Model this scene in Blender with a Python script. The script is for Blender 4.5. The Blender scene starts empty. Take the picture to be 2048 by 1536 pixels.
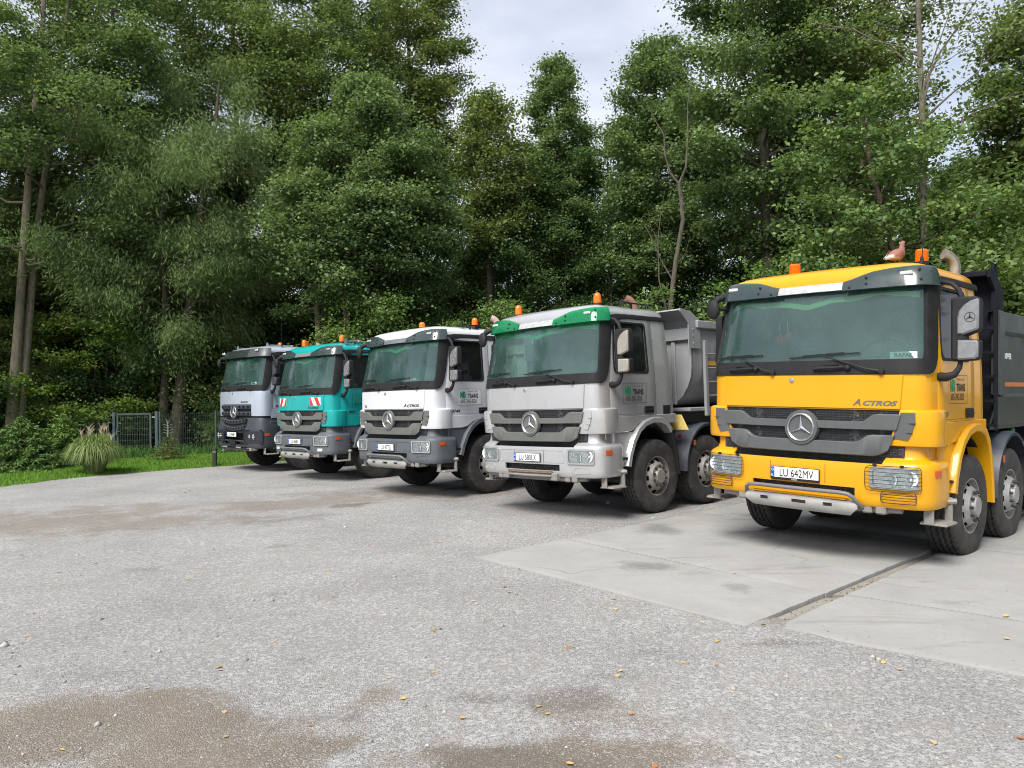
import bpy, math, random
import numpy as np
from mathutils import Matrix, Vector

scn = bpy.context.scene
COL = scn.collection
pi = math.pi

# ------------------------------------------------------------------ camera
F_PX, PITCH, ROLL, CAM_H = 1533.376, 0.02011, -0.01875, 1.70236
cam = bpy.data.cameras.new('camera')
cam.sensor_width = 36.0
cam.sensor_fit = 'HORIZONTAL'
cam.lens = F_PX / 2048.0 * 36.0
cam.clip_start = 0.05
cam.clip_end = 3000.0
cam_ob = bpy.data.objects.new('camera', cam)
COL.objects.link(cam_ob)
fw = Vector((0, math.cos(PITCH), math.sin(PITCH)))
up0 = Vector((0, -math.sin(PITCH), math.cos(PITCH)))
rt0 = Vector((1, 0, 0))
cr, sr = math.cos(ROLL), math.sin(ROLL)
rt = rt0 * cr + up0 * sr
up = -rt0 * sr + up0 * cr
cam_ob.matrix_world = Matrix(((rt.x, up.x, -fw.x, 0), (rt.y, up.y, -fw.y, 0), (rt.z, up.z, -fw.z, CAM_H), (0, 0, 0, 1)))
scn.camera = cam_ob

# ------------------------------------------------------------------ sky, sun, exposure
SUN_AZ, SUN_EL = math.radians(210.0), math.radians(50.0)     # compass style: 0 = +Y, clockwise
world = bpy.data.worlds.new('World')
scn.world = world
world.use_nodes = True
wn = world.node_tree
for n in list(wn.nodes):
    wn.nodes.remove(n)
def wnode(t, **kw):
    n = wn.nodes.new(t)
    for k, v in kw.items():
        setattr(n, k, v)
    return n
w_out = wnode('ShaderNodeOutputWorld')
w_bg = wnode('ShaderNodeBackground')
w_sky = wnode('ShaderNodeTexSky', sky_type='NISHITA')
w_sky.sun_disc = False
w_sky.sun_elevation = SUN_EL
w_sky.sun_rotation = SUN_AZ
w_sky.air_density = 1.0
w_sky.dust_density = 1.5
w_tc = wnode('ShaderNodeTexCoord')
w_map = wnode('ShaderNodeMapping')
w_map.inputs['Scale'].default_value = (1.0, 1.0, 2.2)
w_noise = wnode('ShaderNodeTexNoise')
w_noise.inputs['Scale'].default_value = 2.3
w_noise.inputs['Detail'].default_value = 7.0
w_noise.inputs['Roughness'].default_value = 0.55
w_noise.inputs['Distortion'].default_value = 0.4
w_ramp = wnode('ShaderNodeMapRange')
w_ramp.inputs['From Min'].default_value = 0.30
w_ramp.inputs['From Max'].default_value = 0.62
w_ramp.inputs['To Min'].default_value = 0.28
w_ramp.inputs['To Max'].default_value = 0.97
w_mix = wnode('ShaderNodeMix', data_type='RGBA')
w_mix.inputs['B'].default_value = (5.7, 5.95, 6.6, 1)       # thin bright cloud veil over the blue
wn.links.new(w_tc.outputs['Generated'], w_map.inputs['Vector'])
wn.links.new(w_map.outputs['Vector'], w_noise.inputs['Vector'])
wn.links.new(w_noise.outputs['Fac'], w_ramp.inputs['Value'])
wn.links.new(w_ramp.outputs['Result'], w_mix.inputs['Factor'])
wn.links.new(w_sky.outputs['Color'], w_mix.inputs['A'])
wn.links.new(w_mix.outputs['Result'], w_bg.inputs['Color'])
w_bg.inputs['Strength'].default_value = 0.105
wn.links.new(w_bg.outputs['Background'], w_out.inputs['Surface'])

sun = bpy.data.lights.new('sun', 'SUN')
sun.energy = 3.5
sun.angle = math.radians(30.0)
sun.color = (1.0, 0.96, 0.9)
sun_ob = bpy.data.objects.new('sun', sun)
COL.objects.link(sun_ob)
sd = Vector((math.sin(SUN_AZ) * math.cos(SUN_EL), math.cos(SUN_AZ) * math.cos(SUN_EL), math.sin(SUN_EL)))
sun_ob.rotation_euler = (-sd).to_track_quat('-Z', 'Y').to_euler()
sun_ob.location = sd * 60

scn.view_settings.view_transform = 'Standard'
scn.view_settings.look = 'None'
scn.view_settings.gamma = 1.0
scn.view_settings.use_curve_mapping = False
scn.view_settings.exposure = 0.68
scn.render.engine = 'CYCLES'
cy = scn.cycles
cy.max_bounces = 8
cy.diffuse_bounces = 4
cy.glossy_bounces = 3
cy.transmission_bounces = 4
cy.transparent_max_bounces = 10
cy.caustics_reflective = False
cy.caustics_refractive = False
cy.sample_clamp_indirect = 6.0
cy.use_denoising = True
cy.denoising_input_passes = 'RGB_ALBEDO_NORMAL'
cy.filter_width = 1.05

# ------------------------------------------------------------------ camera geometry on paper (where a pixel of the 2048 x 1536 photo meets the ground)
def ray(px, py):
    u, w = px - 1024.0, py - 768.0
    u, w = cr * u + sr * w, -sr * u + cr * w
    x, z = u / F_PX, -w / F_PX
    return np.array([x, math.cos(PITCH) - z * math.sin(PITCH), math.sin(PITCH) + z * math.cos(PITCH)])
def ground(px, py, z=0.0):
    d = ray(px, py)
    t = (z - CAM_H) / d[2]
    return np.array([d[0] * t, d[1] * t, z])
def bearing(px, dist):
    """ground point at that distance under image column px"""
    d = ray(px, 800.0)
    k = dist / math.hypot(d[0], d[1])
    return (d[0] * k, d[1] * k)
def height_at(px, py, dist):
    d = ray(px, py)
    return CAM_H + d[2] * dist / math.hypot(d[0], d[1])

# ------------------------------------------------------------------ materials
MATS = {}
def nn(nt, t, **kw):
    n = nt.nodes.new(t)
    for k, v in kw.items():
        setattr(n, k, v)
    return n
def newmat(name):
    m = bpy.data.materials.new(name)
    m.use_nodes = True
    nt = m.node_tree
    for n in list(nt.nodes):
        nt.nodes.remove(n)
    out = nn(nt, 'ShaderNodeOutputMaterial')
    return m, nt, out
def mixc(nt, fac, a, b, mode='MIX'):
    n = nn(nt, 'ShaderNodeMix', data_type='RGBA', blend_type=mode)
    for sock, v in (('Factor', fac), ('A', a), ('B', b)):
        if isinstance(v, (int, float)):
            n.inputs[sock].default_value = v
        elif isinstance(v, tuple):
            n.inputs[sock].default_value = (v[0], v[1], v[2], 1)
        else:
            nt.links.new(v, n.inputs[sock])
    return n.outputs['Result']
def noise(nt, vec, scale, detail=4, rough=.55, dist=0):
    n = nn(nt, 'ShaderNodeTexNoise')
    n.inputs['Scale'].default_value = scale
    n.inputs['Detail'].default_value = detail
    n.inputs['Roughness'].default_value = rough
    n.inputs['Distortion'].default_value = dist
    nt.links.new(vec, n.inputs['Vector'])
    return n.outputs['Fac']
def mapr(nt, v, a, b, c=0.0, d=1.0):
    n = nn(nt, 'ShaderNodeMapRange')
    for k, x in zip(('From Min', 'From Max', 'To Min', 'To Max'), (a, b, c, d)):
        n.inputs[k].default_value = x
    nt.links.new(v, n.inputs['Value'])
    return n.outputs['Result']
def mth(nt, op, a, b):
    n = nn(nt, 'ShaderNodeMath', operation=op)
    for i, v in enumerate((a, b)):
        if isinstance(v, (int, float)):
            n.inputs[i].default_value = v
        else:
            nt.links.new(v, n.inputs[i])
    return n.outputs[0]
def bump(nt, h, strength, dist=.01):
    n = nn(nt, 'ShaderNodeBump')
    n.inputs['Strength'].default_value = strength
    n.inputs['Distance'].default_value = dist
    nt.links.new(h, n.inputs['Height'])
    return n.outputs['Normal']
def M(name, col, rough=.5, metal=0., coat=0., var=.12, vs=6., bmp=0., bs=80., dust=0., dtop=1.6, dcol=(.30, .27, .23), spec=.5):
    """painted / moulded surface with uneven tone and, where asked, road dust that thins out upwards"""
    if name in MATS:
        return MATS[name]
    m, nt, out = newmat(name)
    p = nn(nt, 'ShaderNodeBsdfPrincipled')
    tc = nn(nt, 'ShaderNodeTexCoord').outputs['Object']
    c = mixc(nt, 1.0, tuple(col), (1, 1, 1), 'MULTIPLY')
    nz = noise(nt, tc, vs)
    k = mapr(nt, nz, .25, .75, 1 - var, 1 + var)
    comb = nn(nt, 'ShaderNodeCombineColor')
    for s in ('Red', 'Green', 'Blue'):
        nt.links.new(k, comb.inputs[s])
    c = mixc(nt, 1.0, c, comb.outputs['Color'], 'MULTIPLY')
    r = mapr(nt, nz, .3, .7, max(rough - .06, .02), rough + .08)
    if dust > 0:
        sx = nn(nt, 'ShaderNodeSeparateXYZ')
        nt.links.new(tc, sx.inputs[0])
        hz = mapr(nt, sx.outputs['Z'], .35, dtop, 1., .12)
        n2 = noise(nt, tc, 9., 6, .7)
        n3 = mapr(nt, n2, .38, .70, .15, 1.)
        f = mth(nt, 'MULTIPLY', mth(nt, 'MULTIPLY', hz, n3), dust)
        mp = nn(nt, 'ShaderNodeMapping'); mp.inputs['Scale'].default_value = (7, 7, .7)
        nt.links.new(tc, mp.inputs['Vector'])
        stk = mapr(nt, noise(nt, mp.outputs['Vector'], 1.6, 5, .65), .50, .78, 0, .5)
        f = mth(nt, 'MINIMUM', mth(nt, 'ADD', f, mth(nt, 'MULTIPLY', stk, dust)), 1.0)
        c = mixc(nt, f, c, tuple(dcol))
        r = mth(nt, 'ADD', r, mth(nt, 'MULTIPLY', f, .5))
    nt.links.new(c, p.inputs['Base Color'])
    nt.links.new(r, p.inputs['Roughness'])
    p.inputs['Metallic'].default_value = metal
    p.inputs['Coat Weight'].default_value = coat
    p.inputs['Coat Roughness'].default_value = .06
    p.inputs['Specular IOR Level'].default_value = spec
    if bmp > 0:
        nt.links.new(bump(nt, noise(nt, tc, bs, 3), bmp), p.inputs['Normal'])
    nt.links.new(p.outputs[0], out.inputs['Surface'])
    MATS[name] = m
    return m
def glass(name, tint, ior=1.6, haze=.05, hazec=(.7, .78, .76), rough=.05):
    """tinted pane with a thin film of dust"""
    if name in MATS:
        return MATS[name]
    m, nt, out = newmat(name)
    tr = nn(nt, 'ShaderNodeBsdfTransparent')
    tr.inputs['Color'].default_value = (*tint, 1)
    gl = nn(nt, 'ShaderNodeBsdfGlossy')
    gl.inputs['Roughness'].default_value = rough
    fr = nn(nt, 'ShaderNodeFresnel')
    fr.inputs['IOR'].default_value = ior
    df = nn(nt, 'ShaderNodeBsdfDiffuse')
    df.inputs['Color'].default_value = (*hazec, 1)
    tc = nn(nt, 'ShaderNodeTexCoord').outputs['Object']
    hz = mapr(nt, noise(nt, tc, 1.3, 5, .6, .4), .35, .70, haze * .7, haze * 1.35)
    a = nn(nt, 'ShaderNodeMixShader')
    nt.links.new(hz, a.inputs[0]); nt.links.new(tr.outputs[0], a.inputs[1]); nt.links.new(df.outputs[0], a.inputs[2])
    b = nn(nt, 'ShaderNodeMixShader')
    nt.links.new(fr.outputs[0], b.inputs[0]); nt.links.new(a.outputs[0], b.inputs[1]); nt.links.new(gl.outputs[0], b.inputs[2])
    nt.links.new(b.outputs[0], out.inputs['Surface'])
    MATS[name] = m
    return m
def amber(name, col):
    if name in MATS:
        return MATS[name]
    m, nt, out = newmat(name)
    p = nn(nt, 'ShaderNodeBsdfPrincipled')
    p.inputs['Base Color'].default_value = (*col, 1)
    p.inputs['Roughness'].default_value = .18
    p.inputs['Subsurface Weight'].default_value = .35
    p.inputs['Subsurface Radius'].default_value = (.05, .02, .005)
    p.inputs['Subsurface Scale'].default_value = .5
    nt.links.new(p.outputs[0], out.inputs['Surface'])
    MATS[name] = m
    return m
def leafmat(name, dark, mid, light, trans=.33, tipy=None):
    """leaf colours picked per leaf through the face attribute lv"""
    if name in MATS:
        return MATS[name]
    m, nt, out = newmat(name)
    at = nn(nt, 'ShaderNodeAttribute', attribute_name='lv')
    rp = nn(nt, 'ShaderNodeValToRGB')
    el = rp.color_ramp.elements
    el[0].position = 0.0; el[0].color = (*dark, 1)
    el[1].position = 1.0; el[1].color = (*light, 1)
    e = el.new(.5); e.color = (*mid, 1)
    if tipy:
        e = el.new(.93); e.color = (*light, 1)
        el[-1].color = (*tipy, 1)
    nt.links.new(at.outputs['Fac'], rp.inputs['Fac'])
    p = nn(nt, 'ShaderNodeBsdfPrincipled')
    p.inputs['Roughness'].default_value = .6
    p.inputs['Specular IOR Level'].default_value = .10
    nt.links.new(rp.outputs['Color'], p.inputs['Base Color'])
    t = nn(nt, 'ShaderNodeBsdfTranslucent')
    nt.links.new(mixc(nt, 1.0, rp.outputs['Color'], (1.25, 1.35, .6), 'MULTIPLY'), t.inputs['Color'])
    mx = nn(nt, 'ShaderNodeMixShader')
    mx.inputs[0].default_value = trans
    nt.links.new(p.outputs[0], mx.inputs[1]); nt.links.new(t.outputs[0], mx.inputs[2])
    nt.links.new(mx.outputs[0], out.inputs['Surface'])
    MATS[name] = m
    return m

# ------------------------------------------------------------------ mesh helpers
class MB:
    """collects shapes that become ONE mesh object"""
    def __init__(s):
        s.v, s.f, s.m = [], [], []
    def add(s, vs, fs, m=0):
        o = len(s.v)
        s.v.extend([tuple(map(float, p)) for p in vs])
        for f in fs:
            s.f.append(tuple(i + o for i in f)); s.m.append(m)
        return s
    def box(s, x0, x1, y0, y1, z0, z1, b=.0, m=0):
        if b <= 0:
            v = [(x, y, z) for x in (x0, x1) for y in (y0, y1) for z in (z0, z1)]
            return s.add(v, [(0, 1, 3, 2), (4, 6, 7, 5), (0, 4, 5, 1), (2, 3, 7, 6), (0, 2, 6, 4), (1, 5, 7, 3)], m)
        b = min(b, abs(x1 - x0) * .49, abs(y1 - y0) * .49, abs(z1 - z0) * .49)
        X, Y, Z = (x0, x1), (y0, y1), (z0, z1)
        v, idx = [], {}
        for i in (0, 1):
            for j in (0, 1):
                for k in (0, 1):
                    dx, dy, dz = b * (1 - 2 * i), b * (1 - 2 * j), b * (1 - 2 * k)
                    for a, p in enumerate(((X[i], Y[j] + dy, Z[k] + dz), (X[i] + dx, Y[j], Z[k] + dz), (X[i] + dx, Y[j] + dy, Z[k]))):
                        idx[i, j, k, a] = len(v); v.append(p)
        f = []
        q = ((0, 0), (1, 0), (1, 1), (0, 1))
        for i in (0, 1):
            f.append([idx[i, j, k, 0] for j, k in q]); f.append([idx[j, i, k, 1] for j, k in q]); f.append([idx[j, k, i, 2] for j, k in q])
        for j in (0, 1):
            for k in (0, 1):
                f.append([idx[0, j, k, 1], idx[1, j, k, 1], idx[1, j, k, 2], idx[0, j, k, 2]])
                f.append([idx[j, 0, k, 0], idx[j, 1, k, 0], idx[j, 1, k, 2], idx[j, 0, k, 2]])
                f.append([idx[j, k, 0, 0], idx[j, k, 1, 0], idx[j, k, 1, 1], idx[j, k, 0, 1]])
        for i in (0, 1):
            for j in (0, 1):
                for k in (0, 1):
                    f.append([idx[i, j, k, 0], idx[i, j, k, 1], idx[i, j, k, 2]])
        return s.add(v, f, m)
    def tube(s, path, r, n=8, closed=False, m=0, flat=1.0):
        P = [Vector(p) for p in path]
        R = r if isinstance(r, (list, tuple)) else [r] * len(P)
        v, f, N = [], [], len(P)
        ref = Vector((0, 0, 1))
        prev = None
        for i, p in enumerate(P):
            if closed:
                t = P[(i + 1) % N] - P[i - 1]
            else:
                t = P[min(i + 1, N - 1)] - P[max(i - 1, 0)]
            t = t.normalized() if t.length > 1e-9 else Vector((0, 0, 1))
            if prev is None:
                a = ref.cross(t)
                if a.length < .05:
                    a = Vector((1, 0, 0)).cross(t)
            else:
                a = prev - t * prev.dot(t)
            a.normalize(); prev = a
            b = t.cross(a)
            for k in range(n):
                th = 2 * pi * k / n
                v.append(p + a * (R[i] * math.cos(th)) + b * (R[i] * flat * math.sin(th)))
        for i in range(N if closed else N - 1):
            j = (i + 1) % N
            for k in range(n):
                l = (k + 1) % n
                f.append((i * n + k, i * n + l, j * n + l, j * n + k))
        if not closed:
            f.append(tuple(reversed(range(n)))); f.append(tuple((N - 1) * n + k for k in range(n)))
        return s.add(v, f, m)
    def lathe(s, prof, c=(0, 0, 0), axis='x', n=32, m=0, skip=None):
        """prof: (distance along axis, radius); skip(i, k) leaves a face out"""
        v, f = [], []
        for h, r in prof:
            for k in range(n):
                a = 2 * pi * k / n
                p = {'x': (h, r * math.cos(a), r * math.sin(a)), 'y': (r * math.cos(a), h, r * math.sin(a)), 'z': (r * math.cos(a), r * math.sin(a), h)}[axis]
                v.append((p[0] + c[0], p[1] + c[1], p[2] + c[2]))
        for i in range(len(prof) - 1):
            for k in range(n):
                if skip and skip(i, k):
                    continue
                l = (k + 1) % n
                f.append((i * n + k, i * n + l, (i + 1) * n + l, (i + 1) * n + k))
        if prof[0][1] > 1e-6 and prof[0][1] < .5 and s is not None and skip is None:
            f.append(tuple(range(n)))
        if prof[-1][1] > 1e-6 and skip is None:
            f.append(tuple((len(prof) - 1) * n + k for k in range(n)))
        return s.add(v, f, m)
    def grid(s, P, m=0, skip=None, closed=False):
        nr, nc = len(P), len(P[0])
        v = [p for r in P for p in r]
        f = []
        for i in range(nr - 1):
            for j in range(nc - (0 if closed else 1)):
                if skip and skip(i, j):
                    continue
                k = (j + 1) % nc
                f.append((i * nc + j, i * nc + k, (i + 1) * nc + k, (i + 1) * nc + j))
        return s.add(v, f, m)
    def slab(s, P, off, m=0, skip=None):
        """grid P given a thickness: the back side is P moved by off (vector or function of the point)"""
        nr, nc = len(P), len(P[0])
        o = (lambda p: off) if not callable(off) else off
        B = [[tuple(np.add(p, o(p))) for p in r] for r in P]
        s.grid(P, m, skip); s.grid(B, m, skip)
        n, v, f = nr * nc, [p for r in P for p in r] + [p for r in B for p in r], []
        alive = lambda i, j: 0 <= i < nr - 1 and 0 <= j < nc - 1 and not (skip and skip(i, j))
        for i in range(nr):
            for j in range(nc):
                a = i * nc + j
                if j < nc - 1 and alive(i, j) != alive(i - 1, j):
                    f.append((a, a + 1, a + 1 + n, a + n))
                if i < nr - 1 and alive(i, j) != alive(i, j - 1):
                    f.append((a, a + nc, a + nc + n, a + n))
        return s.add(v, f, m)
    def prism(s, poly, fn, d0, d1, m=0, bev=0.0):
        """polygon (a, b) put at fn(a, b, d); closed solid between d0 and d1, front edge d1 chamfered by bev"""
        n = len(poly)
        cx = sum(p[0] for p in poly) / n; cy_ = sum(p[1] for p in poly) / n
        loops = [[fn(a, b, d0) for a, b in poly]]
        if bev > 0:
            sg = 1 if d1 > d0 else -1
            loops.append([fn(a, b, d1 - sg * bev) for a, b in poly])
            ins = []
            for i in range(n):
                p0, p1, p2 = poly[i - 1], poly[i], poly[(i + 1) % n]
                e1 = Vector((p1[0] - p0[0], p1[1] - p0[1])); e2 = Vector((p2[0] - p1[0], p2[1] - p1[1]))
                e1.normalize(); e2.normalize()
                nv = Vector((-e1.y - e2.y, e1.x + e2.x))
                if nv.length > 1e-6:
                    nv.normalize()
                ar = sum(poly[k][0] * poly[(k + 1) % n][1] - poly[(k + 1) % n][0] * poly[k][1] for k in range(n))
                if ar < 0:
                    nv = -nv
                ins.append((p1[0] + nv.x * bev, p1[1] + nv.y * bev))
            loops.append([fn(a, b, d1) for a, b in ins])
        else:
            loops.append([fn(a, b, d1) for a, b in poly])
        v = [p for l in loops for p in l]
        f = []
        for k in range(len(loops) - 1):
            for i in range(n):
                j = (i + 1) % n
                f.append((k * n + i, k * n + j, (k + 1) * n + j, (k + 1) * n + i))
        f.append(tuple(range(n))); f.append(tuple((len(loops) - 1) * n + i for i in range(n)))
        return s.add(v, f, m)
    def ball(s, c, r, n=10, m=0):
        rx, ry, rz = r if isinstance(r, tuple) else (r, r, r)
        P = []
        for i in range(n + 1):
            a = pi * i / n
            P.append([(c[0] + rx * math.sin(a) * math.cos(2 * pi * k / (2 * n)), c[1] + ry * math.sin(a) * math.sin(2 * pi * k / (2 * n)), c[2] + rz * math.cos(a)) for k in range(2 * n)])
        return s.grid(P, m, closed=True)
    def mirror(s):
        """copy of itself across x = 0"""
        o = MB(); o.v = [(-x, y, z) for x, y, z in s.v]; o.f = [tuple(reversed(f)) for f in s.f]; o.m = list(s.m)
        return o
    def join(s, o):
        k = len(s.v); s.v += o.v; s.f += [tuple(i + k for i in f) for f in o.f]; s.m += o.m
        return s
    def move(s, d):
        s.v = [(x + d[0], y + d[1], z + d[2]) for x, y, z in s.v]; return s
    def mesh(s, name, mats, smooth=35):
        me = bpy.data.meshes.new(name)
        me.from_pydata(s.v, [], s.f)
        mats = mats if isinstance(mats, (list, tuple)) else [mats]
        for m in mats:
            me.materials.append(m)
        if len(mats) > 1:
            me.polygons.foreach_set('material_index', s.m)
        fix_normals(me)
        if smooth:
            me.polygons.foreach_set('use_smooth', [True] * len(me.polygons))
            me.set_sharp_from_angle(angle=math.radians(smooth))
        me.update()
        return me
    def build(s, name, mats, parent=None, smooth=35, label=None):
        return put(name, s.mesh(name, mats, smooth), parent, label)

import bmesh
def fix_normals(me):
    bm = bmesh.new(); bm.from_mesh(me)
    bmesh.ops.remove_doubles(bm, verts=bm.verts, dist=1e-5)
    bmesh.ops.recalc_face_normals(bm, faces=bm.faces)
    bm.to_mesh(me); bm.free()
def put(name, me, parent=None, label=None):
    o = bpy.data.objects.new(name, me)
    COL.objects.link(o)
    if parent is not None:
        o.parent = parent
    if label:
        o['label'] = label
    return o
def empty(name, loc=(0, 0, 0), parent=None):
    o = bpy.data.objects.new(name, None)
    COL.objects.link(o); o.location = loc
    o.empty_display_size = .3
    if parent is not None:
        o.parent = parent
    return o
def tag(o, label=None, cat=None, group=None, kind=None):
    for k, v in (('label', label), ('category', cat), ('group', group), ('kind', kind)):
        if v:
            o[k] = v
    return o
def lerp(tab, x):
    return float(np.interp(x, [a for a, b in tab], [b for a, b in tab]))
TXT = {}
def text2d(t, size, sx=1.0, space=1.0, shear=0.0, bold=0.0):
    """outline letters of the built-in face as flat 2-D mesh data: verts, faces, width"""
    key = (t, size, sx, space, shear, bold)
    if key not in TXT:
        cu = bpy.data.curves.new('lettering', 'FONT')
        cu.body = t; cu.size = size; cu.space_character = space; cu.shear = shear; cu.offset = bold; cu.resolution_u = 3
        ob = bpy.data.objects.new('lettering', cu)
        me = bpy.data.meshes.new_from_object(ob)
        vs = [(v.co.x * sx, v.co.y) for v in me.vertices]
        fs = [tuple(p.vertices) for p in me.polygons]
        bpy.data.objects.remove(ob); bpy.data.curves.remove(cu); bpy.data.meshes.remove(me)
        w = max([v[0] for v in vs]) if vs else 0
        TXT[key] = (vs, fs, w)
    return TXT[key]
def put_text(mb, t, fn, a0, b0, size, sx=1.0, space=1.0, shear=0., bold=0., m=0, align='L'):
    """fn(a, b) -> point; letters start at (a0, b0)"""
    vs, fs, w = text2d(t, size, sx, space, shear, bold)
    d = {'L': 0, 'C': -w / 2, 'R': -w}[align]
    mb.add([fn(a0 + d + x, b0 + y) for x, y in vs], fs, m)
    return w
def rrect(a0, a1, b0, b1, r, n=4):
    """rounded rectangle, counter clockwise"""
    P = []
    for cx, cz, t0 in ((a1 - r, b0 + r, -pi / 2), (a1 - r, b1 - r, 0), (a0 + r, b1 - r, pi / 2), (a0 + r, b0 + r, pi)):
        for k in range(n + 1):
            t = t0 + pi / 2 * k / n
            P.append((cx + r * math.cos(t), cz + r * math.sin(t)))
    return P
def ring(mb, fn, A, B, d0, d1, m=0, sub=6):
    """frame between outlines A (outer) and B (inner), same counts, as a closed band proud of fn from d0 to d1"""
    def dense(L):
        o = []
        for i in range(len(L)):
            p, q = L[i], L[(i + 1) % len(L)]
            o += [(p[0] + (q[0] - p[0]) * k / sub, p[1] + (q[1] - p[1]) * k / sub) for k in range(sub)]
        return o
    A, B = dense(A), dense(B)
    rows = [[fn(a, b, d0) for a, b in A], [fn(a, b, d1) for a, b in A], [fn(a, b, d1) for a, b in B], [fn(a, b, d0) for a, b in B], [fn(a, b, d0) for a, b in A]]
    mb.grid(rows, m, closed=True)
# ------------------------------------------------------------------ ground
rng = np.random.default_rng(7)
def vnoise(x, y, scale, seed=0):
    """smooth value noise on arrays"""
    x = x * scale + seed * 17.3; y = y * scale + seed * 5.7
    xi, yi = np.floor(x).astype(np.int64), np.floor(y).astype(np.int64)
    fx_, fy_ = x - xi, y - yi
    fx_ = fx_ * fx_ * (3 - 2 * fx_); fy_ = fy_ * fy_ * (3 - 2 * fy_)
    def h(a, b):
        n = (a * 374761393 + b * 668265263 + seed * 982451653) & 0x7fffffff
        n = ((n ^ (n >> 13)) * 1274126177) & 0x7fffffff
        return ((n ^ (n >> 16)) & 0xffff) / 65535.0
    return (h(xi, yi) * (1 - fx_) + h(xi + 1, yi) * fx_) * (1 - fy_) + (h(xi, yi + 1) * (1 - fx_) + h(xi + 1, yi + 1) * fx_) * fy_
def fbm(x, y, scale, seed=0, oct=4):
    t = 0; a = .5
    for k in range(oct):
        t = t + a * vnoise(x, y, scale * 2 ** k, seed + k); a *= .5
    return t / (1 - .5 ** oct)
U = np.array([.731, .682]); 
A0, A1 = np.array([1.67, 5.64]), np.array([-.44, 8.28])           # front edge of the concrete strip, channel side and open side
B0, B1 = np.array([1.84, 5.59]), np.array([4.55, 3.18])
def gz(x, y):
    """height of the gravel yard"""
    x = np.asarray(x, float); y = np.asarray(y, float)
    z = (fbm(x, y, .8, 3, 3) - .5) * .03 + (fbm(x, y, 4.0, 9, 2) - .5) * .012
    rel = (x - 1.79) * U[0] + (y - 5.585) * U[1]
    off = (x - 1.79) * U[1] - (y - 5.585) * U[0]
    inn = np.clip((rel - .32) / .2, 0, 1)
    z = z + .005 * np.exp(-((rel - .1) / .5) ** 2) * np.clip((4.2 - np.abs(off)) / .5, 0, 1)
    pad = np.clip((3.32 - np.abs(off)) / .25, 0, 1) * inn            # lower under the concrete
    z = z * (1 - pad) - .05 * pad
    return z
def axis(lo, hi, step, far, grow=1.28):
    a = list(np.arange(lo, hi + 1e-6, step)); s = step
    L = [lo]; 
    while L[-1] > -far:
        s *= grow; L.append(L[-1] - s)
    s = step; Rr = [a[-1]]
    while Rr[-1] < far:
        s *= grow; Rr.append(Rr[-1] + s)
    return np.array(sorted(L[1:]) + a + Rr[1:])
gx = axis(-13.0, 6.0, .07, 600.0); gy = axis(1.6, 22.0, .07, 600.0)
X, Y = np.meshgrid(gx, gy)
Z = gz(X, Y)
far = np.clip((np.hypot(X, Y) - 30) / 30, 0, 1)
Z = Z * (1 - far)
nv = X.size
me = bpy.data.meshes.new('gravel_yard')
me.vertices.add(nv)
me.vertices.foreach_set('co', np.stack([X, Y, Z], -1).reshape(-1).astype(np.float32))
ny_, nx_ = X.shape
I = np.arange(nv).reshape(ny_, nx_)
Q = np.stack([I[:-1, :-1], I[:-1, 1:], I[1:, 1:], I[1:, :-1]], -1).reshape(-1, 4)
def set_quads(me, Q):
    n, k = Q.shape
    me.loops.add(n * k); me.loops.foreach_set('vertex_index', Q.reshape(-1).astype(np.int32))
    me.polygons.add(n); me.polygons.foreach_set('loop_start', (np.arange(n) * k).astype(np.int32))
    try:
        me.polygons.foreach_set('loop_total', np.full(n, k, np.int32))
    except Exception:
        pass
    me.update(calc_edges=True)
set_quads(me, Q)
# bare earth and damp patches where the photo shows them: (photo px of centre, half length along x, half depth along y in metres, strength)
dirt = np.zeros_like(X); wet = np.zeros_like(X)
wob = (fbm(X, Y, 1.6, 21, 5) - .5); wob2 = (fbm(X, Y, 6.0, 31, 4) - .5)
def patch(px, py, a, b, s, ang=0.0, arr=None, soft=.75):
    c = ground(px, py)
    dx, dy = X - c[0], Y - c[1]
    ca, sa = math.cos(ang), math.sin(ang)
    r = np.sqrt(((dx * ca + dy * sa) / a) ** 2 + ((-dx * sa + dy * ca) / b) ** 2) + wob * 2.0 + wob2 * 1.1
    v = np.clip((1.1 - r) / soft, 0, 1) * s
    np.maximum(arr, v, out=arr)
for t in ((60, 1460, 1.1, .55, 1), (330, 1450, 1.0, .45, .95), (640, 1490, .72, .36, .95), (760, 1510, .45, .30, .9), (1120, 1520, .65, .26, .9), (20, 1500, 1.2, .6, .95), (450, 1530, 1.1, .4, 1),
          (250, 1045, 3.8, 1.3, .62, .5), (560, 1012, 3.6, 1.4, .62, .75), (120, 1040, 3.0, 1.6, .60, .4), (780, 995, 2.2, .9, .6, .8), (960, 988, 1.8, .7, .6, .8), (470, 1395, .35, .16, .6), (1180, 1420, .4, .2, .5)):
    patch(*t[:5], t[5] if len(t) > 5 else 0, dirt)
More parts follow.
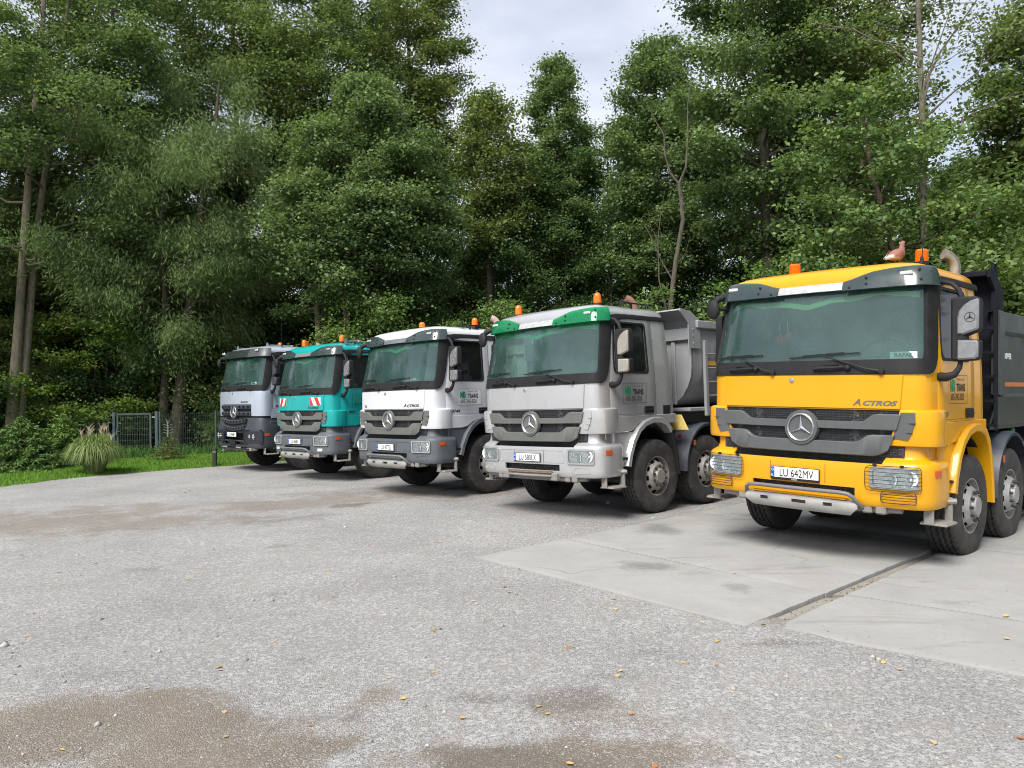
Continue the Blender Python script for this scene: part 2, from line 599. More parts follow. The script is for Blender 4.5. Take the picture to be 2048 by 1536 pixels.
for t in ((560, 1040, 1.0, .22, .5, .7), (700, 1010, .8, .2, .6, .7), (930, 975, .8, .2, .7, .7), (290, 1140, .25, .12, .45), (545, 1093, .22, .14, .5), (520, 1150, .12, .1, .4), (555, 1187, .16, .09, .5), (415, 1270, .12, .07, .5), (600, 1318, .16, .08, .5), (550, 1395, .10, .10, .6), (960, 1395, .30, .16, .62), (1130, 1400, .34, .18, .62),
          (1290, 1305, .3, .12, .5), (1560, 1290, .28, .07, .6), (1420, 1260, .3, .07, .5), (860, 1500, .3, .12, .6), (1180, 1000, .9, .25, .35, .7), (160, 1350, .5, .15, .3), (640, 1440, .4, .16, .6), (1000, 1530, .5, .2, .6), (1230, 1355, .2, .08, .4)):
    patch(*t[:5], t[5] if len(t) > 5 else 0, wet)
chan = np.clip((.16 - np.abs((X - 1.79) * U[1] - (Y - 5.585) * U[0])) / .06, 0, 1) * (((X - 1.79) * U[0] + (Y - 5.585) * U[1]) > .1) * .5
dirt = np.maximum(dirt, chan * .8)
for nm, arr in (('dirt', dirt), ('wet', wet)):
    at = me.attributes.new(nm, 'FLOAT', 'POINT'); at.data.foreach_set('value', arr.reshape(-1).astype(np.float32))
me.polygons.foreach_set('use_smooth', np.ones(len(me.polygons), bool))
def gravel_mat():
    m, nt, out = newmat('gravel')
    p = nn(nt, 'ShaderNodeBsdfPrincipled')
    tc = nn(nt, 'ShaderNodeTexCoord').outputs['Object']
    ad = nn(nt, 'ShaderNodeAttribute', attribute_name='dirt').outputs['Fac']
    aw = nn(nt, 'ShaderNodeAttribute', attribute_name='wet').outputs['Fac']
    v1 = nn(nt, 'ShaderNodeTexVoronoi'); v1.inputs['Scale'].default_value = 120.
    v2 = nn(nt, 'ShaderNodeTexVoronoi'); v2.inputs['Scale'].default_value = 46.
    nt.links.new(tc, v1.inputs['Vector']); nt.links.new(tc, v2.inputs['Vector'])
    s1 = nn(nt, 'ShaderNodeSeparateColor'); nt.links.new(v1.outputs['Color'], s1.inputs[0])
    s2 = nn(nt, 'ShaderNodeSeparateColor'); nt.links.new(v2.outputs['Color'], s2.inputs[0])
    stone = mixc(nt, s1.outputs['Red'], (.19, .19, .19), (.44, .433, .418))
    warm = mth(nt, 'MULTIPLY', s1.outputs['Green'], .55)
    stone = mixc(nt, mth(nt, 'MULTIPLY', mth(nt, 'GREATER_THAN', s1.outputs['Green'], .8), .5), stone, (.44, .39, .32))
    stone = mixc(nt, mth(nt, 'MULTIPLY', mth(nt, 'GREATER_THAN', s2.outputs['Blue'], .82), .6), stone, (.52, .52, .51))
    big = noise(nt, tc, .55, 5, .6, .3)
    stone = mixc(nt, mapr(nt, big, .36, .66), stone, mixc(nt, 1.0, stone, (.80, .80, .82), 'MULTIPLY'))
    med = noise(nt, tc, 3.2, 6, .7)
    stone = mixc(nt, mapr(nt, med, .52, .72, 0, .55), stone, (.30, .275, .24))
    nd = noise(nt, tc, 26., 5, .75)
    earth = mixc(nt, nd, (.085, .066, .048), (.235, .19, .145))
    earth = mixc(nt, mth(nt, 'MULTIPLY', s1.outputs['Green'], .45), earth, (.25, .225, .19))
    earth = mixc(nt, mapr(nt, noise(nt, tc, 1.1, 4), .40, .66, 0, .5), earth, (.27, .225, .17))
    peb = mth(nt, 'GREATER_THAN', s1.outputs['Red'], .82)
    earth = mixc(nt, mth(nt, 'MULTIPLY', peb, .5), earth, stone)
    # edges of the patches broken up stone by stone
    rag = mth(nt, 'ADD', ad, mth(nt, 'MULTIPLY', mth(nt, 'SUBTRACT', s1.outputs['Blue'], .5), .45))
    fd = mapr(nt, rag, .22, .78, 0, .93)
    c = mixc(nt, fd, stone, earth)
    rag2 = mth(nt, 'ADD', aw, mth(nt, 'MULTIPLY', mth(nt, 'SUBTRACT', s1.outputs['Green'], .5), .5))
    fwet = mapr(nt, rag2, .22, .85, 0, .70)
    c = mixc(nt, fwet, c, (.105, .088, .070))
    nt.links.new(c, p.inputs['Base Color'])
    p.inputs['Roughness'].default_value = .9
    p.inputs['Specular IOR Level'].default_value = .25
    h = mth(nt, 'ADD', mth(nt, 'MULTIPLY', v1.outputs['Distance'], -1.0), mth(nt, 'MULTIPLY', nd, .35))
    nt.links.new(bump(nt, h, .75, .012), p.inputs['Normal'])
    nt.links.new(p.outputs[0], out.inputs['Surface'])
    return m
GRAVEL = gravel_mat()
me.materials.append(GRAVEL)
gr = put('gravel_yard', me)
tag(gr, 'pale grey gravel yard with bare brown earth patches', None, None, 'structure')

# ---- concrete road plates
def concrete_mat():
    m, nt, out = newmat('concrete')
    p = nn(nt, 'ShaderNodeBsdfPrincipled')
    tc = nn(nt, 'ShaderNodeTexCoord').outputs['Object']
    n1 = noise(nt, tc, 1.3, 6, .65, .4); n2 = noise(nt, tc, 14., 5, .7); n3 = noise(nt, tc, 90., 3, .6)
    c = mixc(nt, mapr(nt, n1, .3, .7), (.275, .272, .262), (.345, .342, .33))
    c = mixc(nt, mapr(nt, n2, .45, .75, 0, .35), c, (.27, .255, .225))
    mp = nn(nt, 'ShaderNodeMapping'); mp.inputs['Rotation'].default_value = (0, 0, -.75); mp.inputs['Scale'].default_value = (.6, 3.0, 1)
    nt.links.new(tc, mp.inputs['Vector'])
    n4 = noise(nt, mp.outputs['Vector'], .9, 6, .7, .5)
    c = mixc(nt, mapr(nt, n4, .58, .78, 0, .62), c, (.12, .118, .112))
    n6 = noise(nt, tc, .55, 5, .7, .8)
    c = mixc(nt, mapr(nt, n6, .52, .72, 0, .28), c, (.25, .235, .20))
    vc = nn(nt, 'ShaderNodeTexVoronoi', feature='DISTANCE_TO_EDGE'); vc.inputs['Scale'].default_value = .22
    wv = nn(nt, 'ShaderNodeVectorMath', operation='ADD'); nt.links.new(tc, wv.inputs[0]); ns = nn(nt, 'ShaderNodeTexNoise'); ns.inputs['Scale'].default_value = 1.1; nt.links.new(tc, ns.inputs['Vector']); nt.links.new(ns.outputs['Color'], wv.inputs[1]); nt.links.new(wv.outputs[0], vc.inputs['Vector'])
    c = mixc(nt, mapr(nt, vc.outputs['Distance'], .0, .0016, .55, 0), c, (.09, .085, .075))
    ast = nn(nt, 'ShaderNodeAttribute', attribute_name='stain_and_darker').outputs['Fac']
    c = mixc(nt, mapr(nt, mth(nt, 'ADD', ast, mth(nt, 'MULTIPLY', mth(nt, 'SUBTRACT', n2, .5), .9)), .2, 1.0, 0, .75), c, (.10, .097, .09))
    n5 = noise(nt, tc, 38., 2, .5)
    c = mixc(nt, mapr(nt, n5, .68, .72, 0, .5), c, (.16, .15, .14))
    nt.links.new(c, p.inputs['Base Color'])
    p.inputs['Roughness'].default_value = .85
    nt.links.new(bump(nt, n3, .35, .004), p.inputs['Normal'])
    nt.links.new(p.outputs[0], out.inputs['Surface'])
    return m
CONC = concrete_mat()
pv = empty('concrete_pavement', (0, 0, 0))
tag(pv, 'pale concrete road plates under the yellow truck', None, None, 'structure')
STAINS_AND_DARKER = ((1310, 1060, .5, .5, .8), (1230, 1050, .35, .3, .6), (1300, 1136, .28, .2, .75), (1255, 1128, .2, .12, .5), (1478, 1180, .14, .2, .6), (1390, 1150, .25, .12, .35), (1650, 1075, .9, .7, .8), (1560, 1040, .8, .6, .7), (1750, 1060, .7, .5, .7), (1780, 1155, .14, .08, .8), (1850, 1165, .12, .06, .6), (1900, 1210, .3, .2, .4), (1440, 1090, .4, .2, .35), (1150, 1110, .4, .15, .25), (1980, 1290, .4, .15, .3))  # stains, plus broad darker patches under the front of the yellow truck
GUTTER = M('gutter_concrete', (.24, .225, .195), .9, var=.2, vs=5, bmp=.3, bs=60, dcol=(.24, .21, .16), dust=.35, dtop=9)
def plate(c00, c10, c11, c01, top, parent, mat=None):
    """four plan corners in order; chipped edges, bevelled rim"""
    mb = MB()
    n = 37
    P = []
    r = random.Random(int(abs(c00[0] * 1000 + c11[1] * 777)))
    chip = [[r.uniform(-.006, .004) for _ in range(n)] for _ in range(4)]
    for i in range(n):
        v = i / (n - 1); row = []
        for j in range(n):
            u = j / (n - 1)
            p = (np.array(c00) * (1 - u) + np.array(c10) * u) * (1 - v) + (np.array(c01) * (1 - u) + np.array(c11) * u) * v
            ez = -.007 if i in (0, n - 1) or j in (0, n - 1) else 0
            if i in (0, n - 1):
                p = p + (np.array(c01) - np.array(c00)) / 3 * chip[0 if i else 1][j]
            if j in (0, n - 1):
                p = p + (np.array(c10) - np.array(c00)) / 3 * chip[2 if j else 3][i]
            row.append((p[0], p[1], top + ez + .002 * math.sin(5 * u + 3 * v)))
        P.append(row)
    mb.slab(P, (0, 0, -.11))
    o = mb.build('slab', mat or CONC, parent, 40)
    me = o.data
    co = np.empty(len(me.vertices) * 3, np.float32); me.vertices.foreach_get('co', co); co = co.reshape(-1, 3)
    x, y = co[:, 0].astype(float), co[:, 1].astype(float)
    wv = (fbm(x, y, 3.0, 61, 4) - .5) * 1.6
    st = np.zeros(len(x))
    for px, py, a, b, s in STAINS_AND_DARKER:
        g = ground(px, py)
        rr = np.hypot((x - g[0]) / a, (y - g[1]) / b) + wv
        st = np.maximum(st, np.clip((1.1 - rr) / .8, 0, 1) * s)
    at = me.attributes.new('stain_and_darker', 'FLOAT', 'POINT'); at.data.foreach_set('value', st.astype(np.float32))
    return o
g_ = .006
seams = [0, 1.3, 4.05, 6.8, 9.55, 12.3]
for s0, s1 in zip(seams[:-1], seams[1:]):
    nrm = np.array([U[1], -U[0]])
    fa = A0 + U * (s0 + g_); fb = A0 + U * (s1 - g_)
    la = A1 + U * (s0 * 1.02 + g_ + .12 * (s0 > 0)); lb = A1 + U * (s1 * 1.02 - g_ + .12)
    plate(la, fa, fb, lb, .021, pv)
    k0, k1 = .0 + .012 * s0, .0 + .012 * s1
    fa = B0 + U * (s0 + g_ + .02) - nrm * (.012 * s0); fb = B0 + U * (s1 - g_ + .02) - nrm * (.012 * s1)
    plate(A0 + U * (s0 + g_ + .10) + nrm * .012, fa + U * .10 - nrm * .008, fb - nrm * .008, A0 + U * (s1 - g_) + nrm * .012, -.014, pv, GUTTER)
    la = B1 + U * (s0 + g_); lb = B1 + U * (s1 - g_)
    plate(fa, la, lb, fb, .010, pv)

# ---- loose stones, fine to coarse
def rocks(n, rad, seed, rmin, rmax, ang, name):
    r = np.random.default_rng(seed)
    rr = rmin + (rmax - rmin) * r.random(n) ** 1.3
    th = (r.random(n) * 2 - 1) * ang
    x, y = rr * np.sin(th), rr * np.cos(th)
    dens = fbm(x, y, 1.2, 41, 3)
    rel = (x - 1.79) * U[0] + (y - 5.585) * U[1]; off = (x - 1.79) * U[1] - (y - 5.585) * U[0]
    onpad = (rel > .08 + .35 * fbm(x, y, 5., 77, 2) - .25) & (np.abs(off) < 3.35)
    keep = (dens > .38) & (~onpad | (r.random(n) < .02 + .30 * np.exp(-np.abs(rel) / .22)))
    di = dirt[np.clip(np.searchsorted(gy, y), 0, len(gy) - 1), np.clip(np.searchsorted(gx, x), 0, len(gx) - 1)]
    keep &= (r.random(n) > di * .85)
    x, y, onpad = x[keep], y[keep], onpad[keep]
    n = len(x)
    size = rad[0] * np.exp(r.normal(0, rad[1], n)); size[onpad] *= .8
    base = np.array([[1, 0, 0], [-1, 0, 0], [0, 1, 0], [0, -1, 0], [0, 0, .7], [0, 0, -.7]], float)
    V = base[None] * (.6 + .8 * r.random((n, 6, 1))) * size[:, None, None]
    a = r.random(n) * 2 * pi
    ca, sa = np.cos(a)[:, None], np.sin(a)[:, None]
    V = np.stack([V[..., 0] * ca - V[..., 1] * sa, (V[..., 0] * sa + V[..., 1] * ca), V[..., 2]], -1)
    zz = gz(x, y); zz[onpad] = .014
    V += np.stack([x, y, zz + size * .15], -1)[:, None]
    fb = np.array([[0, 2, 4], [2, 1, 4], [1, 3, 4], [3, 0, 4], [2, 0, 5], [1, 2, 5], [3, 1, 5], [0, 3, 5]])
    Fq = (fb[None] + (np.arange(n) * 6)[:, None, None]).reshape(-1, 3)
    me = bpy.data.meshes.new(name)
    me.vertices.add(n * 6); me.vertices.foreach_set('co', V.reshape(-1).astype(np.float32))
    set_quads(me, Fq)
    at = me.attributes.new('lv', 'FLOAT', 'FACE'); at.data.foreach_set('value', np.repeat(r.random(n), 8).astype(np.float32))
    return me
def stone_mat():
    m, nt, out = newmat('loose_stone')
    at = nn(nt, 'ShaderNodeAttribute', attribute_name='lv')
    rp = nn(nt, 'ShaderNodeValToRGB')
    el = rp.color_ramp.elements
    el[0].color = (.20, .205, .21, 1); el[1].color = (.50, .495, .48, 1); e = el.new(.8); e.color = (.41, .41, .405, 1); e = el.new(.9); e.color = (.34, .28, .22, 1)
    nt.links.new(at.outputs['Fac'], rp.inputs['Fac'])
    p = nn(nt, 'ShaderNodeBsdfPrincipled'); p.inputs['Roughness'].default_value = .85
    nt.links.new(rp.outputs['Color'], p.inputs['Base Color']); nt.links.new(p.outputs[0], out.inputs['Surface'])
    return m
STONE = stone_mat()
def debris():
    r = np.random.default_rng(77)
    n = 420
    t = np.concatenate([r.normal(.15, .22, n // 2), r.normal(2.05, .22, n // 4), r.normal(1.05, .5, n - n // 2 - n // 4)])
    w = r.random(n) * .24 + .01
    P = A0[None] + U[None] * t[:, None] + np.array([U[1], -U[0]])[None] * w[:, None]
    size = .005 * np.exp(r.normal(0, .5, n))
    base = np.array([[1, 0, 0], [-1, 0, 0], [0, 1, 0], [0, -1, 0], [0, 0, .7], [0, 0, -.7]], float)
    V = base[None] * (.6 + .8 * r.random((n, 6, 1))) * size[:, None, None] + np.stack([P[:, 0], P[:, 1], -.012 + size * .3], -1)[:, None]
    fb = np.array([[0, 2, 4], [2, 1, 4], [1, 3, 4], [3, 0, 4], [2, 0, 5], [1, 2, 5], [3, 1, 5], [0, 3, 5]])
    me = bpy.data.meshes.new('gutter_debris')
    me.vertices.add(n * 6); me.vertices.foreach_set('co', V.reshape(-1).astype(np.float32))
    set_quads(me, (fb[None] + (np.arange(n) * 6)[:, None, None]).reshape(-1, 3))
    me.materials.append(M('debris_brown', (.20, .16, .11), .9, var=.5, vs=30))
    tag(put('gutter_debris', me), 'crumbs of earth and grit in the gutter between the concrete plates', None, None, 'stuff')
debris()
for nm, args in (('gravel', (52000, (.0042, .38), 5, 2.6, 9.5, .64)), ('coarse_gravel', (1500, (.010, .45), 6, 2.8, 17.0, .64))):
    me = rocks(*args, nm)
    me.materials.append(STONE)
    o = put(nm, me)
    tag(o, 'loose small stones strewn over the yard' if nm == 'gravel' else 'scattered larger pebbles on the gravel yard', None, None, 'stuff')
# ------------------------------------------------------------------ trucks
# truck space: x towards the driver's side, y backwards from the front, z up; every part is modelled in that space
XS = [(1.15, 1.172), (1.9, 1.165), (2.02, 1.16), (2.80, 1.105), (2.95, 1.07)]
Y0 = [(1.0, .03), (1.9, .03), (2.02, .05), (2.80, .215), (2.95, .26)]
def plan(s, z):
    w = lerp(XS, z); a = w - .17; ya = lerp(Y0, z) + .075 * a * a
    if s <= 1:
        x = s * a
        return x, lerp(Y0, z) + .075 * x * x
    if s <= 2:
        t = s - 1
        return ((1 - t) ** 2 * a + (2 * t * (1 - t) + t * t) * w, (1 - t) ** 2 * ya + 2 * t * (1 - t) * (ya + .0255) + t * t * (ya + .25))
    return w, ya + .25 + (s - 2)
def S(s, z, d=0.0):
    g = -1 if s < 0 else 1
    s = abs(s)
    x, y = plan(s, z)
    if d:
        x1, y1 = plan(s + .01, z)
        x0, y0 = plan(max(s - .01, 0), z)
        tx, ty = x1 - x0, y1 - y0
        l = math.hypot(tx, ty)
        x += ty / l * d; y -= tx / l * d
    return (g * x, y, z)
def yB(z):
    return plan(2, z)[1]
def fx(x, z, d=0.0):
    """front surface by x instead of s"""
    w = lerp(XS, z); a = w - .17
    ax = abs(x)
    if ax <= a:
        s = ax / a
    else:
        s = 1 + 1 - math.sqrt(max(0.0, (w - ax) / .17))
    return S(math.copysign(s, x) if x else 0.0, z, d)
def side(y, z, d=0.0):
    return (lerp(XS, z) + d, y, z)
def bplan(s):
    if s <= 1:
        x = s * .943
        return x, -.03 + .06 * x * x
    if s <= 2:
        t = s - 1
        return 1.223 - .28 * (1 - t) ** 2, (1 - t) ** 2 * .0234 + 2 * t * (1 - t) * .055 + t * t * .30
    return 1.223, .30 + (s - 2)
def SB(s, z, d=0.0):
    """bumper skin"""
    g = -1 if s < 0 else 1
    s = abs(s)
    x, y = bplan(s)
    x1, y1 = bplan(s + .01); x0, y0 = bplan(max(s - .01, 0))
    tx, ty = x1 - x0, y1 - y0
    l = math.hypot(tx, ty)
    return (g * (x + ty / l * d), y - tx / l * d, z)
def bs_of(x):
    ax = abs(x)
    s = ax / .943 if ax <= .943 else 2 - math.sqrt(max(0., (1.223 - ax) / .28))
    return math.copysign(s, x)
def bfx(x, z, d=0.):
    return SB(bs_of(x), z, d)
def span(a, b, n):
    return [a + (b - a) * i / (n - 1) for i in range(n)]

# ---- shared wheel
def wheel_meshes():
    prof = [(.13, .283), (.147, .296), (.157, .345), (.162, .41), (.158, .46), (.15, .50), (.138, .520)]
    tread = [(.122, 0)]
    for c in (.084, .028, -.028, -.084):
        tread += [(c + .012, 0), (c + .008, 1), (c - .008, 1), (c - .012, 0)]
    tread += [(-.122, 0)]
    n = 168
    P = []
    R = .529
    for k in range(n):
        th = 2 * pi * k / n
        zz = (0, .5, 1, .5)[k % 4] * .016 - .008
        row = []
        for x, r in prof:
            rr = r
            if r > .51 and k % 4 == 0:
                rr -= .007
            row.append((x, rr * math.cos(th), rr * math.sin(th)))
        for i, (x, g) in enumerate(tread):
            edge = i in (0, len(tread) - 1)
            rr = R - .020 * g - (.009 if edge and k % 4 == 0 else 0)
            row.append((x + (0 if edge else zz), rr * math.cos(th), rr * math.sin(th)))
        for x, r in reversed(prof):
            row.append((-x, r * math.cos(th), r * math.sin(th)))
        P.append(row)
    P.append(P[0])
    tyre = MB().grid(P)
    rim = MB()
    hole = lambda i, k: i == 4 and (k % 6) in (2, 3, 4)
    rim.lathe([(.13, .286), (.143, .289), (.143, .277), (.10, .268), (.075, .258), (.135, .205), (.165, .180), (.176, .172), (.178, .15), (.178, .118), (.19, .112), (.212, .098), (.215, .0)], n=60, skip=hole)
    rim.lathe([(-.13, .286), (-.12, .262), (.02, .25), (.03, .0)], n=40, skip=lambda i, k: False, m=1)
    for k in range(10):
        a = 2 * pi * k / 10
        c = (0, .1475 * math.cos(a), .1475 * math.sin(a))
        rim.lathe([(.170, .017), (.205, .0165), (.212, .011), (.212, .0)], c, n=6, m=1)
    return tyre, rim
TYRE_MB, RIM_MB = wheel_meshes()
TYRE = RIM = None

def rubber():
    return M('tyre_rubber', (.018, .018, .019), .75, var=.3, vs=14, bmp=.15, bs=160, dust=.55, dtop=1.35, dcol=(.115, .105, .095))
def plastic(name='black_plastic', c=.016):
    return M(name, (c, c, c * 1.08), .6, var=.2, vs=10, bmp=.05, bs=300, dust=.04, dtop=2.6, spec=.22)

def add_wheel(root, x, y, z=.529, flip=False, rimmat=None, spin=0.0):
    global TYRE, RIM
    if TYRE is None:
        TYRE = TYRE_MB.mesh('tyre', rubber(), 40)
    key = 'rim_' + rimmat.name
    if key not in bpy.data.meshes:
        RIM_MB.mesh(key, [rimmat, M('wheel_dark_steel', (.03, .03, .03), .6)], 30)  # dark steel on the inner dish and the wheel nuts
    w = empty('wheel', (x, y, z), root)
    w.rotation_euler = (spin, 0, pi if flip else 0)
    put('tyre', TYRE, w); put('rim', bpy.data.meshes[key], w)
    return w

def build_truck(c):
    body, low, arch = c['body'], c['low'], c['arch']
    dk = plastic()
    blk = M('deep_black', (.008, .008, .009), .7)
    slatm = c['slat']
    chrome = M('chrome', (.58, .59, .60), .22, 1.0, var=.05)
    rear = c['rear']
    root = empty('dump_truck')
    x0, y0_, a, dz, rl, pt = c['pose']
    ca, sa = math.cos(a), math.sin(a)
    R = Matrix(((ca, -sa, 0), (sa, ca, 0), (0, 0, 1))) @ Matrix(((1, 0, -rl), (0, 1, -pt), (rl, pt, 1)))
    root.matrix_world = Matrix.Translation((x0, y0_, dz - pt * 1.4)) @ R.to_4x4()
    tag(root, c['label'], 'truck', 'dump trucks parked side by side')
    arocs = c.get('arocs', False)
    up = .15 if arocs else 0.0
    def B(mb, name, mats, parent=root, smooth=35, label=None, lift=True):
        if lift and up:
            mb.move((0, 0, up))
        return mb.build(name, mats, parent, smooth, label)
    def both(mb):
        o = MB(); o.join(mb); o.join(mb.mirror())
        return o
    # ---- cab shell: front with the windscreen opening, rear quarters, rear wall, sills over the wheel arch
    sh = MB()
    scol = [0, .25, .5, .75, 1, 1.2, 1.4, 1.55, 1.7, 1.85, 2.0, 2.03]
    cols = [-s for s in reversed(scol[1:])] + scol
    zrow = [1.42, 1.54, 1.70, 1.887, 2.02, 2.2, 2.4, 2.6, 2.80]
    P = [[S(s, z) for s in cols] for z in zrow]
    sh.slab(P, lambda p: (-p[0] * .02, .02, 0), skip=lambda i, j: (zrow[i] >= 2.02 and abs(cols[j] + cols[j + 1]) / 2 < 1.55) or (zrow[i] < 1.5 and abs(cols[j] + cols[j + 1]) / 2 < 1.0))
    rz = lambda z: rear - max(0, z - 1.9) * .09
    zr = [1.29, 1.42, 1.7, 2.0, 2.3, 2.6, 2.80]
    P = []
    for z in zr:
        w = lerp(XS, z)
        L = [(w, 1.436, z), (w, (1.436 + rz(z)) / 2, z), (w, rz(z) - .06, z), (w - .02, rz(z) - .015, z), (w - .07, rz(z), z), (.5, rz(z), z)]
        P.append(L + [(-x, y, zz) for x, y, zz in reversed(L)])
    sh.grid(P)
    q = MB()
    poly = [(.40, 1.425), (.40, 1.20), (.74, 1.20), (.86, 1.22), (1.0, 1.30), (1.2, 1.36), (1.36, 1.37), (1.50, 1.36), (1.62, 1.32), (1.66, 1.292), (rear, 1.292), (rear, 1.425)]
    q.prism(poly, lambda y, z, d: (d, y, z), 1.08, 1.186, bev=.012)
    q.prism([(.42, 1.425), (1.44, 1.425), (1.44, 1.445), (.42, 1.445)], lambda y, z, d: (d, y, z), 1.1, 1.18)
    sh.join(both(q))
    B(sh, 'cab_shell', body)
    # ---- roof
    rf = MB()
    base = [S(s, 2.80) for s in scol[:-1]]
    w = lerp(XS, 2.80)
    base += [(w, .9, 2.8), (w, 1.3, 2.8), (w, rz(2.8) - .08, 2.8), (w - .03, rz(2.8) - .02, 2.8), (w - .09, rz(2.8), 2.8), (.5, rz(2.8), 2.8), (0, rz(2.8), 2.8)]
    loop = base + [(-x, y, z) for x, y, z in reversed(base[1:-1])]
    rows = []
    yc = .5 * (.25 + rz(2.8)); hl = .5 * (rz(2.8) - .25)
    for z, ins in ((2.80, 0), (2.87, .008), (2.92, .026), (2.96, .07), (2.99, .14), (3.018, .27), (3.036, .45), (3.045, .66)):
        rows.append([(x * (1 - ins / 1.1), yc + (y - yc) * (1 - ins / hl * .8), z) for x, y, _ in loop])
    rf.grid(rows, closed=True)
    n = len(loop)
    rf.add([rows[-1][i] for i in range(n)] + [(0, yc, 3.048)], [(i, (i + 1) % n, n) for i in range(n)])
    rfo = B(rf, 'roof', body, smooth=50)
    # ---- black trim: panel below the glass, pillars running into the gutter
    bp = MB()
    ss = span(-1.64, 1.64, 29)
    bp.slab([[S(s, z, .012) for s in ss] for z in (1.889, 1.90, 1.95, 2.0, 2.028)], (0, .03, 0))
    B(bp, 'windscreen_base_panel', dk)
    inner = [(1.62, 1.890), (1.78, 1.902), (1.90, 1.95), (1.98, 2.04), (2.01, 2.2), (2.015, 2.4), (2.02, 2.56), (2.05, 2.68), (2.12, 2.755), (2.25, 2.792), (2.5, 2.80)]
    outer = [(1.50, 1.890), (1.50, 1.95), (1.50, 2.0), (1.50, 2.1), (1.50, 2.25), (1.50, 2.45), (1.50, 2.65), (1.53, 2.76), (1.75, 2.83), (2.1, 2.865), (2.5, 2.872)]
    for k in range(4):
        y = .95 + k * (rz(2.83) - .97) / 3
        inner.append((2 + y - yB(2.80), 2.80)); outer.append((2 + y - yB(2.87), 2.870))
    pl = MB()
    P = [[S(i[0] + (o[0] - i[0]) * t, i[1] + (o[1] - i[1]) * t, (.004, .024, .03, .024, .004)[k]) for k, t in enumerate((0, .06, .5, .94, 1))] for i, o in zip(inner, outer)]
    pl.slab(P, lambda p: (-.02, .01, 0))
    B(pl, 'pillar_trim', dk); B(pl.mirror().move((0, 0, -up)) if up else pl.mirror(), 'pillar_trim', dk)
    # ---- windscreen with rubber frame
    wg = MB()
    wg.grid([[S(s, z, -.006) for s in span(-1.56, 1.56, 25)] for z in (2.015, 2.2, 2.4, 2.6, 2.805)])
    wso = B(wg, 'windshield', c['wglass'])
    fr = MB()
    ring(fr, lambda s, z, d: S(s, z, d), rrect(-1.60, 1.60, 2.005, 2.815, .012), rrect(-1.50, 1.50, 2.035, 2.79, .085), -.004, .010, sub=9)
    B(fr, 'glass_seal', blk, wso)
    # ---- front flap
    fl = MB()
    P = []
    for z in (1.548, 1.556, 1.65, 1.75, 1.84, 1.876, 1.884):
        hw = .94 + (z - 1.548) * .085
        e = .002 if z in (1.548, 1.884) else .014
        xs = [-hw, -hw + .008] + span(-hw + .02, hw - .02, 13) + [hw - .008, hw]
        P.append([fx(x, z, e if abs(x) < hw - .004 else .002) for x in xs])
    fl.slab(P, (0, .012, 0))
    flo = B(fl, 'front_flap', body)
    lg = MB().lathe([(0, .028), (-.008, .026), (-.011, .018), (-.009, .0)], fx(-.12, 1.832, .012), 'y', 20)
    B(lg, 'round_badge', chrome, flo)
    # ---- grille
    if not arocs:
        gb = MB()
        gb.slab([[fx(x, z, -.012) for x in span(-.97, .97, 25)] for z in (1.085, 1.2, 1.3, 1.4, 1.548)], (0, .03, 0))
        gro = B(gb, 'grille', c['mesh'])
        def slat(top, bot, d0, d1):
            mb = MB()
            xa = sorted(set([p[0] for p in top] + [p[0] for p in bot] + span(-.9, .9, 19)))
            lo, hi = max(top[0][0], bot[0][0]), min(top[-1][0], bot[-1][0])
            lo2, hi2 = min(top[0][0], bot[0][0]), max(top[-1][0], bot[-1][0])
            xa = [x for x in xa if lo2 <= x <= hi2]
            rows = []
            for t, d in ((0, d0), (0, d1 - .008), (.06, d1), (.94, d1), (1, d1 - .008), (1, d0)):
                r = []
                for x in xa:
                    zt, zb = lerp(top, x), lerp(bot, x)
                    hw = lerp(c_edge, zb + (zt - zb) * t)
                    r.append(fx(max(-hw, min(hw, x)), zb + (zt - zb) * t, d))
                rows.append(r)
            mb.grid(rows)
            return mb
        c_edge = [(1.09, .80), (1.16, .84), (1.30, .895), (1.5, .95)]
        t1 = [(-.95, 1.503), (-.74, 1.503), (-.70, 1.495), (-.62, 1.435), (-.56, 1.425), (.56, 1.425), (.62, 1.435), (.70, 1.495), (.74, 1.503), (.95, 1.503)]
        b1 = [(-.95, 1.346), (.95, 1.346)]
        t2 = [(-.95, 1.300), (-.69, 1.300), (-.65, 1.292), (-.57, 1.235), (-.51, 1.222), (.51, 1.222), (.57, 1.235), (.65, 1.292), (.69, 1.300), (.95, 1.300)]
        b2 = [(-.95, 1.19), (-.84, 1.15), (-.76, 1.105), (-.70, 1.092), (.70, 1.092), (.76, 1.105), (.84, 1.15), (.95, 1.19)]
        B(slat(t1, b1, -.005, .040), 'grille_slat', slatm, gro)
        B(slat(t2, b2, -.005, .040), 'grille_slat', slatm, gro)
        stz, str_ = 1.348, .152
    else:
        gb = MB()
        gb.slab([[fx(x, z, -.012) for x in span(-.80, .80, 17)] for z in (1.20, 1.30, 1.40, 1.545)], (0, .03, 0))
        gb.slab([[(x, .0 + .07 * x * x - .02, z) for x in span(-.62, .62, 13)] for z in (.83, .95, 1.1, 1.19)], (0, .03, 0))
        gro = B(gb, 'grille', blk)
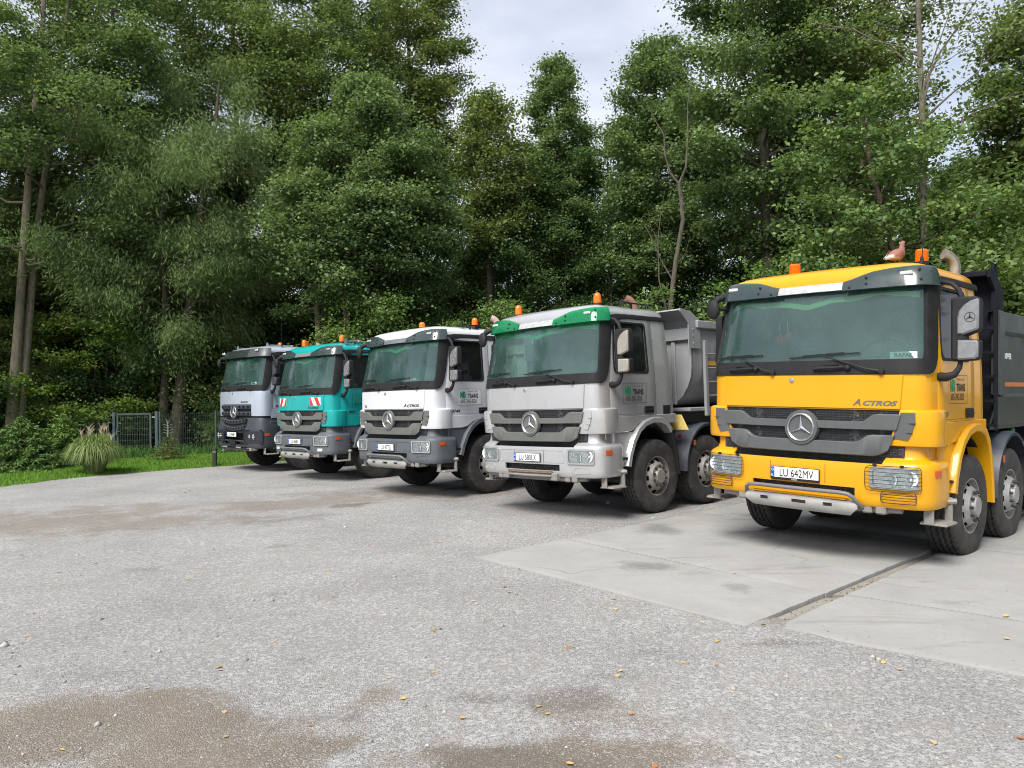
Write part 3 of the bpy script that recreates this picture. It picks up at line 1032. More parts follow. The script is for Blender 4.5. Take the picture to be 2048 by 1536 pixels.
        # claw shaped slats: bars with a row of cut-outs
        for z0, hw, yo in ((1.44, .80, 0), (1.27, .80, 0), (1.055, .64, -.045), (.885, .56, -.045)):
            mb = MB()
            nx = 33
            zs = [z0, z0 + .03, z0 + .075, z0 + .095]
            P = []
            for z in zs:
                P.append([(x, fx(x, 1.4)[1] - .035 + yo - (.015 if z < z0 + .08 and z > z0 else 0), z + (.06 * (x / hw) ** 2 if yo else 0)) for x in span(-hw, hw, nx)])
            mb.slab(P, (0, .03, 0), skip=lambda i, j: i == 1 and j % 4 in (1, 2) and not (yo == 0 and 13 <= j <= 18))
            B(mb, 'grille_slat', slatm, gro)
        stz, str_ = 1.36, .155
    st = MB()
    cy0 = fx(0, stz)[1] - .055
    st.lathe([(0, str_), (-.012, str_ - .006), (-.018, str_ - .014), (-.010, str_ - .024), (.004, str_ - .026)], (0, cy0, stz), 'y', 56, skip=lambda i, k: False)
    for k in range(3):
        th = pi / 2 + k * 2 * pi / 3
        u = (math.cos(th), math.sin(th)); v = (-u[1], u[0])
        tip = str_ - .02
        pts = [(u[0] * tip, cy0 - .004, stz + u[1] * tip), (u[0] * .011 + v[0] * .019, cy0, stz + u[1] * .011 + v[1] * .019), (0, cy0 - .024, stz), (u[0] * .011 - v[0] * .019, cy0, stz + u[1] * .011 - v[1] * .019), (0, cy0 + .004, stz)]
        st.add(pts, [(0, 1, 2), (0, 2, 3), (0, 4, 1), (0, 3, 4)])
    sto = B(st, 'star_emblem', chrome, gro, smooth=25)
    rg = MB()
    rg.lathe([(.045, str_ + .03), (.0, str_ + .022), (-.002, str_ - .004), (.006, str_ - .03), (.008, .0)], (0, cy0, stz), 'y', 48)
    B(rg, 'emblem_ring', c.get('ringm', slatm), gro)
    # ---- corner panels with louvres
    cp = MB()
    path = [(.945, .085), (1.0, .085), (1.07, .098), (1.13, .12), (1.18, .155), (1.215, .20), (1.235, .26), (1.238, .34), (1.232, .44), (1.19, .52)]
    ztab = [(1.197, .02), (1.205, .006), (1.24, 0), (1.36, 0), (1.50, 0), (1.53, .006), (1.545, .03), (1.55, .06)]
    if arocs:
        path = [(.80, .07), (.9, .09), (1.0, .10), (1.1, .14), (1.16, .20), (1.19, .28), (1.19, .36), (1.18, .46)]
        ztab = [(1.25, .02), (1.26, .004), (1.40, 0), (1.6, 0), (1.83, 0), (1.87, .01), (1.885, .03)]
    P = []
    for z, ins in ztab:
        sh_ = (1.54 - z) * .33 if not arocs else 0
        r = []
        for i, (x, y) in enumerate(path):
            x2 = x - (sh_ * max(0, 1 - i / 5.0) if i < 5 else 0)
            dx, dy = (x - .6), (y - .7)
            l = math.hypot(dx, dy)
            r.append((x2 - dx / l * ins, y - dy / l * ins - .012, z))
        P.append(r)
    cp.slab(P, lambda p: (-.02 if p[0] > 1.1 else -.004, .025, 0))
    cpo = [B(MB().join(cp), 'corner_panel', body), B(cp.mirror(), 'corner_panel', body)]
    if not arocs:
        lv = MB()
        lm = c.get('louvre', slatm)
        P = []
        for z in (1.262, 1.27, 1.35, 1.43, 1.51, 1.52):
            t = (1.54 - z) * .33
            x1 = 1.075 - max(0, (1.40 - z)) * .42
            P.append([(x, .0705 + .35 * max(0, x - 1.0) ** 1.3, z) for x in span(.955 - t * .9, x1, 6)])
        lv.slab(P, (0, .01, 0))
        for z in (1.335, 1.425):
            x1 = 1.085 - max(0, (1.40 - z)) * .42
            lv.box(x1 - .06, x1 - .004, .0640, .09, z - .005, z + .005, .002)
        B(MB().join(lv), 'louvre_panel', lm, cpo[0]); B(lv.mirror(), 'louvre_panel', lm, cpo[1])
    # ---- bumper
    bm_ = MB()
    rows = [(.600, -.05), (.606, -.02), (.63, -.004), (.69, 0), (.775, 0), (.80, 0), (.90, 0), (.985, 0), (1.02, -.006), (1.04, -.025), (1.075, -.085), (1.11, -.10), (1.196, -.105)]
    if arocs:
        rows = [(.60, -.07), (.63, -.02), (.69, 0), (.775, 0), (.80, 0), (.90, 0), (1.0, 0), (1.1, -.01), (1.2, -.03), (1.30, -.05), (1.36, -.07), (1.385, -.12)]
    hs = [0, .15, .3, .45, .585, .615, .70, .85, 1, 1.15, 1.3, 1.45, 1.6, 1.75, 1.9, 2.0, 2.12, 2.24]
    cols = [-s for s in reversed(hs[1:])] + hs
    P = []
    for z, d in rows:
        r = []
        for s in cols:
            s2 = s
            if z > 1.03 and .6 < abs(s) < 1.2 and not arocs:
                s2 = s + math.copysign((z - 1.03) * .45 * (1.2 - abs(s)) / .6, s)
            r.append(SB(s2, z, d))
        P.append(r)
    def bskip(i, j):
        s = abs(cols[j] + cols[j + 1]) / 2
        z = (rows[i][0] + rows[i + 1][0]) / 2
        if s < .60 and .69 < z < .775:
            return True
        if not arocs and z > 1.02 and s < .85:
            return True
        if arocs and z > .80 and s < .60:
            return True
        return False
    bm_.slab(P, lambda p: (-.012 * (1 if p[0] > 0 else -1) if abs(p[0]) > 1.1 else 0, .03, 0), skip=bskip)
    bo = B(bm_, 'bumper', low, lift=False)
    it = MB()
    it.box(-.60, .60, .06, .10, .67, .80); it.box(-.86, .86, .10, .16, .98, 1.20)
    for k in range(7):
        it.box(-.30, .42, .09, .105, 1.008 + k * .011, 1.013 + k * .011)
    B(it, 'air_intake', c['mesh'], bo, lift=False)
    if not arocs:
        for x in (-.34, .26):
            B(MB().slab([[bfx(x + e, z, .0025) for e in (-.0022, .0022)] for z in (.79, .9, .985)], (0, .004, 0)), 'panel_gap', blk, bo, lift=False)
        if c.get('recess', True):
            rc = MB()
            ring(rc, lambda x, z, d: bfx(x, z, d), rrect(-.66, .64, .80, .975, .03), rrect(-.652, .632, .808, .967, .025), -.001, .005, sub=6)
            B(rc, 'bumper_moulding', low, bo, lift=False)
    # ---- headlights
    refl = M('reflector', (.90, .92, .93), .25, .45, var=.12, vs=40, bmp=.9, bs=28)
    lensm = glass('lamp_lens', (.92, .95, .95), 1.5, .06)
    for g in (-1, 1):
        if not arocs:
            xa, xb, za, zb = .69, 1.115, .79, .998
            he = empty('headlight', (0, 0, 0), root)
            mb = MB()
            sa_, sb_ = bs_of(xa), bs_of(xb)
            ring(mb, lambda s, z, d: SB(g * s, z, d), rrect(sa_, sb_, za, zb, .04), rrect(sa_ + .035, sb_ - .035, za + .02, zb - .02, .03), -.01, .020, sub=4)
            mb.build('bezel', c['bezel'], he)
            mb = MB()
            mb.grid([[SB(g * s, z, .003) for s in span(sa_ + .02, sb_ - .02, 9)] for z in span(za + .01, zb - .01, 5)])
            rnd = random.Random(5)
            for (fx0, fz0, rr) in ((.30, .42, .070), (.72, .50, .078)):
                p = SB(g * (sa_ + (sb_ - sa_) * fx0), za + (zb - za) * fz0, .004)
                mb.lathe([(.0, rr), (-.008, rr * .97), (-.008, rr * .90), (-.001, rr * .6), (.0, rr * .32), (-.009, rr * .26), (-.011, rr * .12), (-.011, 0)], p, 'y', 20)
            mb.build('reflector', refl, he)
            mb = MB()
            mb.grid([[SB(g * s, z, .0165) for s in span(sa_ + .03, sb_ - .03, 9)] for z in span(za + .018, zb - .018, 4)])
            mb.build('lens', lensm, he)
            if c.get('foglamp'):
                mb = MB()
                ring(mb, lambda x, z, d: bfx(g * x, z, d), rrect(.80, .99, .668, .745, .03), rrect(.812, .978, .680, .733, .024), -.004, .008, sub=3)
                mb.slab([[bfx(g * x, z, .003) for x in span(.81, .98, 4)] for z in (.678, .735)], (0, .006, 0), m=1)
                B(mb, 'fog_lamp', [c['bezel'], refl], lift=False)
            else:
                mb = MB()
                ring(mb, lambda x, z, d: bfx(g * x, z, d), rrect(.80, 1.05, .66, .745, .035), rrect(.808, 1.042, .668, .737, .03), -.003, .004, sub=3)
                B(mb, 'fog_lamp_blank', low, bo, lift=False)
            if c.get('guard'):
                mb = MB()
                L = rrect(bs_of(.655), bs_of(1.125), .765, 1.008, .06)
                mb.tube([SB(g * s, z, .030) for s, z in L], .0032, 6, True)
                for k in range(6):
                    z = .80 + k * .037
                    mb.tube([SB(g * s, z, .030) for s in span(bs_of(.655 + (.004 if k else .02)), bs_of(1.125), 7)], .0024, 5)
                L = rrect(bs_of(.80), bs_of(1.09), .66, .765, .03)
                mb.tube([SB(g * s, z, .026) for s, z in L], .004, 6, True)
                for z in (.69, .715, .74):
                    mb.tube([SB(g * s, z, .026) for s in span(bs_of(.80), bs_of(1.09), 5)], .003, 5)
                for x in (.74, .98):
                    p = bfx(g * x, 1.012, .012)
                    mb.box(p[0] - .015, p[0] + .015, p[1] - .02, p[1] + .015, 1.004, 1.024, .004)
                B(mb, 'headlight_guard', blk, he, lift=False)
        else:
            mb = MB()
            sa_, sb_ = bs_of(.55), bs_of(1.19)
            L = rrect(sa_, sb_, .72, 1.06, .08)
            mb.tube([SB(g * s, z, .02) for s, z in L], .012, 6, True)
            for k in range(6):
                mb.tube([SB(g * s, .765 + k * .052, .02) for s in span(sa_ + .02, sb_ - .01, 7)], .007, 5)
            he = B(mb, 'headlight_guard', dk, lift=False)
            mb = MB()
            for s, rr in ((bs_of(.80), .05), (bs_of(.97), .065)):
                mb.lathe([(-.012, rr), (.0, rr * .8), (.01, rr * .3), (.01, 0)], SB(g * s, .90, -.002), 'y', 18)
            B(mb, 'headlight', refl, lift=False)
        # side marker
        mb = MB()
        mb.slab([[SB(g * s, z, .008) for s in (1.78, 1.87, 1.95, 2.02)] for z in (.915, .975)], lambda p: (-.006 * g, .006, 0))
        B(mb, 'marker_lamp', amber('marker_orange', (.55, .09, .02)), lift=False)
    # ---- number plate
    pz = 1.0 if arocs else .868
    pz = c.get('platez', pz)
    px0, px1 = c.get('platex', (-.315, .205))
    pf = MB()
    pf.box(px0 - .006, px1 + .006, -.050, -.036, pz - (.078 if c.get('strip') else .063), pz + .060, .004)
    po = B(pf, 'license_plate', blk, lift=False)
    pw = MB()
    pw.box(px0, px1, -.056, -.050, pz - .054, pz + .054, .002)
    B(pw, 'plate_face', M('plate_white', (.78, .78, .76), .35, dust=.15), po, lift=False)
    pb = MB(); pb.box(px0 + .001, px0 + .042, -.0585, -.056, pz - .053, pz + .053, .001)
    B(pb, 'country_band', M('plate_blue', (.01, .06, .42), .35), po, lift=False)
    tx = MB()
    w_ = text2d(c['plate'], .115, .74)[2]
    put_text(tx, c['plate'], lambda u, v: (u, -.0595, v), (px0 + px1) / 2 + .022, pz - .040, .115, .74 * min(1.0, .445 / w_), align='C')
    B(tx, 'lettering', M('ink_black', (.012, .012, .012), .5), po, smooth=0, lift=False)
    tx = MB()
    put_text(tx, 'PL', lambda u, v: (u, -.0605, v), px0 + .0215, pz - .045, .032, .9, align='C')
    for k in range(12):
        a_ = 2 * pi * k / 12
        tx.box(px0 + .0215 + .012 * math.cos(a_) - .002, px0 + .0215 + .012 * math.cos(a_) + .002, -.0605, -.0588, pz + .025 + .012 * math.sin(a_) - .002, pz + .025 + .012 * math.sin(a_) + .002)
    B(tx, 'country_letters', M('ink_white', (.8, .8, .8), .5), po, smooth=0, lift=False)
    if c.get('strip'):
        tx = MB(); put_text(tx, c['strip'], lambda u, v: (u, -.0512, v), (px0 + px1) / 2, pz - .073, .017, 1.0, align='C')
        B(tx, 'holder_lettering', M('ink_white', (.8, .8, .8), .5), po, smooth=0, lift=False)
    # ---- skid plate and bull bar, or the plain tow step of the silver truck
    if c.get('skid'):
        steel = M('dull_steel_paint', (.36, .355, .34), .55, .15, var=.18, vs=7, bmp=.08, bs=60, dust=.4, dtop=.8)
        mb = MB()
        xs = [-.60, -.585, -.55, -.46, -.42, -.33, -.28, -.17, -.06, -.01, .10, .15, .20, .27, .36, .41, .47, .55, .585, .60]
        xs = sorted(set(xs))
        zs = [.500, .515, .545, .575, .612, .64, .655]
        holes = ((-.42, -.33), (-.06, .10 - .07), (.27, .36))
        P = []
        for i, z in enumerate(zs):
            t = i / 6
            r = []
            for x in xs:
                xx = x * (1.0 - .14 * max(0, (.575 - z) / .075)) if z < .575 else x * (1 - .06 * max(0, (z - .612) / .043))
                rib = .018 * math.cos(xx * 2 * pi / .345 + .3)
                r.append((xx, -.115 + .10 * xx * xx + .13 * abs(t - .6) ** 1.6 + rib * .6 * math.sin(pi * t), z))
            P.append(r)
        hx = ((-.42, -.33), (-.06, -.01), (-.01, .10), (.27, .36))
        def skp(i, j):
            if not (.574 < (zs[i] + zs[i + 1]) / 2 < .613):
                return False
            m_ = (xs[j] + xs[j + 1]) / 2
            return -.42 < m_ < -.33 or -.06 < m_ < .05 or .27 < m_ < .36
        mb.slab(P, (0, .02, .0), skip=skp)
        B(mb, 'skid_plate', steel, smooth=45, lift=False)
        mb = MB()
        mb.tube([(-.62, .10, .555), (-.615, .03, .58), (-.60, -.05, .63), (-.575, -.10, .69), (-.53, -.125, .722), (-.45, -.135, .73), (-.2, -.15, .73), (.2, -.15, .73), (.45, -.135, .73), (.53, -.125, .722), (.575, -.10, .69), (.60, -.05, .63), (.615, .03, .58), (.62, .10, .555)], .021, 10)
        B(mb, 'bull_bar', c.get('barm', M('bar_grey', (.14, .14, .145), .45, dust=.3, dtop=.9)), smooth=60, lift=False)
        mb = MB()
        mb.box(-.50, .50, -.10, .06, .655, .668, .004)
        B(mb, 'bumper_step', low, lift=False)
        mb = MB()
        for k in range(34):
            x = -.49 + k * .0295
            mb.box(x, x + .014, -.095, .05, .6685, .674)
        B(mb, 'step_tread', low, lift=False)
    elif not arocs:
        mud = M('rusty_mud', (.22, .15, .10), .85, var=.4, vs=9, bmp=.3, bs=40)
        mb = MB()
        mb.box(-.42, .44, -.09, .08, .655, .675, .005)
        for k in range(16):
            mb.box(-.41 + k * .053, -.385 + k * .053, -.097, .04, .675, .683, .002)
        B(mb, 'bumper_step', mud, lift=False)
        mb = MB()
        mb.tube([(-.42, -.06, .62), (.0, -.08, .615), (.44, -.06, .62)], .018, 8)
        mb.tube([(-.3, -.03, .60), (.42, -.03, .59)], .014, 8)
        for x in (-.50, .47):
            mb.box(x - .06, x + .06, -.06, .16, .55, .66, .012)
        B(mb, 'tow_bracket', M('bracket_grey', (.20, .19, .18), .7, dust=.5, dtop=.9), lift=False)
    else:
        mb = MB()
        mb.box(-.75, .75, -.05, .18, .575, .60, .008)
        for x in (-.45, .30):
            mb.box(x - .12, x + .12, -.062, -.03, .60, .635, .006, m=1)
        mb.box(-.20, .12, -.06, .02, .68, .80, .01)
        B(mb, 'lower_apron', [dk, M('bar_silver', (.5, .5, .5), .4, .6)], lift=False)
    # ---- boarding steps, arch flares, wheel-house
    for g in (-1, 1):
        mb = MB()
        X = lambda x: g * x
        def bx(x0, x1, *r, **k):
            mb.box(min(X(x0), X(x1)), max(X(x0), X(x1)), *r, **k)
        bx(1.02, 1.13, .30, .80, .72, 1.215, b=.02)
        bx(1.12, 1.20, .44, .78, .775, .835, b=.02)
        if arocs:
            bx(1.05, 1.19, .35, .85, .60, 1.28, b=.02); bx(1.12, 1.215, .42, .80, .95, .99, b=.01); bx(1.12, 1.215, .42, .80, .58, .62, b=.01)
        B(mb, 'step_well', low, lift=False)
        mb = MB()
        bx(1.13, 1.222, .45, .72, .836, .845, b=.003)
        for k in range(7):
            bx(1.135, 1.215, .46 + k * .036, .478 + k * .036, .8455, .852)
        B(mb, 'step_tread', dk, lift=False)
        mb = MB()
        galv = M('dirty_galvanised', (.30, .285, .26), .65, .4, var=.25, vs=20, bmp=.15, bs=60, dust=.55, dtop=.9)
        bx(1.06, 1.30, .24, .52, .455, .475, b=.004)
        for k in range(6):
            bx(1.07, 1.29, .255 + k * .045, .273 + k * .045, .4755, .484)
        bx(1.10, 1.19, .22, .245, .46, .62, b=.006); bx(1.18, 1.25, .53, .56, .46, .70, b=.006)
        mb.tube([(X(1.16), .5, .66), (X(1.28), .56, .665)], .028, 8)
        B(mb, 'boarding_step', galv, lift=False)
        # flare
        path = [(.64, .735), (.69, .90), (.79, 1.10), (.92, 1.25), (1.08, 1.345), (1.28, 1.392), (1.48, 1.388), (1.62, 1.34), (1.74, 1.22), (1.82, 1.04), (1.875, .78), (1.905, .52)]
        ctr = (1.36, .53)
        P = []
        for k, (y, z) in enumerate(path):
            dy, dz_ = ctr[0] - y, ctr[1] - z
            l = math.hypot(dy, dz_)
            dy, dz_ = dy / l, dz_ / l
            th = .085 if k < 9 else .085 - (k - 8) * .012
            P.append([(X(1.13), y, z), (X(1.225), y + dy * .004, z + dz_ * .004), (X(1.238), y + dy * .014, z + dz_ * .014), (X(1.240), y + dy * (th - .012), z + dz_ * (th - .012)), (X(1.228), y + dy * th, z + dz_ * th), (X(1.02), y + dy * (th + .01), z + dz_ * (th + .01))])
        mb = MB()
        if c.get('split_arch'):
            mb.grid(P[:9]); B(mb, 'wheel_arch', arch, lift=False)
            mb = MB().grid(P[8:]); B(mb, 'wheel_arch', dk, lift=False)
        else:
            mb.grid(P); B(mb, 'wheel_arch', arch, lift=False)
        if not arocs:
            mb = MB()
            mb.prism([(.44, 1.205), (.44, .86), (.62, .76), (.66, .74), (.70, .88), (.80, 1.09), (.90, 1.205)], lambda y, z, d: (X(d), y, z), 1.05, 1.165, bev=.02)
            B(mb, 'side_panel', low, lift=False)
        mb = MB()
        P = [[(X(x), ctr[0] + .60 * math.cos(t), ctr[1] + .05 + .66 * math.sin(t)) for x in (.55, .8, 1.12)] for t in span(-.25, pi + .1, 16)]
        mb.slab(P, (0, 0, .012))
        B(mb, 'wheel_house', blk, lift=False)
    # ---- doors
    for g in (-1, 1):
        mb = MB()
        zd = [1.448, 1.47, 1.7, 1.9, 2.045, 2.2, 2.4, 2.6, 2.735, 2.80]
        P = []
        for z in zd:
            yf = yB(z) + .038
            wf = max(yf + .055, .53)
            ys = [yf, yf + .012, wf, (wf + 1.26) / 2, 1.26, 1.418, 1.43]
            P.append([(g * (lerp(XS, z) + (.002 if k in (0, 6) else .010)), y, z) for k, y in enumerate(ys)])
        mb.slab(P, (-g * .03, 0, 0), skip=lambda i, j: 2.045 <= zd[i] < 2.735 and j in (2, 3))
        do = B(mb, 'door', body)
        mb = MB()
        mb.grid([[(g * (lerp(XS, z) - .006), y, z) for y in (.50, .8, 1.1, 1.275)] for z in (2.03, 2.3, 2.55, 2.75)])
        B(mb, 'door_window', c['sglass'], do)
        mb = MB()
        ring(mb, lambda y, z, d: (g * (lerp(XS, z) + d), y + max(0, z - 2.3) * .16 * (1 if y < .9 else 0), z), rrect(.485, 1.285, 2.022, 2.755, .06), rrect(.515, 1.255, 2.05, 2.728, .075), .0, .016, sub=4)
        B(mb, 'window_seal', blk, do)
        mb = MB()
        mb.box(min(g * 1.178, g * 1.197), max(g * 1.178, g * 1.197), 1.13, 1.35, 1.452, 1.552, .012)
        mb.box(min(g * 1.19, g * 1.208), max(g * 1.19, g * 1.208), 1.15, 1.33, 1.485, 1.512, .006)
        B(mb, 'door_handle', blk, do)
        if g > 0:
            sx = lambda y, z: side(y, z, .0128)
            o_ = c.get('sign', (.66, 1.20, 1.60, 1.885))
            mb = MB()
            if c.get('signbg'):
                mb.slab([[side(y, z, .0115) for y in (o_[0], o_[1])] for z in (o_[2], o_[3])], (-.002, 0, 0))
                sg = B(mb, 'door_sign', M('decal_white', (.74, .74, .73), .4), do)
            else:
                sg = do
            mb = MB()
            t_ = .004
            for a0, a1, b0, b1 in ((o_[0], o_[1], o_[2], o_[2] + t_), (o_[0], o_[1], o_[3] - t_, o_[3]), (o_[0], o_[0] + t_, o_[2] + t_, o_[3] - t_), (o_[1] - t_, o_[1], o_[2] + t_, o_[3] - t_)):
                mb.add([sx(a0, b0), sx(a1, b0), sx(a1, b1), sx(a0, b1)], [(0, 1, 2, 3)])
            put_text(mb, 'TRANS', sx, o_[0] + .225, o_[2] + .125, .108, .72, bold=.003)
            put_text(mb, 'MICHAŁ DICKI', sx, o_[0] + .225, o_[2] + .232, .030, 1.0, 1.25)
            put_text(mb, '605-242-820', sx, o_[0] + .05, o_[2] + .035, .098, .76)
            B(mb, 'lettering', M('ink_black', (.012, .012, .012), .5), do, smooth=0)
            mb = MB()
            put_text(mb, 'MB', sx, o_[0] + .045, o_[2] + .128, .155, .66, .86, bold=.008)
            B(mb, 'sign_logo', M('ink_green', (.03, .32, .16), .5), do, smooth=0)
            if c.get('num'):
                mb = MB()
                put_text(mb, c['num'], lambda y, z: side(y, z, .0135), c.get('numy', .46), 1.474, .075, 1.25, 1.0, .35, .003)
                B(mb, 'number_badge', chrome if c['key'] in 'Y' else M('badge_dark', (.06, .06, .06), .4, .5), do, smooth=0)
    if c['key'] in 'SW':
        mb = MB(); mb.box(1.168, 1.178, 1.60, 1.78, 1.40, 1.555, .01)
        B(mb, 'side_hatch', blk)
    # ---- badge on the flap
    mb = MB()
    name, bx0 = c['badge']
    w_ = put_text(mb, name[0], lambda x, z: fx(x, z, .0165), bx0, 1.585, .086, 1.15, .95, .35, .003)
    put_text(mb, name[1:], lambda x, z: fx(x, z, .0165), bx0 + w_ + .010, 1.585, .064, 1.5, .98, .35, .003)
    if c.get('v6'):
        put_text(mb, 'V6', lambda x, z: fx(x, z, .0165), -.88, 1.585, .07, .9, bold=.003)
    B(mb, 'model_lettering', M('badge_chrome', (.30, .30, .30), .25, 1.0) if c['key'] == 'Y' else M('badge_dark', (.06, .06, .06), .4, .5), flo, smooth=0)
    if c.get('warn'):
        for x0, lean in ((-.90, 1), (.50, -1)):
            mb = MB()
            z0, z1, x1 = 1.655, 1.83, x0 + .36
            mb.slab([[fx(x, z, .017) for x in span(x0, x1, 4)] for z in (z0, z1)], (0, .003, 0))
            wo = B(mb, 'warning_panel', M('sign_white', (.75, .75, .74), .35), flo)
            mb = MB()
            for k in (0, 2):
                a0 = x0 + k * .12 if lean < 0 else x0 + k * .12
                mb.add([fx(max(x0, min(x1, a0 - lean * -.0 + (0 if lean > 0 else 0))), z0, .0185), fx(min(x1, a0 + .12), z0, .0185), fx(max(x0, min(x1, a0 + .12 + lean * .10)), z1, .0185), fx(max(x0, min(x1, a0 + lean * .10)), z1, .0185)], [(0, 1, 2, 3)])
            B(mb, 'red_stripes', M('sign_red', (.62, .03, .02), .35), wo, smooth=0)
    # ---- sun visor
    if not arocs:
        topz = [(0, 2.835), (.36, 2.835), (.42, 2.85), (.50, 2.88), (.62, 2.915), (.80, 2.937), (1.0, 2.945), (1.2, 2.945)]
        for kx, (sa_, sb_) in enumerate(((-1.80, -.375), (-.375, .375), (.375, 1.80))):
            mb = MB()
            P = []
            sl = span(sa_, sb_, 15)
            for t, d in ((0, .072), (.04, .082), (.5, .076), (.9, .062), (1, .046)):
                r = []
                for s in sl:
                    x = abs(S(s, 2.8)[0])
                    zt = lerp(topz, x) if kx != 1 else 2.835
                    zb = 2.735 + .012 * max(0, abs(s) - 1) + (.012 if kx == 1 else 0)
                    z = zb + (zt - zb) * t
                    r.append(S(s, z, d - (.02 if kx == 1 else 0)))
                P.append(r)
            mb.slab(P, (0, .006, 0))
            B(mb, 'sun_visor', c['visorc'] if kx == 1 else c['visor'], smooth=50)
        m2 = MB()
        for g in (-1, 1):
            p = S(g * 1.02, 2.865, .078)
            B(MB().box(p[0] - .062, p[0] + .062, p[1] - .012, p[1] + .02, 2.845, 2.888, .012), 'position_lamp', M('lamp_chrome', (.8, .8, .78), .2, .7))
            for s, z in ((.62, 2.79), (.62, 2.855), (1.30, 2.80), (1.30, 2.90), (.45, 2.765)):
                p = S(g * s, z, .080)
                m2.lathe([(.006, .013), (-.006, .012), (-.008, .0)], p, 'y', 10)
        B(m2, 'visor_bolts', blk)['kind'] = 'stuff'
    else:
        mb = MB()
        P = []
        for t, d in ((0, .10), (.04, .112), (.5, .10), (1, .06)):
            P.append([S(s, 2.74 + .21 * t, d) for s in span(-1.7, 1.0, 21)])
        mb.slab(P, (0, .006, 0)); B(mb, 'sun_visor', c['visor'], smooth=50)
        mb = MB()
        P = []
        for t, d in ((0, .115), (.04, .127), (.5, .115), (1, .07)):
            P.append([S(s, 2.735 + .22 * t, d) for s in span(.55, 1.72, 11)])
        mb.slab(P, (0, .006, 0)); B(mb, 'sun_visor', M('visor_charcoal', (.06, .062, .065), .4), smooth=50)
        for s in (-1.2, .95):
            p = S(s, 2.90, .13)
            B(MB().box(p[0] - .07, p[0] + .07, p[1] - .015, p[1] + .02, 2.87, 2.93, .012), 'position_lamp', M('lamp_chrome', (.8, .8, .78), .2, .7))
    # ---- wipers, grab handles on the black panel
    for bx_, tip0, tip1 in ((-.33, (-1.08, 2.085), (-.48, 2.105)), (.78, (-.16, 2.065), (.56, 2.105))):
        mb = MB()
        p0 = S(0, 1.905, .03); b = fx(bx_, 1.915, .035)
        mid = ((tip0[0] + tip1[0]) / 2, (tip0[1] + tip1[1]) / 2)
        mp = fx(mid[0], mid[1], .03)
        h1 = fx(bx_ + (mid[0] - bx_) * .25, 1.945, .05)
        mb.tube([b, h1, mp], [.014, .010, .006], 6)
        mb.lathe([(.02, .026), (-.02, .024), (-.024, .0)], b, 'y', 12)
        mb.tube([fx(tip0[0] + (tip1[0] - tip0[0]) * t, tip0[1] + (tip1[1] - tip0[1]) * t, .018) for t in span(0, 1, 7)], .007, 5)
        mb.tube([fx(tip0[0] + (tip1[0] - tip0[0]) * t, tip0[1] + (tip1[1] - tip0[1]) * t + .012, .024) for t in span(.2, .8, 5)], .005, 5)
        B(mb, 'wiper', blk)
    for hx in (-.72, .28):
        mb = MB()
        mb.tube([fx(hx - .16, 1.948, .01), fx(hx - .15, 1.948, .04), fx(hx, 1.955, .05), fx(hx + .15, 1.962, .04), fx(hx + .16, 1.962, .01)], .016, 8, flat=.8)
        mb.ball(fx(hx + .18, 1.955, .03), .03, 6)
        mb.box(hx - .09, hx + .09, fx(hx, 1.99, .014)[1] - .004, fx(hx, 1.99, .014)[1] + .02, 1.985, 1.993)
        B(mb, 'grab_handle', blk)
    # ---- mirrors
    mh, mc = plastic('mirror_black', .02), c['mirror']
    for g in (-1, 1):
        me_ = empty('mirror', (0, 0, 0), root)
        fn = (lambda x, z, d: (x, d, z)) if g > 0 else (lambda x, z, d: (-(1.235 + (.46 - d)), .46 + (x - 1.285), z))     # the kerb-side one is folded flat along the door
        mb = MB()
        mb.prism([(1.285, 2.04), (1.30, 2.015), (1.345, 2.005), (1.50, 2.015), (1.525, 2.04), (1.53, 2.19), (1.515, 2.205), (1.42, 2.215), (1.415, 2.245), (1.515, 2.285), (1.533, 2.31), (1.535, 2.56), (1.52, 2.595), (1.49, 2.61), (1.32, 2.615), (1.29, 2.60), (1.285, 2.57)], fn, .46, .36, bev=.022)
        B(mb, 'housing', mh, me_)
        mb = MB()
        mb.prism([(1.345, 2.265), (1.40, 2.255), (1.515, 2.298), (1.526, 2.315), (1.528, 2.57), (1.515, 2.585), (1.46, 2.57), (1.40, 2.53), (1.36, 2.475), (1.347, 2.42)], fn, .38, .340, bev=.016)
        mb.prism([(1.345, 2.03), (1.36, 2.02), (1.50, 2.028), (1.52, 2.048), (1.523, 2.182), (1.508, 2.198), (1.35, 2.205)], fn, .38, .340, bev=.016)
        if c['key'] in 'WT':
            for k in range(5 if g > 0 else 0):
                for j in range(8):
                    x, z = 1.37 + k * .034, 2.06 + j * .062
                    if 2.18 < z < 2.30 or (z > 2.42 and x < 1.43) or z > 2.54 or x > 1.51:
                        continue
                    t = .011 * (1 if (k + j) % 2 else -1)
                    mb.tube([(g * (x - .011), .3385, z - t), (g * (x + .011), .3385, z + t)], .004, 4)
        B(mb, 'cover', mc, me_)
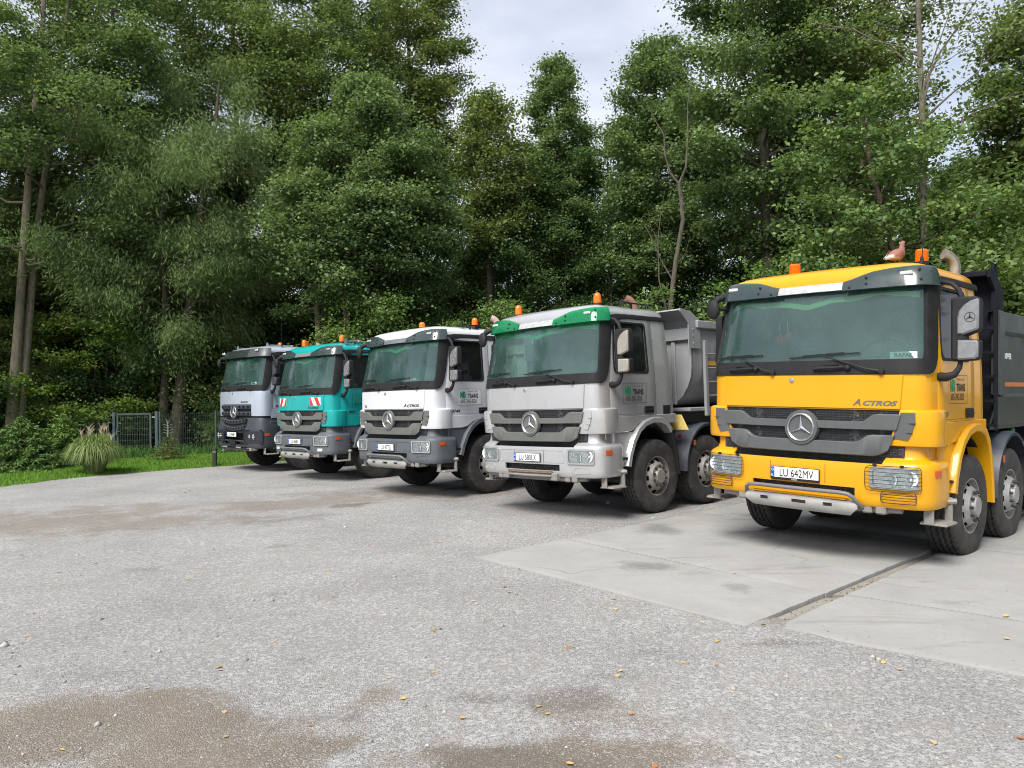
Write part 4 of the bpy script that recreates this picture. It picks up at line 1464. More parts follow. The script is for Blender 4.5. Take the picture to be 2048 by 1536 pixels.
        if c['key'] == 'Y' and g > 0:
            mb = MB()
            ring(mb, lambda x, z, d: (g * x, .3395 - d, z), [(1.458 + .046 * math.cos(t), 2.415 + .046 * math.sin(t)) for t in span(0, 2 * pi, 25)[:-1]], [(1.458 + .042 * math.cos(t), 2.415 + .042 * math.sin(t)) for t in span(0, 2 * pi, 25)[:-1]], 0, .002, sub=1)
            for k in range(3):
                th = pi / 2 + k * 2 * pi / 3
                u = (math.cos(th), math.sin(th)); v = (-u[1], u[0])
                mb.add([(g * (1.458 + u[0] * .043), .3372, 2.415 + u[1] * .043), (g * (1.458 + v[0] * .008), .3372, 2.415 + v[1] * .008), (g * (1.458 - u[0] * .006), .3372, 2.415 - u[1] * .006), (g * (1.458 - v[0] * .008), .3372, 2.415 - v[1] * .008)], [(0, 1, 2, 3)])
            B(mb, 'star_decal', M('ink_black', (.012, .012, .012), .5), me_, smooth=0)
        mb = MB()
        mb.tube([(g * 1.12, .50, 2.775), (g * 1.20, .44, 2.775), (g * 1.29, .40, 2.745), (g * 1.35, .40, 2.68), (g * 1.375, .40, 2.60)] if g > 0 else [(-1.10, .52, 2.775), (-1.18, .54, 2.77), (-1.26, .56, 2.70), (-1.26, .57, 2.60)], .022, 8)
        B(mb, 'arm', mh, me_, smooth=60)
        mb = MB()
        mb.tube([(g * 1.36, .42, 2.02), (g * 1.35, .41, 1.95), (g * 1.31, .40, 1.885), (g * 1.24, .40, 1.86), (g * 1.17, .42, 1.865)] if g > 0 else [(-1.26, .56, 2.02), (-1.255, .54, 1.95), (-1.24, .50, 1.90), (-1.21, .46, 1.87), (-1.17, .44, 1.865)], [.022, .026, .034, .044, .046], 8)
        B(mb, 'arm', mh, me_, smooth=60)
    # kerb mirror above the far windscreen corner
    me_ = empty('kerb_mirror', (0, 0, 0), root)
    mb = MB(); mb.tube([(-1.02, .30, 2.80), (-1.08, .24, 2.80), (-1.12, .19, 2.775), (-1.14, .16, 2.73), (-1.145, .15, 2.68)], [.03, .038, .042, .034, .02], 8)
    B(mb, 'arm', mh, me_, smooth=60)
    mb = MB(); mb.tube([(-1.06, .32, 2.66), (-1.13, .18, 2.67)], .018, 8)
    B(mb, 'arm', mh, me_, smooth=60)
    mb = MB(); mb.ball((-1.145, .135, 2.655), (.080, .05, .115), 9)
    B(mb, 'housing', mh, me_, smooth=60)
    # ---- cab inside
    inn = M('cab_lining', (.30, .31, .32), .8)
    mb = MB()
    mb.box(-1.09, 1.09, rear - .19, rear - .15, 1.45, 2.78); mb.box(-1.10, 1.10, .35, rear - .16, 1.46, 1.50); mb.box(-1.04, 1.04, .42, rear - .16, 2.795, 2.81)
    for g in (-1, 1):
        mb.box(min(g * 1.10, g * 1.13), max(g * 1.10, g * 1.13), .50, rear - .2, 1.5, 2.03)
        mb.box(min(g * 1.07, g * 1.10), max(g * 1.07, g * 1.10), 1.30, rear - .2, 2.03, 2.78)
    B(mb, 'cab_lining', inn)
    mb = MB()
    P = [[(x, y, z + (.03 if x > .1 else 0) * (1 if y > .4 else 0)) for x in span(-1.06, 1.06, 9)] for y, z in ((.16, 1.99), (.30, 2.00), (.45, 2.03), (.60, 2.03), (.68, 1.97), (.70, 1.6))]
    mb.grid(P)
    B(mb, 'dashboard', M('dash_grey', (.14, .15, .155), .75))
    mb = MB()
    ct = Vector((.50, .74, 2.08)); u_ = Vector((1, 0, 0)); v_ = Vector((0, .55, .83))
    mb.tube([ct + (u_ * math.cos(t) + v_ * math.sin(t)) * .23 for t in span(0, 2 * pi, 33)[:-1]], .016, 7, True)
    for t in (0, pi, -pi / 2):
        mb.tube([ct, ct + (u_ * math.cos(t) + v_ * math.sin(t)) * .22], .018, 6)
    mb.tube([ct, ct + Vector((0, -.25, -.3))], .035, 8)
    B(mb, 'steering_wheel', blk, smooth=60)
    for x in (-.55, .52):
        mb = MB()
        mb.box(x - .26, x + .26, .85, 1.32, 1.72, 1.86, .05)
        mb.box(x - .25, x + .25, 1.24, 1.40, 1.82, 2.42, .06); mb.box(x - .15, x + .15, 1.27, 1.38, 2.44, 2.64, .04)
        mb.box(x - .1, x + .1, .9, 1.25, 1.49, 1.72)
        B(mb, 'seat', M('seat_cloth', (.16, .17, .19), .9, var=.3, vs=30))
    # curtain along the top of the glass
    wave = [(-1.06, 2.60), (-.86, 2.67), (-.78, 2.685), (-.62, 2.635), (-.35, 2.63), (-.20, 2.605), (-.06, 2.575), (.06, 2.60), (.22, 2.64), (.42, 2.635), (.62, 2.672), (.70, 2.69), (.80, 2.665), (1.06, 2.635)]
    if not c.get('nocurtain'):
        mb = MB()
        sl = span(-1.46, 1.46, 61)
        P = [[], [], []]; 
        for i, s in enumerate(sl):
            fold = .006 * math.sin(i * 1.9)
            x = S(s, 2.7)[0]; zw = lerp(wave, x)
            P[0].append(S(s, 2.79, -.05)); P[1].append(S(s, 2.72, -.06 + fold)); P[2].append(S(s, zw + .055, -.06 + fold))
        mb.slab(P, (0, .002, 0))
        cu = B(mb, 'curtain', c['curt'])
        mb = MB(); Q = [[], []]
        for i, s in enumerate(sl):
            fold = .006 * math.sin(i * 1.9)
            x = S(s, 2.7)[0]; zw = lerp(wave, x)
            Q[0].append(S(s, zw + .055, -.061 + fold)); Q[1].append(S(s, zw, -.061 + fold))
        mb.slab(Q, (0, .002, 0))
        B(mb, 'curtain_border', c['curt2'], cu)
        if c['key'] in 'YW':
            mb = MB(); put_text(mb, 'MB TRANS', lambda x, z: S(x / (lerp(XS, 2.7) - .17), z, -.042), -.12, 2.675, .062, .95, align='C')
            B(mb, 'curtain_lettering', M('thread_grey', (.16, .24, .21), .8), cu, smooth=0)
    if c.get('drape'):
        mb = MB()
        P = [[(1.06 - .04 * t, y + .02 * math.sin(20 * y), 2.74 - .66 * t) for y in span(1.06 - .05 * t, 1.24, 9)] for t in span(0, 1, 7)]
        mb.slab(P, (-.004, 0, 0)); B(mb, 'side_curtain', M('curtain_side_green', (.03, .22, .13), .85))
    if c.get('dash'):
        t_, x_, bg, fg = c['dash']
        mb = MB(); hw = .125 if len(t_) < 6 else .14
        pz_ = 2.072
        mb.box(x_ - hw, x_ + hw, S(x_ / .98, pz_, -.02)[1], S(x_ / .98, pz_, -.02)[1] + .006, pz_ - .033, pz_ + .033)
        no = B(mb, 'name_plate', bg)
        mb = MB(); put_text(mb, t_, lambda x, z: (x, S(x_ / .98, pz_, -.02)[1] - .0025, z), x_, pz_ - .019, .056, 1.05 if len(t_) < 6 else .8, align='C', bold=.002)
        B(mb, 'lettering', fg, no, smooth=0)
    if c['key'] == 'Y':
        mb = MB()
        for x, z in ((-.36, 2.28), (-.27, 2.30)):
            y = S(0, z)[1] + .12
            d_ = MB(); d_.box(-.035, .035, -.035, .035, -.035, .035, .01)
            Rm = Matrix.Rotation(.6 + x, 3, 'X') @ Matrix.Rotation(.7, 3, 'Z')
            d_.v = [tuple(Rm @ Vector(p) + Vector((x, y, z))) for p in d_.v]
            mb.join(d_)
            t_ = MB().tube([(x, y, z + .03), (x, y - .02, z + .16)], .003, 5)
            t_.m = [1] * len(t_.f)
            mb.join(t_)
        B(mb, 'hanging_dice', [M('dice_red', (.45, .03, .03), .8), M('cord_white', (.7, .7, .7), .8)])
    if c['key'] == 'S':
        mb = MB(); mb.add([(-.38, .34, 2.035), (-.18, .30, 2.035), (-.10, .5, 2.055), (-.30, .55, 2.055)], [(0, 1, 2, 3)]); mb.slab([[(-.38, .34, 2.036), (-.18, .30, 2.036)], [(-.30, .55, 2.056), (-.10, .5, 2.056)]], (0, 0, .003))
        B(mb, 'dashboard_paper', M('paper_white', (.75, .77, .76), .8))
    if c['key'] == 'W':
        mb = MB(); mb.box(.20, .40, .22, .30, 2.04, 2.09, .01)
        B(mb, 'orange_pouch', M('pouch_orange', (.6, .18, .04), .7))
    # ---- roof gear
    org = amber('beacon_orange', (.80, .17, .01))
    for (x, y, kind, h) in c['beacons']:
        be = empty('beacon', (0, 0, 0), root)
        z = 3.018
        if kind == 'rib':
            pr = [(0, .060)]
            for k in range(13):
                pr += [(.01 + k * .0085, .062), (.0142 + k * .0085, .058)]
            pr += [(.125, .058), (.132, .05), (.134, 0)]
            b_ = MB().lathe([(-.02, .062), (.02, .062), (.022, .0)], (x, y, z), 'z', 20)
            B(b_, 'base', blk, be)
            B(MB().lathe(pr, (x, y, z + .02 - .01), 'z', 24), 'lamp_dome', org, be)
        else:
            b_ = MB().lathe([(-.03, .068), (.03, .066), (.045, .060), (.047, 0)], (x, y, z), 'z', 20)
            B(b_, 'base', blk, be)
            B(MB().lathe([(.045, .060), (.14 * h, .056), (.165 * h, .050), (.185 * h, .035), (.194 * h, .018), (.196 * h, 0)], (x, y, z), 'z', 20), 'lamp_dome', org, be, smooth=60)
    for (x, y, dx, dy, h) in c['antennas']:
        mb = MB()
        mb.lathe([(-.02, .022), (.03, .018), (.06, .008), (.06, 0)], (x, y, 3.02), 'z', 10)
        mb.tube([(x, y, 3.06), (x + dx * .4, y + dy * .4, 3.06 + h * .4), (x + dx, y + dy, 3.06 + h)], [.005, .0035, .002], 5)
        B(mb, 'antenna', blk)
    for (x, y, L_, sc, bright) in c.get('horns', ()):
        mb = MB()
        mb.lathe([(0, .055 * sc), (.01, .05 * sc), (.05, .026 * sc), (.12, .016 * sc), (L_, .011 * sc), (L_ + .06, .022 * sc), (L_ + .10, .02 * sc), (L_ + .10, 0)], (x, y, 3.02 + .035), 'y', 14)
        mb.box(x - .012, x + .012, y + .2, y + .23, 2.93, 3.05)
        B(mb, 'air_horn', chrome if bright else blk, smooth=50)
    ex, ey = c.get('exh', (.80, rear + .16))
    mb = MB()
    mb.tube([(ex, ey, 1.1), (ex, ey, 3.02 + up)], .085, 14)
    ez = 3.02
    pth = [(ex, ey, ez), (ex, ey, ez + .08)] + [(ex - .62 * .17 * (1 - math.cos(t)), ey - .79 * .17 * (1 - math.cos(t)), ez + .08 + .17 * math.sin(t)) for t in span(.2, 1.35, 6)]
    t_ = MB().tube(pth, .062, 14)
    t_.m = [1] * len(t_.f)
    mb.join(t_)
    B(mb, 'exhaust_pipe', [M('exhaust_casing', (.10, .10, .105), .6), c.get('exm', M('burnt_steel', (.42, .36, .28), .38, .75, var=.3, vs=9))], smooth=50, lift=False)
    # ---- chassis
    mb = MB()
    fm = M('frame_dark', (.03, .031, .034), .7, dust=.45, dtop=1.3)
    for g in (-1, 1):
        mb.box(g * .42 - .05, g * .42 + .05, .35, 8.1, .80, 1.06)
    for y in (.5, 2.1, 3.4, 4.6, 6.0, 7.4, 8.0):
        mb.box(-.40, .40, y - .08, y + .08, .82, 1.0)
    mb.box(-.50, .50, .45, 1.9, .62, 1.25, .08)
    B(mb, 'chassis_frame', fm, lift=False)
    ax1, ax2 = c.get('axles', (1.37, 2.72))
    for y in (ax1, ax2):
        mb = MB(); mb.tube([(-1.0, y, .53), (-.6, y, .46), (.6, y, .46), (1.0, y, .53)], .075, 8)
        for g in (-1, 1):
            mb.tube([(g * .42, y - .7, .72), (g * .42, y - .3, .58), (g * .42, y, .54), (g * .42, y + .3, .58), (g * .42, y + .7, .72)], .05, 6)
        B(mb, 'steering_axle', fm, lift=False)
    for y in (5.35, 6.70):
        mb = MB(); mb.tube([(-1.0, y, .53), (-.25, y, .53), (-.12, y, .53), (.12, y, .53), (.25, y, .53), (1.0, y, .53)], [.09, .09, .22, .22, .09, .09], 10)
        B(mb, 'drive_axle', fm, lift=False)
    mb = MB(); mb.tube([(-.95, .12, .60), (-.5, .08, .585), (.5, .08, .585), (.95, .12, .60)], .05, 8)
    for x in (-.7, .65, .78):
        mb.box(x - .05, x + .05, .02, .2, .535, .62, .015)
    B(mb, 'front_crossbeam', M('bracket_grey', (.20, .19, .18), .7, dust=.5, dtop=.9), lift=False)
    for xa_, ya_ in ((.62, 3.55), (-1.17, 3.4)):
        B(MB().box(xa_, xa_ + .55, ya_, 4.65, .50, 1.08, .06), 'fuel_tank', M('tank_alloy', (.45, .45, .45), .45, .8, dust=.4), lift=False)
    for i, y in enumerate((ax1, ax2)):
        for g in (-1, 1):
            add_wheel(root, g * 1.02, y, flip=g < 0, rimmat=c['rim'], spin=random.Random(i + g * 3 + ord(c['key'])).random() * 6)
    for y in (5.35, 6.70):
        for g in (-1, 1):
            add_wheel(root, g * 1.02, y, flip=g < 0, rimmat=c['rim'])
            add_wheel(root, g * .70, y, flip=g < 0, rimmat=c['rim'])
    for g in (-1, 1):
        mb = MB()
        P = []
        for t in span(-.15, pi + .02, 17):
            cy_, cz_ = ax2 + .63 * math.cos(t), .56 + (.70 if True else 0) * math.sin(t)
            P.append([(g * x, cy_ + (.0 if x < 1.2 else .012 * -math.cos(t)), cz_ - (0 if x < 1.2 else .012 * math.sin(t))) for x in (.84, 1.17, 1.205, 1.207)] + [(g * 1.207, ax2 + .585 * math.cos(t), .56 + .655 * math.sin(t))])
        mb.slab(P, lambda p: (0, 0, -.006))
        B(mb, 'mudguard', c['guardm'], lift=False)
        mb = MB()
        P = [[(g * x, 6.02 + 1.30 * math.cos(t) * (1 if abs(math.cos(t)) > 0 else 1), .55 + .66 * min(1, 1.6 * math.sin(t))) for x in (.56, 1.22)] for t in span(0, pi, 15)]
        mb.slab(P, (0, 0, -.008)); B(mb, 'mudguard', c['guardm'], lift=False)
    mb = MB(); mb.box(1.205, 1.213, ax2 - .42, ax2 - .37, .92, 1.0, .002)
    B(mb, 'side_reflector', amber('marker_orange', (.55, .09, .02)), lift=False)
    # ---- tipper body
    bc = c['bed']
    if c['bedkind'] == 'box':
        y0b, y1b = 2.12, 7.7
        be = empty('dump_bed', (0, 0, 0), root)
        sec = [(.62, 1.315), (1.10, 1.315), (1.125, 1.33), (1.20, 1.60), (1.205, 1.66), (1.155, 1.70), (1.16, 2.36), (1.20, 2.38), (1.215, 2.40), (1.215, 2.60), (1.20, 2.615), (1.10, 2.615)]
        for g in (-1, 1):
            mb = MB()
            mb.slab([[(g * x, y, z) for x, z in sec] for y in span(y0b, y1b, 9)], (-g * .02, 0, -.003))
            B(mb, 'side_wall', bc, be, lift=False)
            mb = MB()
            mb.box(min(g * 1.15, g * 1.222), max(g * 1.15, g * 1.222), y0b - .01, y0b + .19, 1.68, 2.62, .015)
            B(mb, 'side_post', bc, be, lift=False)
            for k in range(1, 5):
                yy = y0b + .2 + k * 1.2
                mb = MB().box(min(g * 1.15, g * 1.20), max(g * 1.15, g * 1.20), yy, yy + .09, 1.70, 2.39, .01)
                B(mb, 'side_post', bc, be, lift=False)
        mb = MB(); mb.box(-1.12, 1.12, y0b, y1b, 1.29, 1.335); B(mb, 'bed_floor', bc, be, lift=False)
        mb = MB(); mb.box(-1.16, 1.16, y1b, y1b + .06, 1.33, 2.6); B(mb, 'tailgate', bc, be, lift=False)
        mb = MB()
        mb.box(-1.13, 1.13, y0b + .10, y0b + .16, 1.33, 3.02)
        mb.box(-1.13, 1.13, y0b - .12, y0b + .16, 2.995, 3.06, .01)
        B(mb, 'front_wall', c['bedfront'], be, lift=False)
        for g in (-1, 1):
            mb = MB()
            mb.prism([(y0b - .13, 3.065), (y0b + .02, 3.065), (y0b + .34, 2.87), (y0b + .34, 2.60), (y0b + .10, 2.60), (y0b + .10, 2.79), (y0b - .13, 2.98)], lambda y, z, d: (g * d, y, z), 1.13, 1.165, bev=.004)
            mb.tube([(g * 1.15, y0b + .0, 3.05), (g * 1.15, y0b + .0, 3.14), (g * 1.15, y0b + .10, 3.14), (g * 1.15, y0b + .12, 3.00)], .018, 6)
            mb.box(min(g * 1.12, g * 1.17), max(g * 1.12, g * 1.17), y0b + .04, y0b + .11, 1.33, 2.84)
            B(mb, 'front_gusset', c['bedfront'], be, lift=False)
        mb = MB()
        for x in (.80, 1.19):
            mb.box(x - .016, x + .016, y0b - .05, y0b - .012, 1.29, 2.62)
        for k in range(5):
            mb.box(.80, 1.19, y0b - .05, y0b - .015, 1.33 + k * .27, 1.36 + k * .27)
        B(mb, 'ladder', c['bedfront'], be, lift=False)
        mb = MB(); put_text(mb, 'KH-KIPPER', lambda y, z: (1.1635, y, z), 2.37, 2.095, .088, 1.0, .92, bold=.004)
        B(mb, 'lettering', M('ink_white', (.8, .8, .8), .5), be, smooth=0, lift=False)
        mb = MB()
        mb.add([(1.1632, 2.33, 1.775), (1.1632, 5.5, 1.775), (1.1632, 5.5, 1.825), (1.1632, 2.33, 1.825)], [(0, 1, 2, 3)])
        B(mb, 'orange_band', M('tape_orange', (.5, .17, .04), .6), be, smooth=0, lift=False)
        mb = MB(); mb.lathe([(0, .03), (.20, .03), (.21, .02), (.24, .02), (.24, 0)], (1.02, 3.35, 1.06), 'z', 14)
        B(mb, 'green_bottle', M('bottle_green', (.04, .25, .12), .4), lift=False)
    else:
        y0b, y1b = c.get('bedy', 2.42), 7.6
        be = empty('dump_bed', (0, 0, 0), root)
        half = [(1.15, 2.86), (1.15, 2.5), (1.15, 2.15), (1.13, 1.98), (1.07, 1.83), (.97, 1.68), (.83, 1.57), (.65, 1.52), (.3, 1.51)]
        sec = half + [(-x, z) for x, z in reversed(half)]
        mb = MB(); mb.slab([[(x, y, z) for x, z in sec] for y in span(y0b + .02, y1b, 7)], lambda p: (-.02 * (1 if p[0] > 0 else -1), 0, .012))
        B(mb, 'half_pipe_body', bc, be, lift=False)
        mb = MB()
        mb.prism([(x, z) for x, z in sec], lambda x, z, d: (x, d, z), y0b + .05, y0b)
        B(mb, 'front_wall', bc, be, lift=False)
        mb = MB(); mb.prism([(x, z) for x, z in sec], lambda x, z, d: (x, d, z), y1b, y1b + .05)
        B(mb, 'tailgate', bc, be, lift=False)
        mb = MB()
        mb.box(-1.17, 1.17, y0b - .06, y0b, 2.55, 2.74, .012)
        P = [[(x, y, z) for x in (-1.17, 1.17)] for y, z in ((y0b, 2.74), (y0b, 2.86), (y0b - .10, 2.95), (y0b - .30, 3.02), (y0b - .31, 3.0))]
        mb.slab(P, (0, .012, .004))
        B(mb, 'front_canopy', bc, be, lift=False)
        for g in (-1, 1):
            mb = MB()
            mb.prism([(y0b - .31, 3.03), (y0b - .02, 2.99), (y0b + .22, 2.86), (y0b + .22, 2.42), (y0b - .10, 2.42), (y0b - .10, 2.80), (y0b - .31, 2.98)], lambda y, z, d: (g * d, y, z), 1.17, 1.188)
            for z in (2.50, 2.62, 2.72):
                mb.lathe([(1.188 * g, .012), (1.198 * g, .010), (1.198 * g, 0)], (0, y0b + .02, z), 'x', 8)
            B(mb, 'canopy_gusset', bc, be, lift=False)
            mb = MB()
            for x in (.42, .80):
                mb.box(min(g * x, g * (x + .07)), max(g * x, g * (x + .07)), y0b - .035, y0b + .001, 1.55, 2.55, .01)
            B(mb, 'front_rib', bc, be, lift=False)
            mb = MB()
            mb.box(min(g * 1.16, g * 1.21), max(g * 1.16, g * 1.21), y0b + .30, y0b + .38, 1.36, 2.55, .006)
            B(mb, 'side_post', bc, be, lift=False)
            for k in range(3):
                yy = y0b + 1.4 + k * 1.5
                B(MB().box(min(g * 1.10, g * 1.20), max(g * 1.10, g * 1.20), yy, yy + .10, 1.55, 2.75, .01), 'side_post', bc, be, lift=False)
            B(MB().box(min(g * 1.12, g * 1.22), max(g * 1.12, g * 1.22), y0b + .1, y1b, 2.74, 2.86, .012), 'top_rail', bc, be, lift=False)
            mb = MB()
            for k in range(5):
                mb.tube([(g * 1.19, y0b + .38, 1.46 + k * .22), (g * 1.19, y0b + .68, 1.46 + k * .22)], .014, 6)
            mb.box(min(g * 1.17, g * 1.21), max(g * 1.17, g * 1.21), y0b + .68, y0b + .72, 1.36, 2.55)
            B(mb, 'ladder', bc, be, lift=False)
        mb = MB()
        mb.box(-1.16, 1.16, y0b - .10, y1b, 1.44, 1.50, .01)
        for g in (-1, 1):
            mb.box(g * .46 - .06, g * .46 + .06, y0b - .1, y1b, 1.10, 1.44)
        B(mb, 'subframe', c.get('subm', bc), be, lift=False)
        if c['key'] == 'S':
            mb = MB(); mb.prism([(.92, 1.40), (1.18, 1.40), (1.30, 1.17), (.95, 1.17)], lambda x, z, d: (x, d, z), 2.06, 2.03, bev=.004)
            B(mb, 'wheel_chock', M('chock_yellow', (.52, .40, .12), .7, var=.25), lift=False)
            mb = MB(); mb.tube([(1.02, 2.20, 1.05), (1.10, 2.16, 1.09)], .022, 8)
            B(mb, 'red_coupling', M('coupling_red', (.6, .04, .05), .5), lift=False)
            mb = MB(); mb.add([(1.2015, 2.50, 1.86), (1.2015, 4.5, 1.86), (1.2015, 4.5, 1.92), (1.2015, 2.50, 1.92)], [(0, 1, 2, 3)]); mb.slab([[(1.165, y, z) for y in (2.82, 5.5)] for z in (1.98, 2.05)], (-.012, 0, 0))
            mb = MB(); mb.slab([[(1.168, y, z) for y in (2.80, 5.6)] for z in (2.16, 2.225)], (-.01, 0, 0))
            B(mb, 'yellow_band', M('tape_yellow', (.6, .33, .04), .6), be, lift=False)
    return root
# ------------------------------------------------------------------ the five trucks
YEL = M('paint_yellow', (.66, .315, .001), .36, coat=.45, var=.03, vs=2.5, dust=.20, dtop=1.1, dcol=(.34, .21, .06), spec=.3)
SIL = M('paint_silver', (.50, .505, .51), .28, .45, coat=.6, var=.04, vs=3, dust=.25, dtop=1.6)
WHT = M('paint_white', (.60, .61, .63), .30, coat=.4, var=.03, vs=3, dust=.10, dtop=1.6)
TEA = M('paint_teal', (.004, .32, .31), .34, coat=.4, var=.04, vs=3, dust=.05, dtop=1.5, spec=.3)
GRY = M('paint_pale_blue_grey', (.40, .45, .52), .30, .2, coat=.5, var=.04, vs=3, dust=.1)
CHA = M('bumper_slate', (.085, .098, .112), .55, var=.14, vs=8, bmp=.06, bs=200, dust=.16, dtop=1.2)
CHB = M('bumper_charcoal', (.036, .042, .054), .55, var=.14, vs=8, bmp=.06, bs=200, dust=.1, dtop=1.2)
SLA = M('grille_grey', (.085, .09, .092), .42, var=.08, vs=6, dust=.08, dtop=1.8)
SLB = M('grille_olive_grey', (.115, .12, .112), .42, var=.08, vs=6, dust=.08, dtop=1.8)
def hexmesh():
    m, nt, out = newmat('grille_mesh')
    p = nn(nt, 'ShaderNodeBsdfPrincipled')
    tc = nn(nt, 'ShaderNodeTexCoord').outputs['Object']
    v = nn(nt, 'ShaderNodeTexVoronoi', feature='DISTANCE_TO_EDGE')
    v.inputs['Scale'].default_value = 42.
    v.inputs['Randomness'].default_value = .25
    nt.links.new(tc, v.inputs['Vector'])
    f = mapr(nt, v.outputs['Distance'], .06, .16, 1, 0)
    nt.links.new(mixc(nt, f, (.004, .004, .005), (.035, .037, .042)), p.inputs['Base Color'])
    nt.links.new(bump(nt, f, .8, .01), p.inputs['Normal'])
    p.inputs['Roughness'].default_value = .5
    nt.links.new(p.outputs[0], out.inputs['Surface'])
    return m
HEX = hexmesh()
BEZ = M('bezel_grey', (.35, .36, .36), .35, .3)
RIMS = M('rim_silver', (.40, .40, .39), .38, .55, var=.2, vs=12, dust=.45, dtop=.9, dcol=(.25, .22, .19))
RIMB = M('rim_dusty', (.30, .29, .27), .5, .3, var=.25, vs=12, dust=.6, dtop=.9, dcol=(.24, .21, .18))
WG = glass('windscreen_glass', (.68, .90, .82), 1.8, .095, (.33, .64, .58))
SG = glass('side_glass', (.20, .27, .23), 1.35, .02)
SGT = glass('side_glass_tinted', (.05, .05, .075), 1.55, .01)
VDK = M('visor_dark_green', (.030, .046, .045), .22, coat=.4, var=.15, vs=5)
VBK = M('visor_black_green', (.018, .024, .023), .3, coat=.3, var=.3, vs=30)
def vgreen():
    m, nt, out = newmat('visor_clear_green')
    p = nn(nt, 'ShaderNodeBsdfPrincipled')
    p.inputs['Base Color'].default_value = (.012, .26, .11, 1); p.inputs['Roughness'].default_value = .12; p.inputs['Coat Weight'].default_value = .5
    t = nn(nt, 'ShaderNodeBsdfTransparent'); t.inputs['Color'].default_value = (.05, .75, .35, 1)
    mx = nn(nt, 'ShaderNodeMixShader'); mx.inputs[0].default_value = .52
    nt.links.new(p.outputs[0], mx.inputs[1]); nt.links.new(t.outputs[0], mx.inputs[2]); nt.links.new(mx.outputs[0], out.inputs['Surface'])
    return m
VGR = vgreen()
PALE = M('visor_pale_band', (.42, .435, .43), .45, .2, var=.2, vs=25)
STEELB = M('visor_steel_band', (.30, .31, .33), .35, .7, var=.1)
CU1 = M('curtain_dark_green', (.012, .055, .040), .85, var=.2, vs=30)
CU2 = M('curtain_light_green', (.26, .60, .24), .85, var=.12, vs=30)
CU3 = M('curtain_bright_green', (.04, .50, .20), .85, var=.12, vs=30)
MGR = M('mirror_cover_grey', (.24, .25, .255), .42, .4, var=.15, vs=18)
MTA = M('mirror_cover_taupe', (.30, .28, .245), .5, .1, var=.1, vs=9)
MDG = M('mirror_cover_dark', (.17, .17, .175), .5, .1, var=.1)
MGU = M('mudguard_blue_grey', (.045, .055, .072), .45, var=.15, dust=.15, dtop=1.4)
BED_G = M('bed_dark_green', (.026, .037, .031), .42, var=.25, vs=3, bmp=.05, bs=20, dust=.10, dtop=1.9, dcol=(.12, .125, .115))
BED_K = M('bed_blue_black', (.009, .010, .015), .6, var=.2, spec=.15)
BED_S = M('bed_grey', (.32, .325, .335), .45, .25, var=.10, vs=3, dust=.12, dtop=1.9)
BED_W = M('bed_white', (.62, .64, .64), .45, var=.08, dust=.1)
BED_T = M('bed_teal', (.02, .34, .34), .45, var=.08, dust=.1)
BED_L = M('bed_pale', (.42, .46, .5), .45, var=.08, dust=.1)
NW = M('name_plate_white', (.62, .72, .76), .4)
NB = M('name_plate_dark', (.02, .10, .10), .4)
INKB, INKW = M('ink_slate', (.03, .05, .06), .5), M('ink_white', (.8, .8, .8), .5)

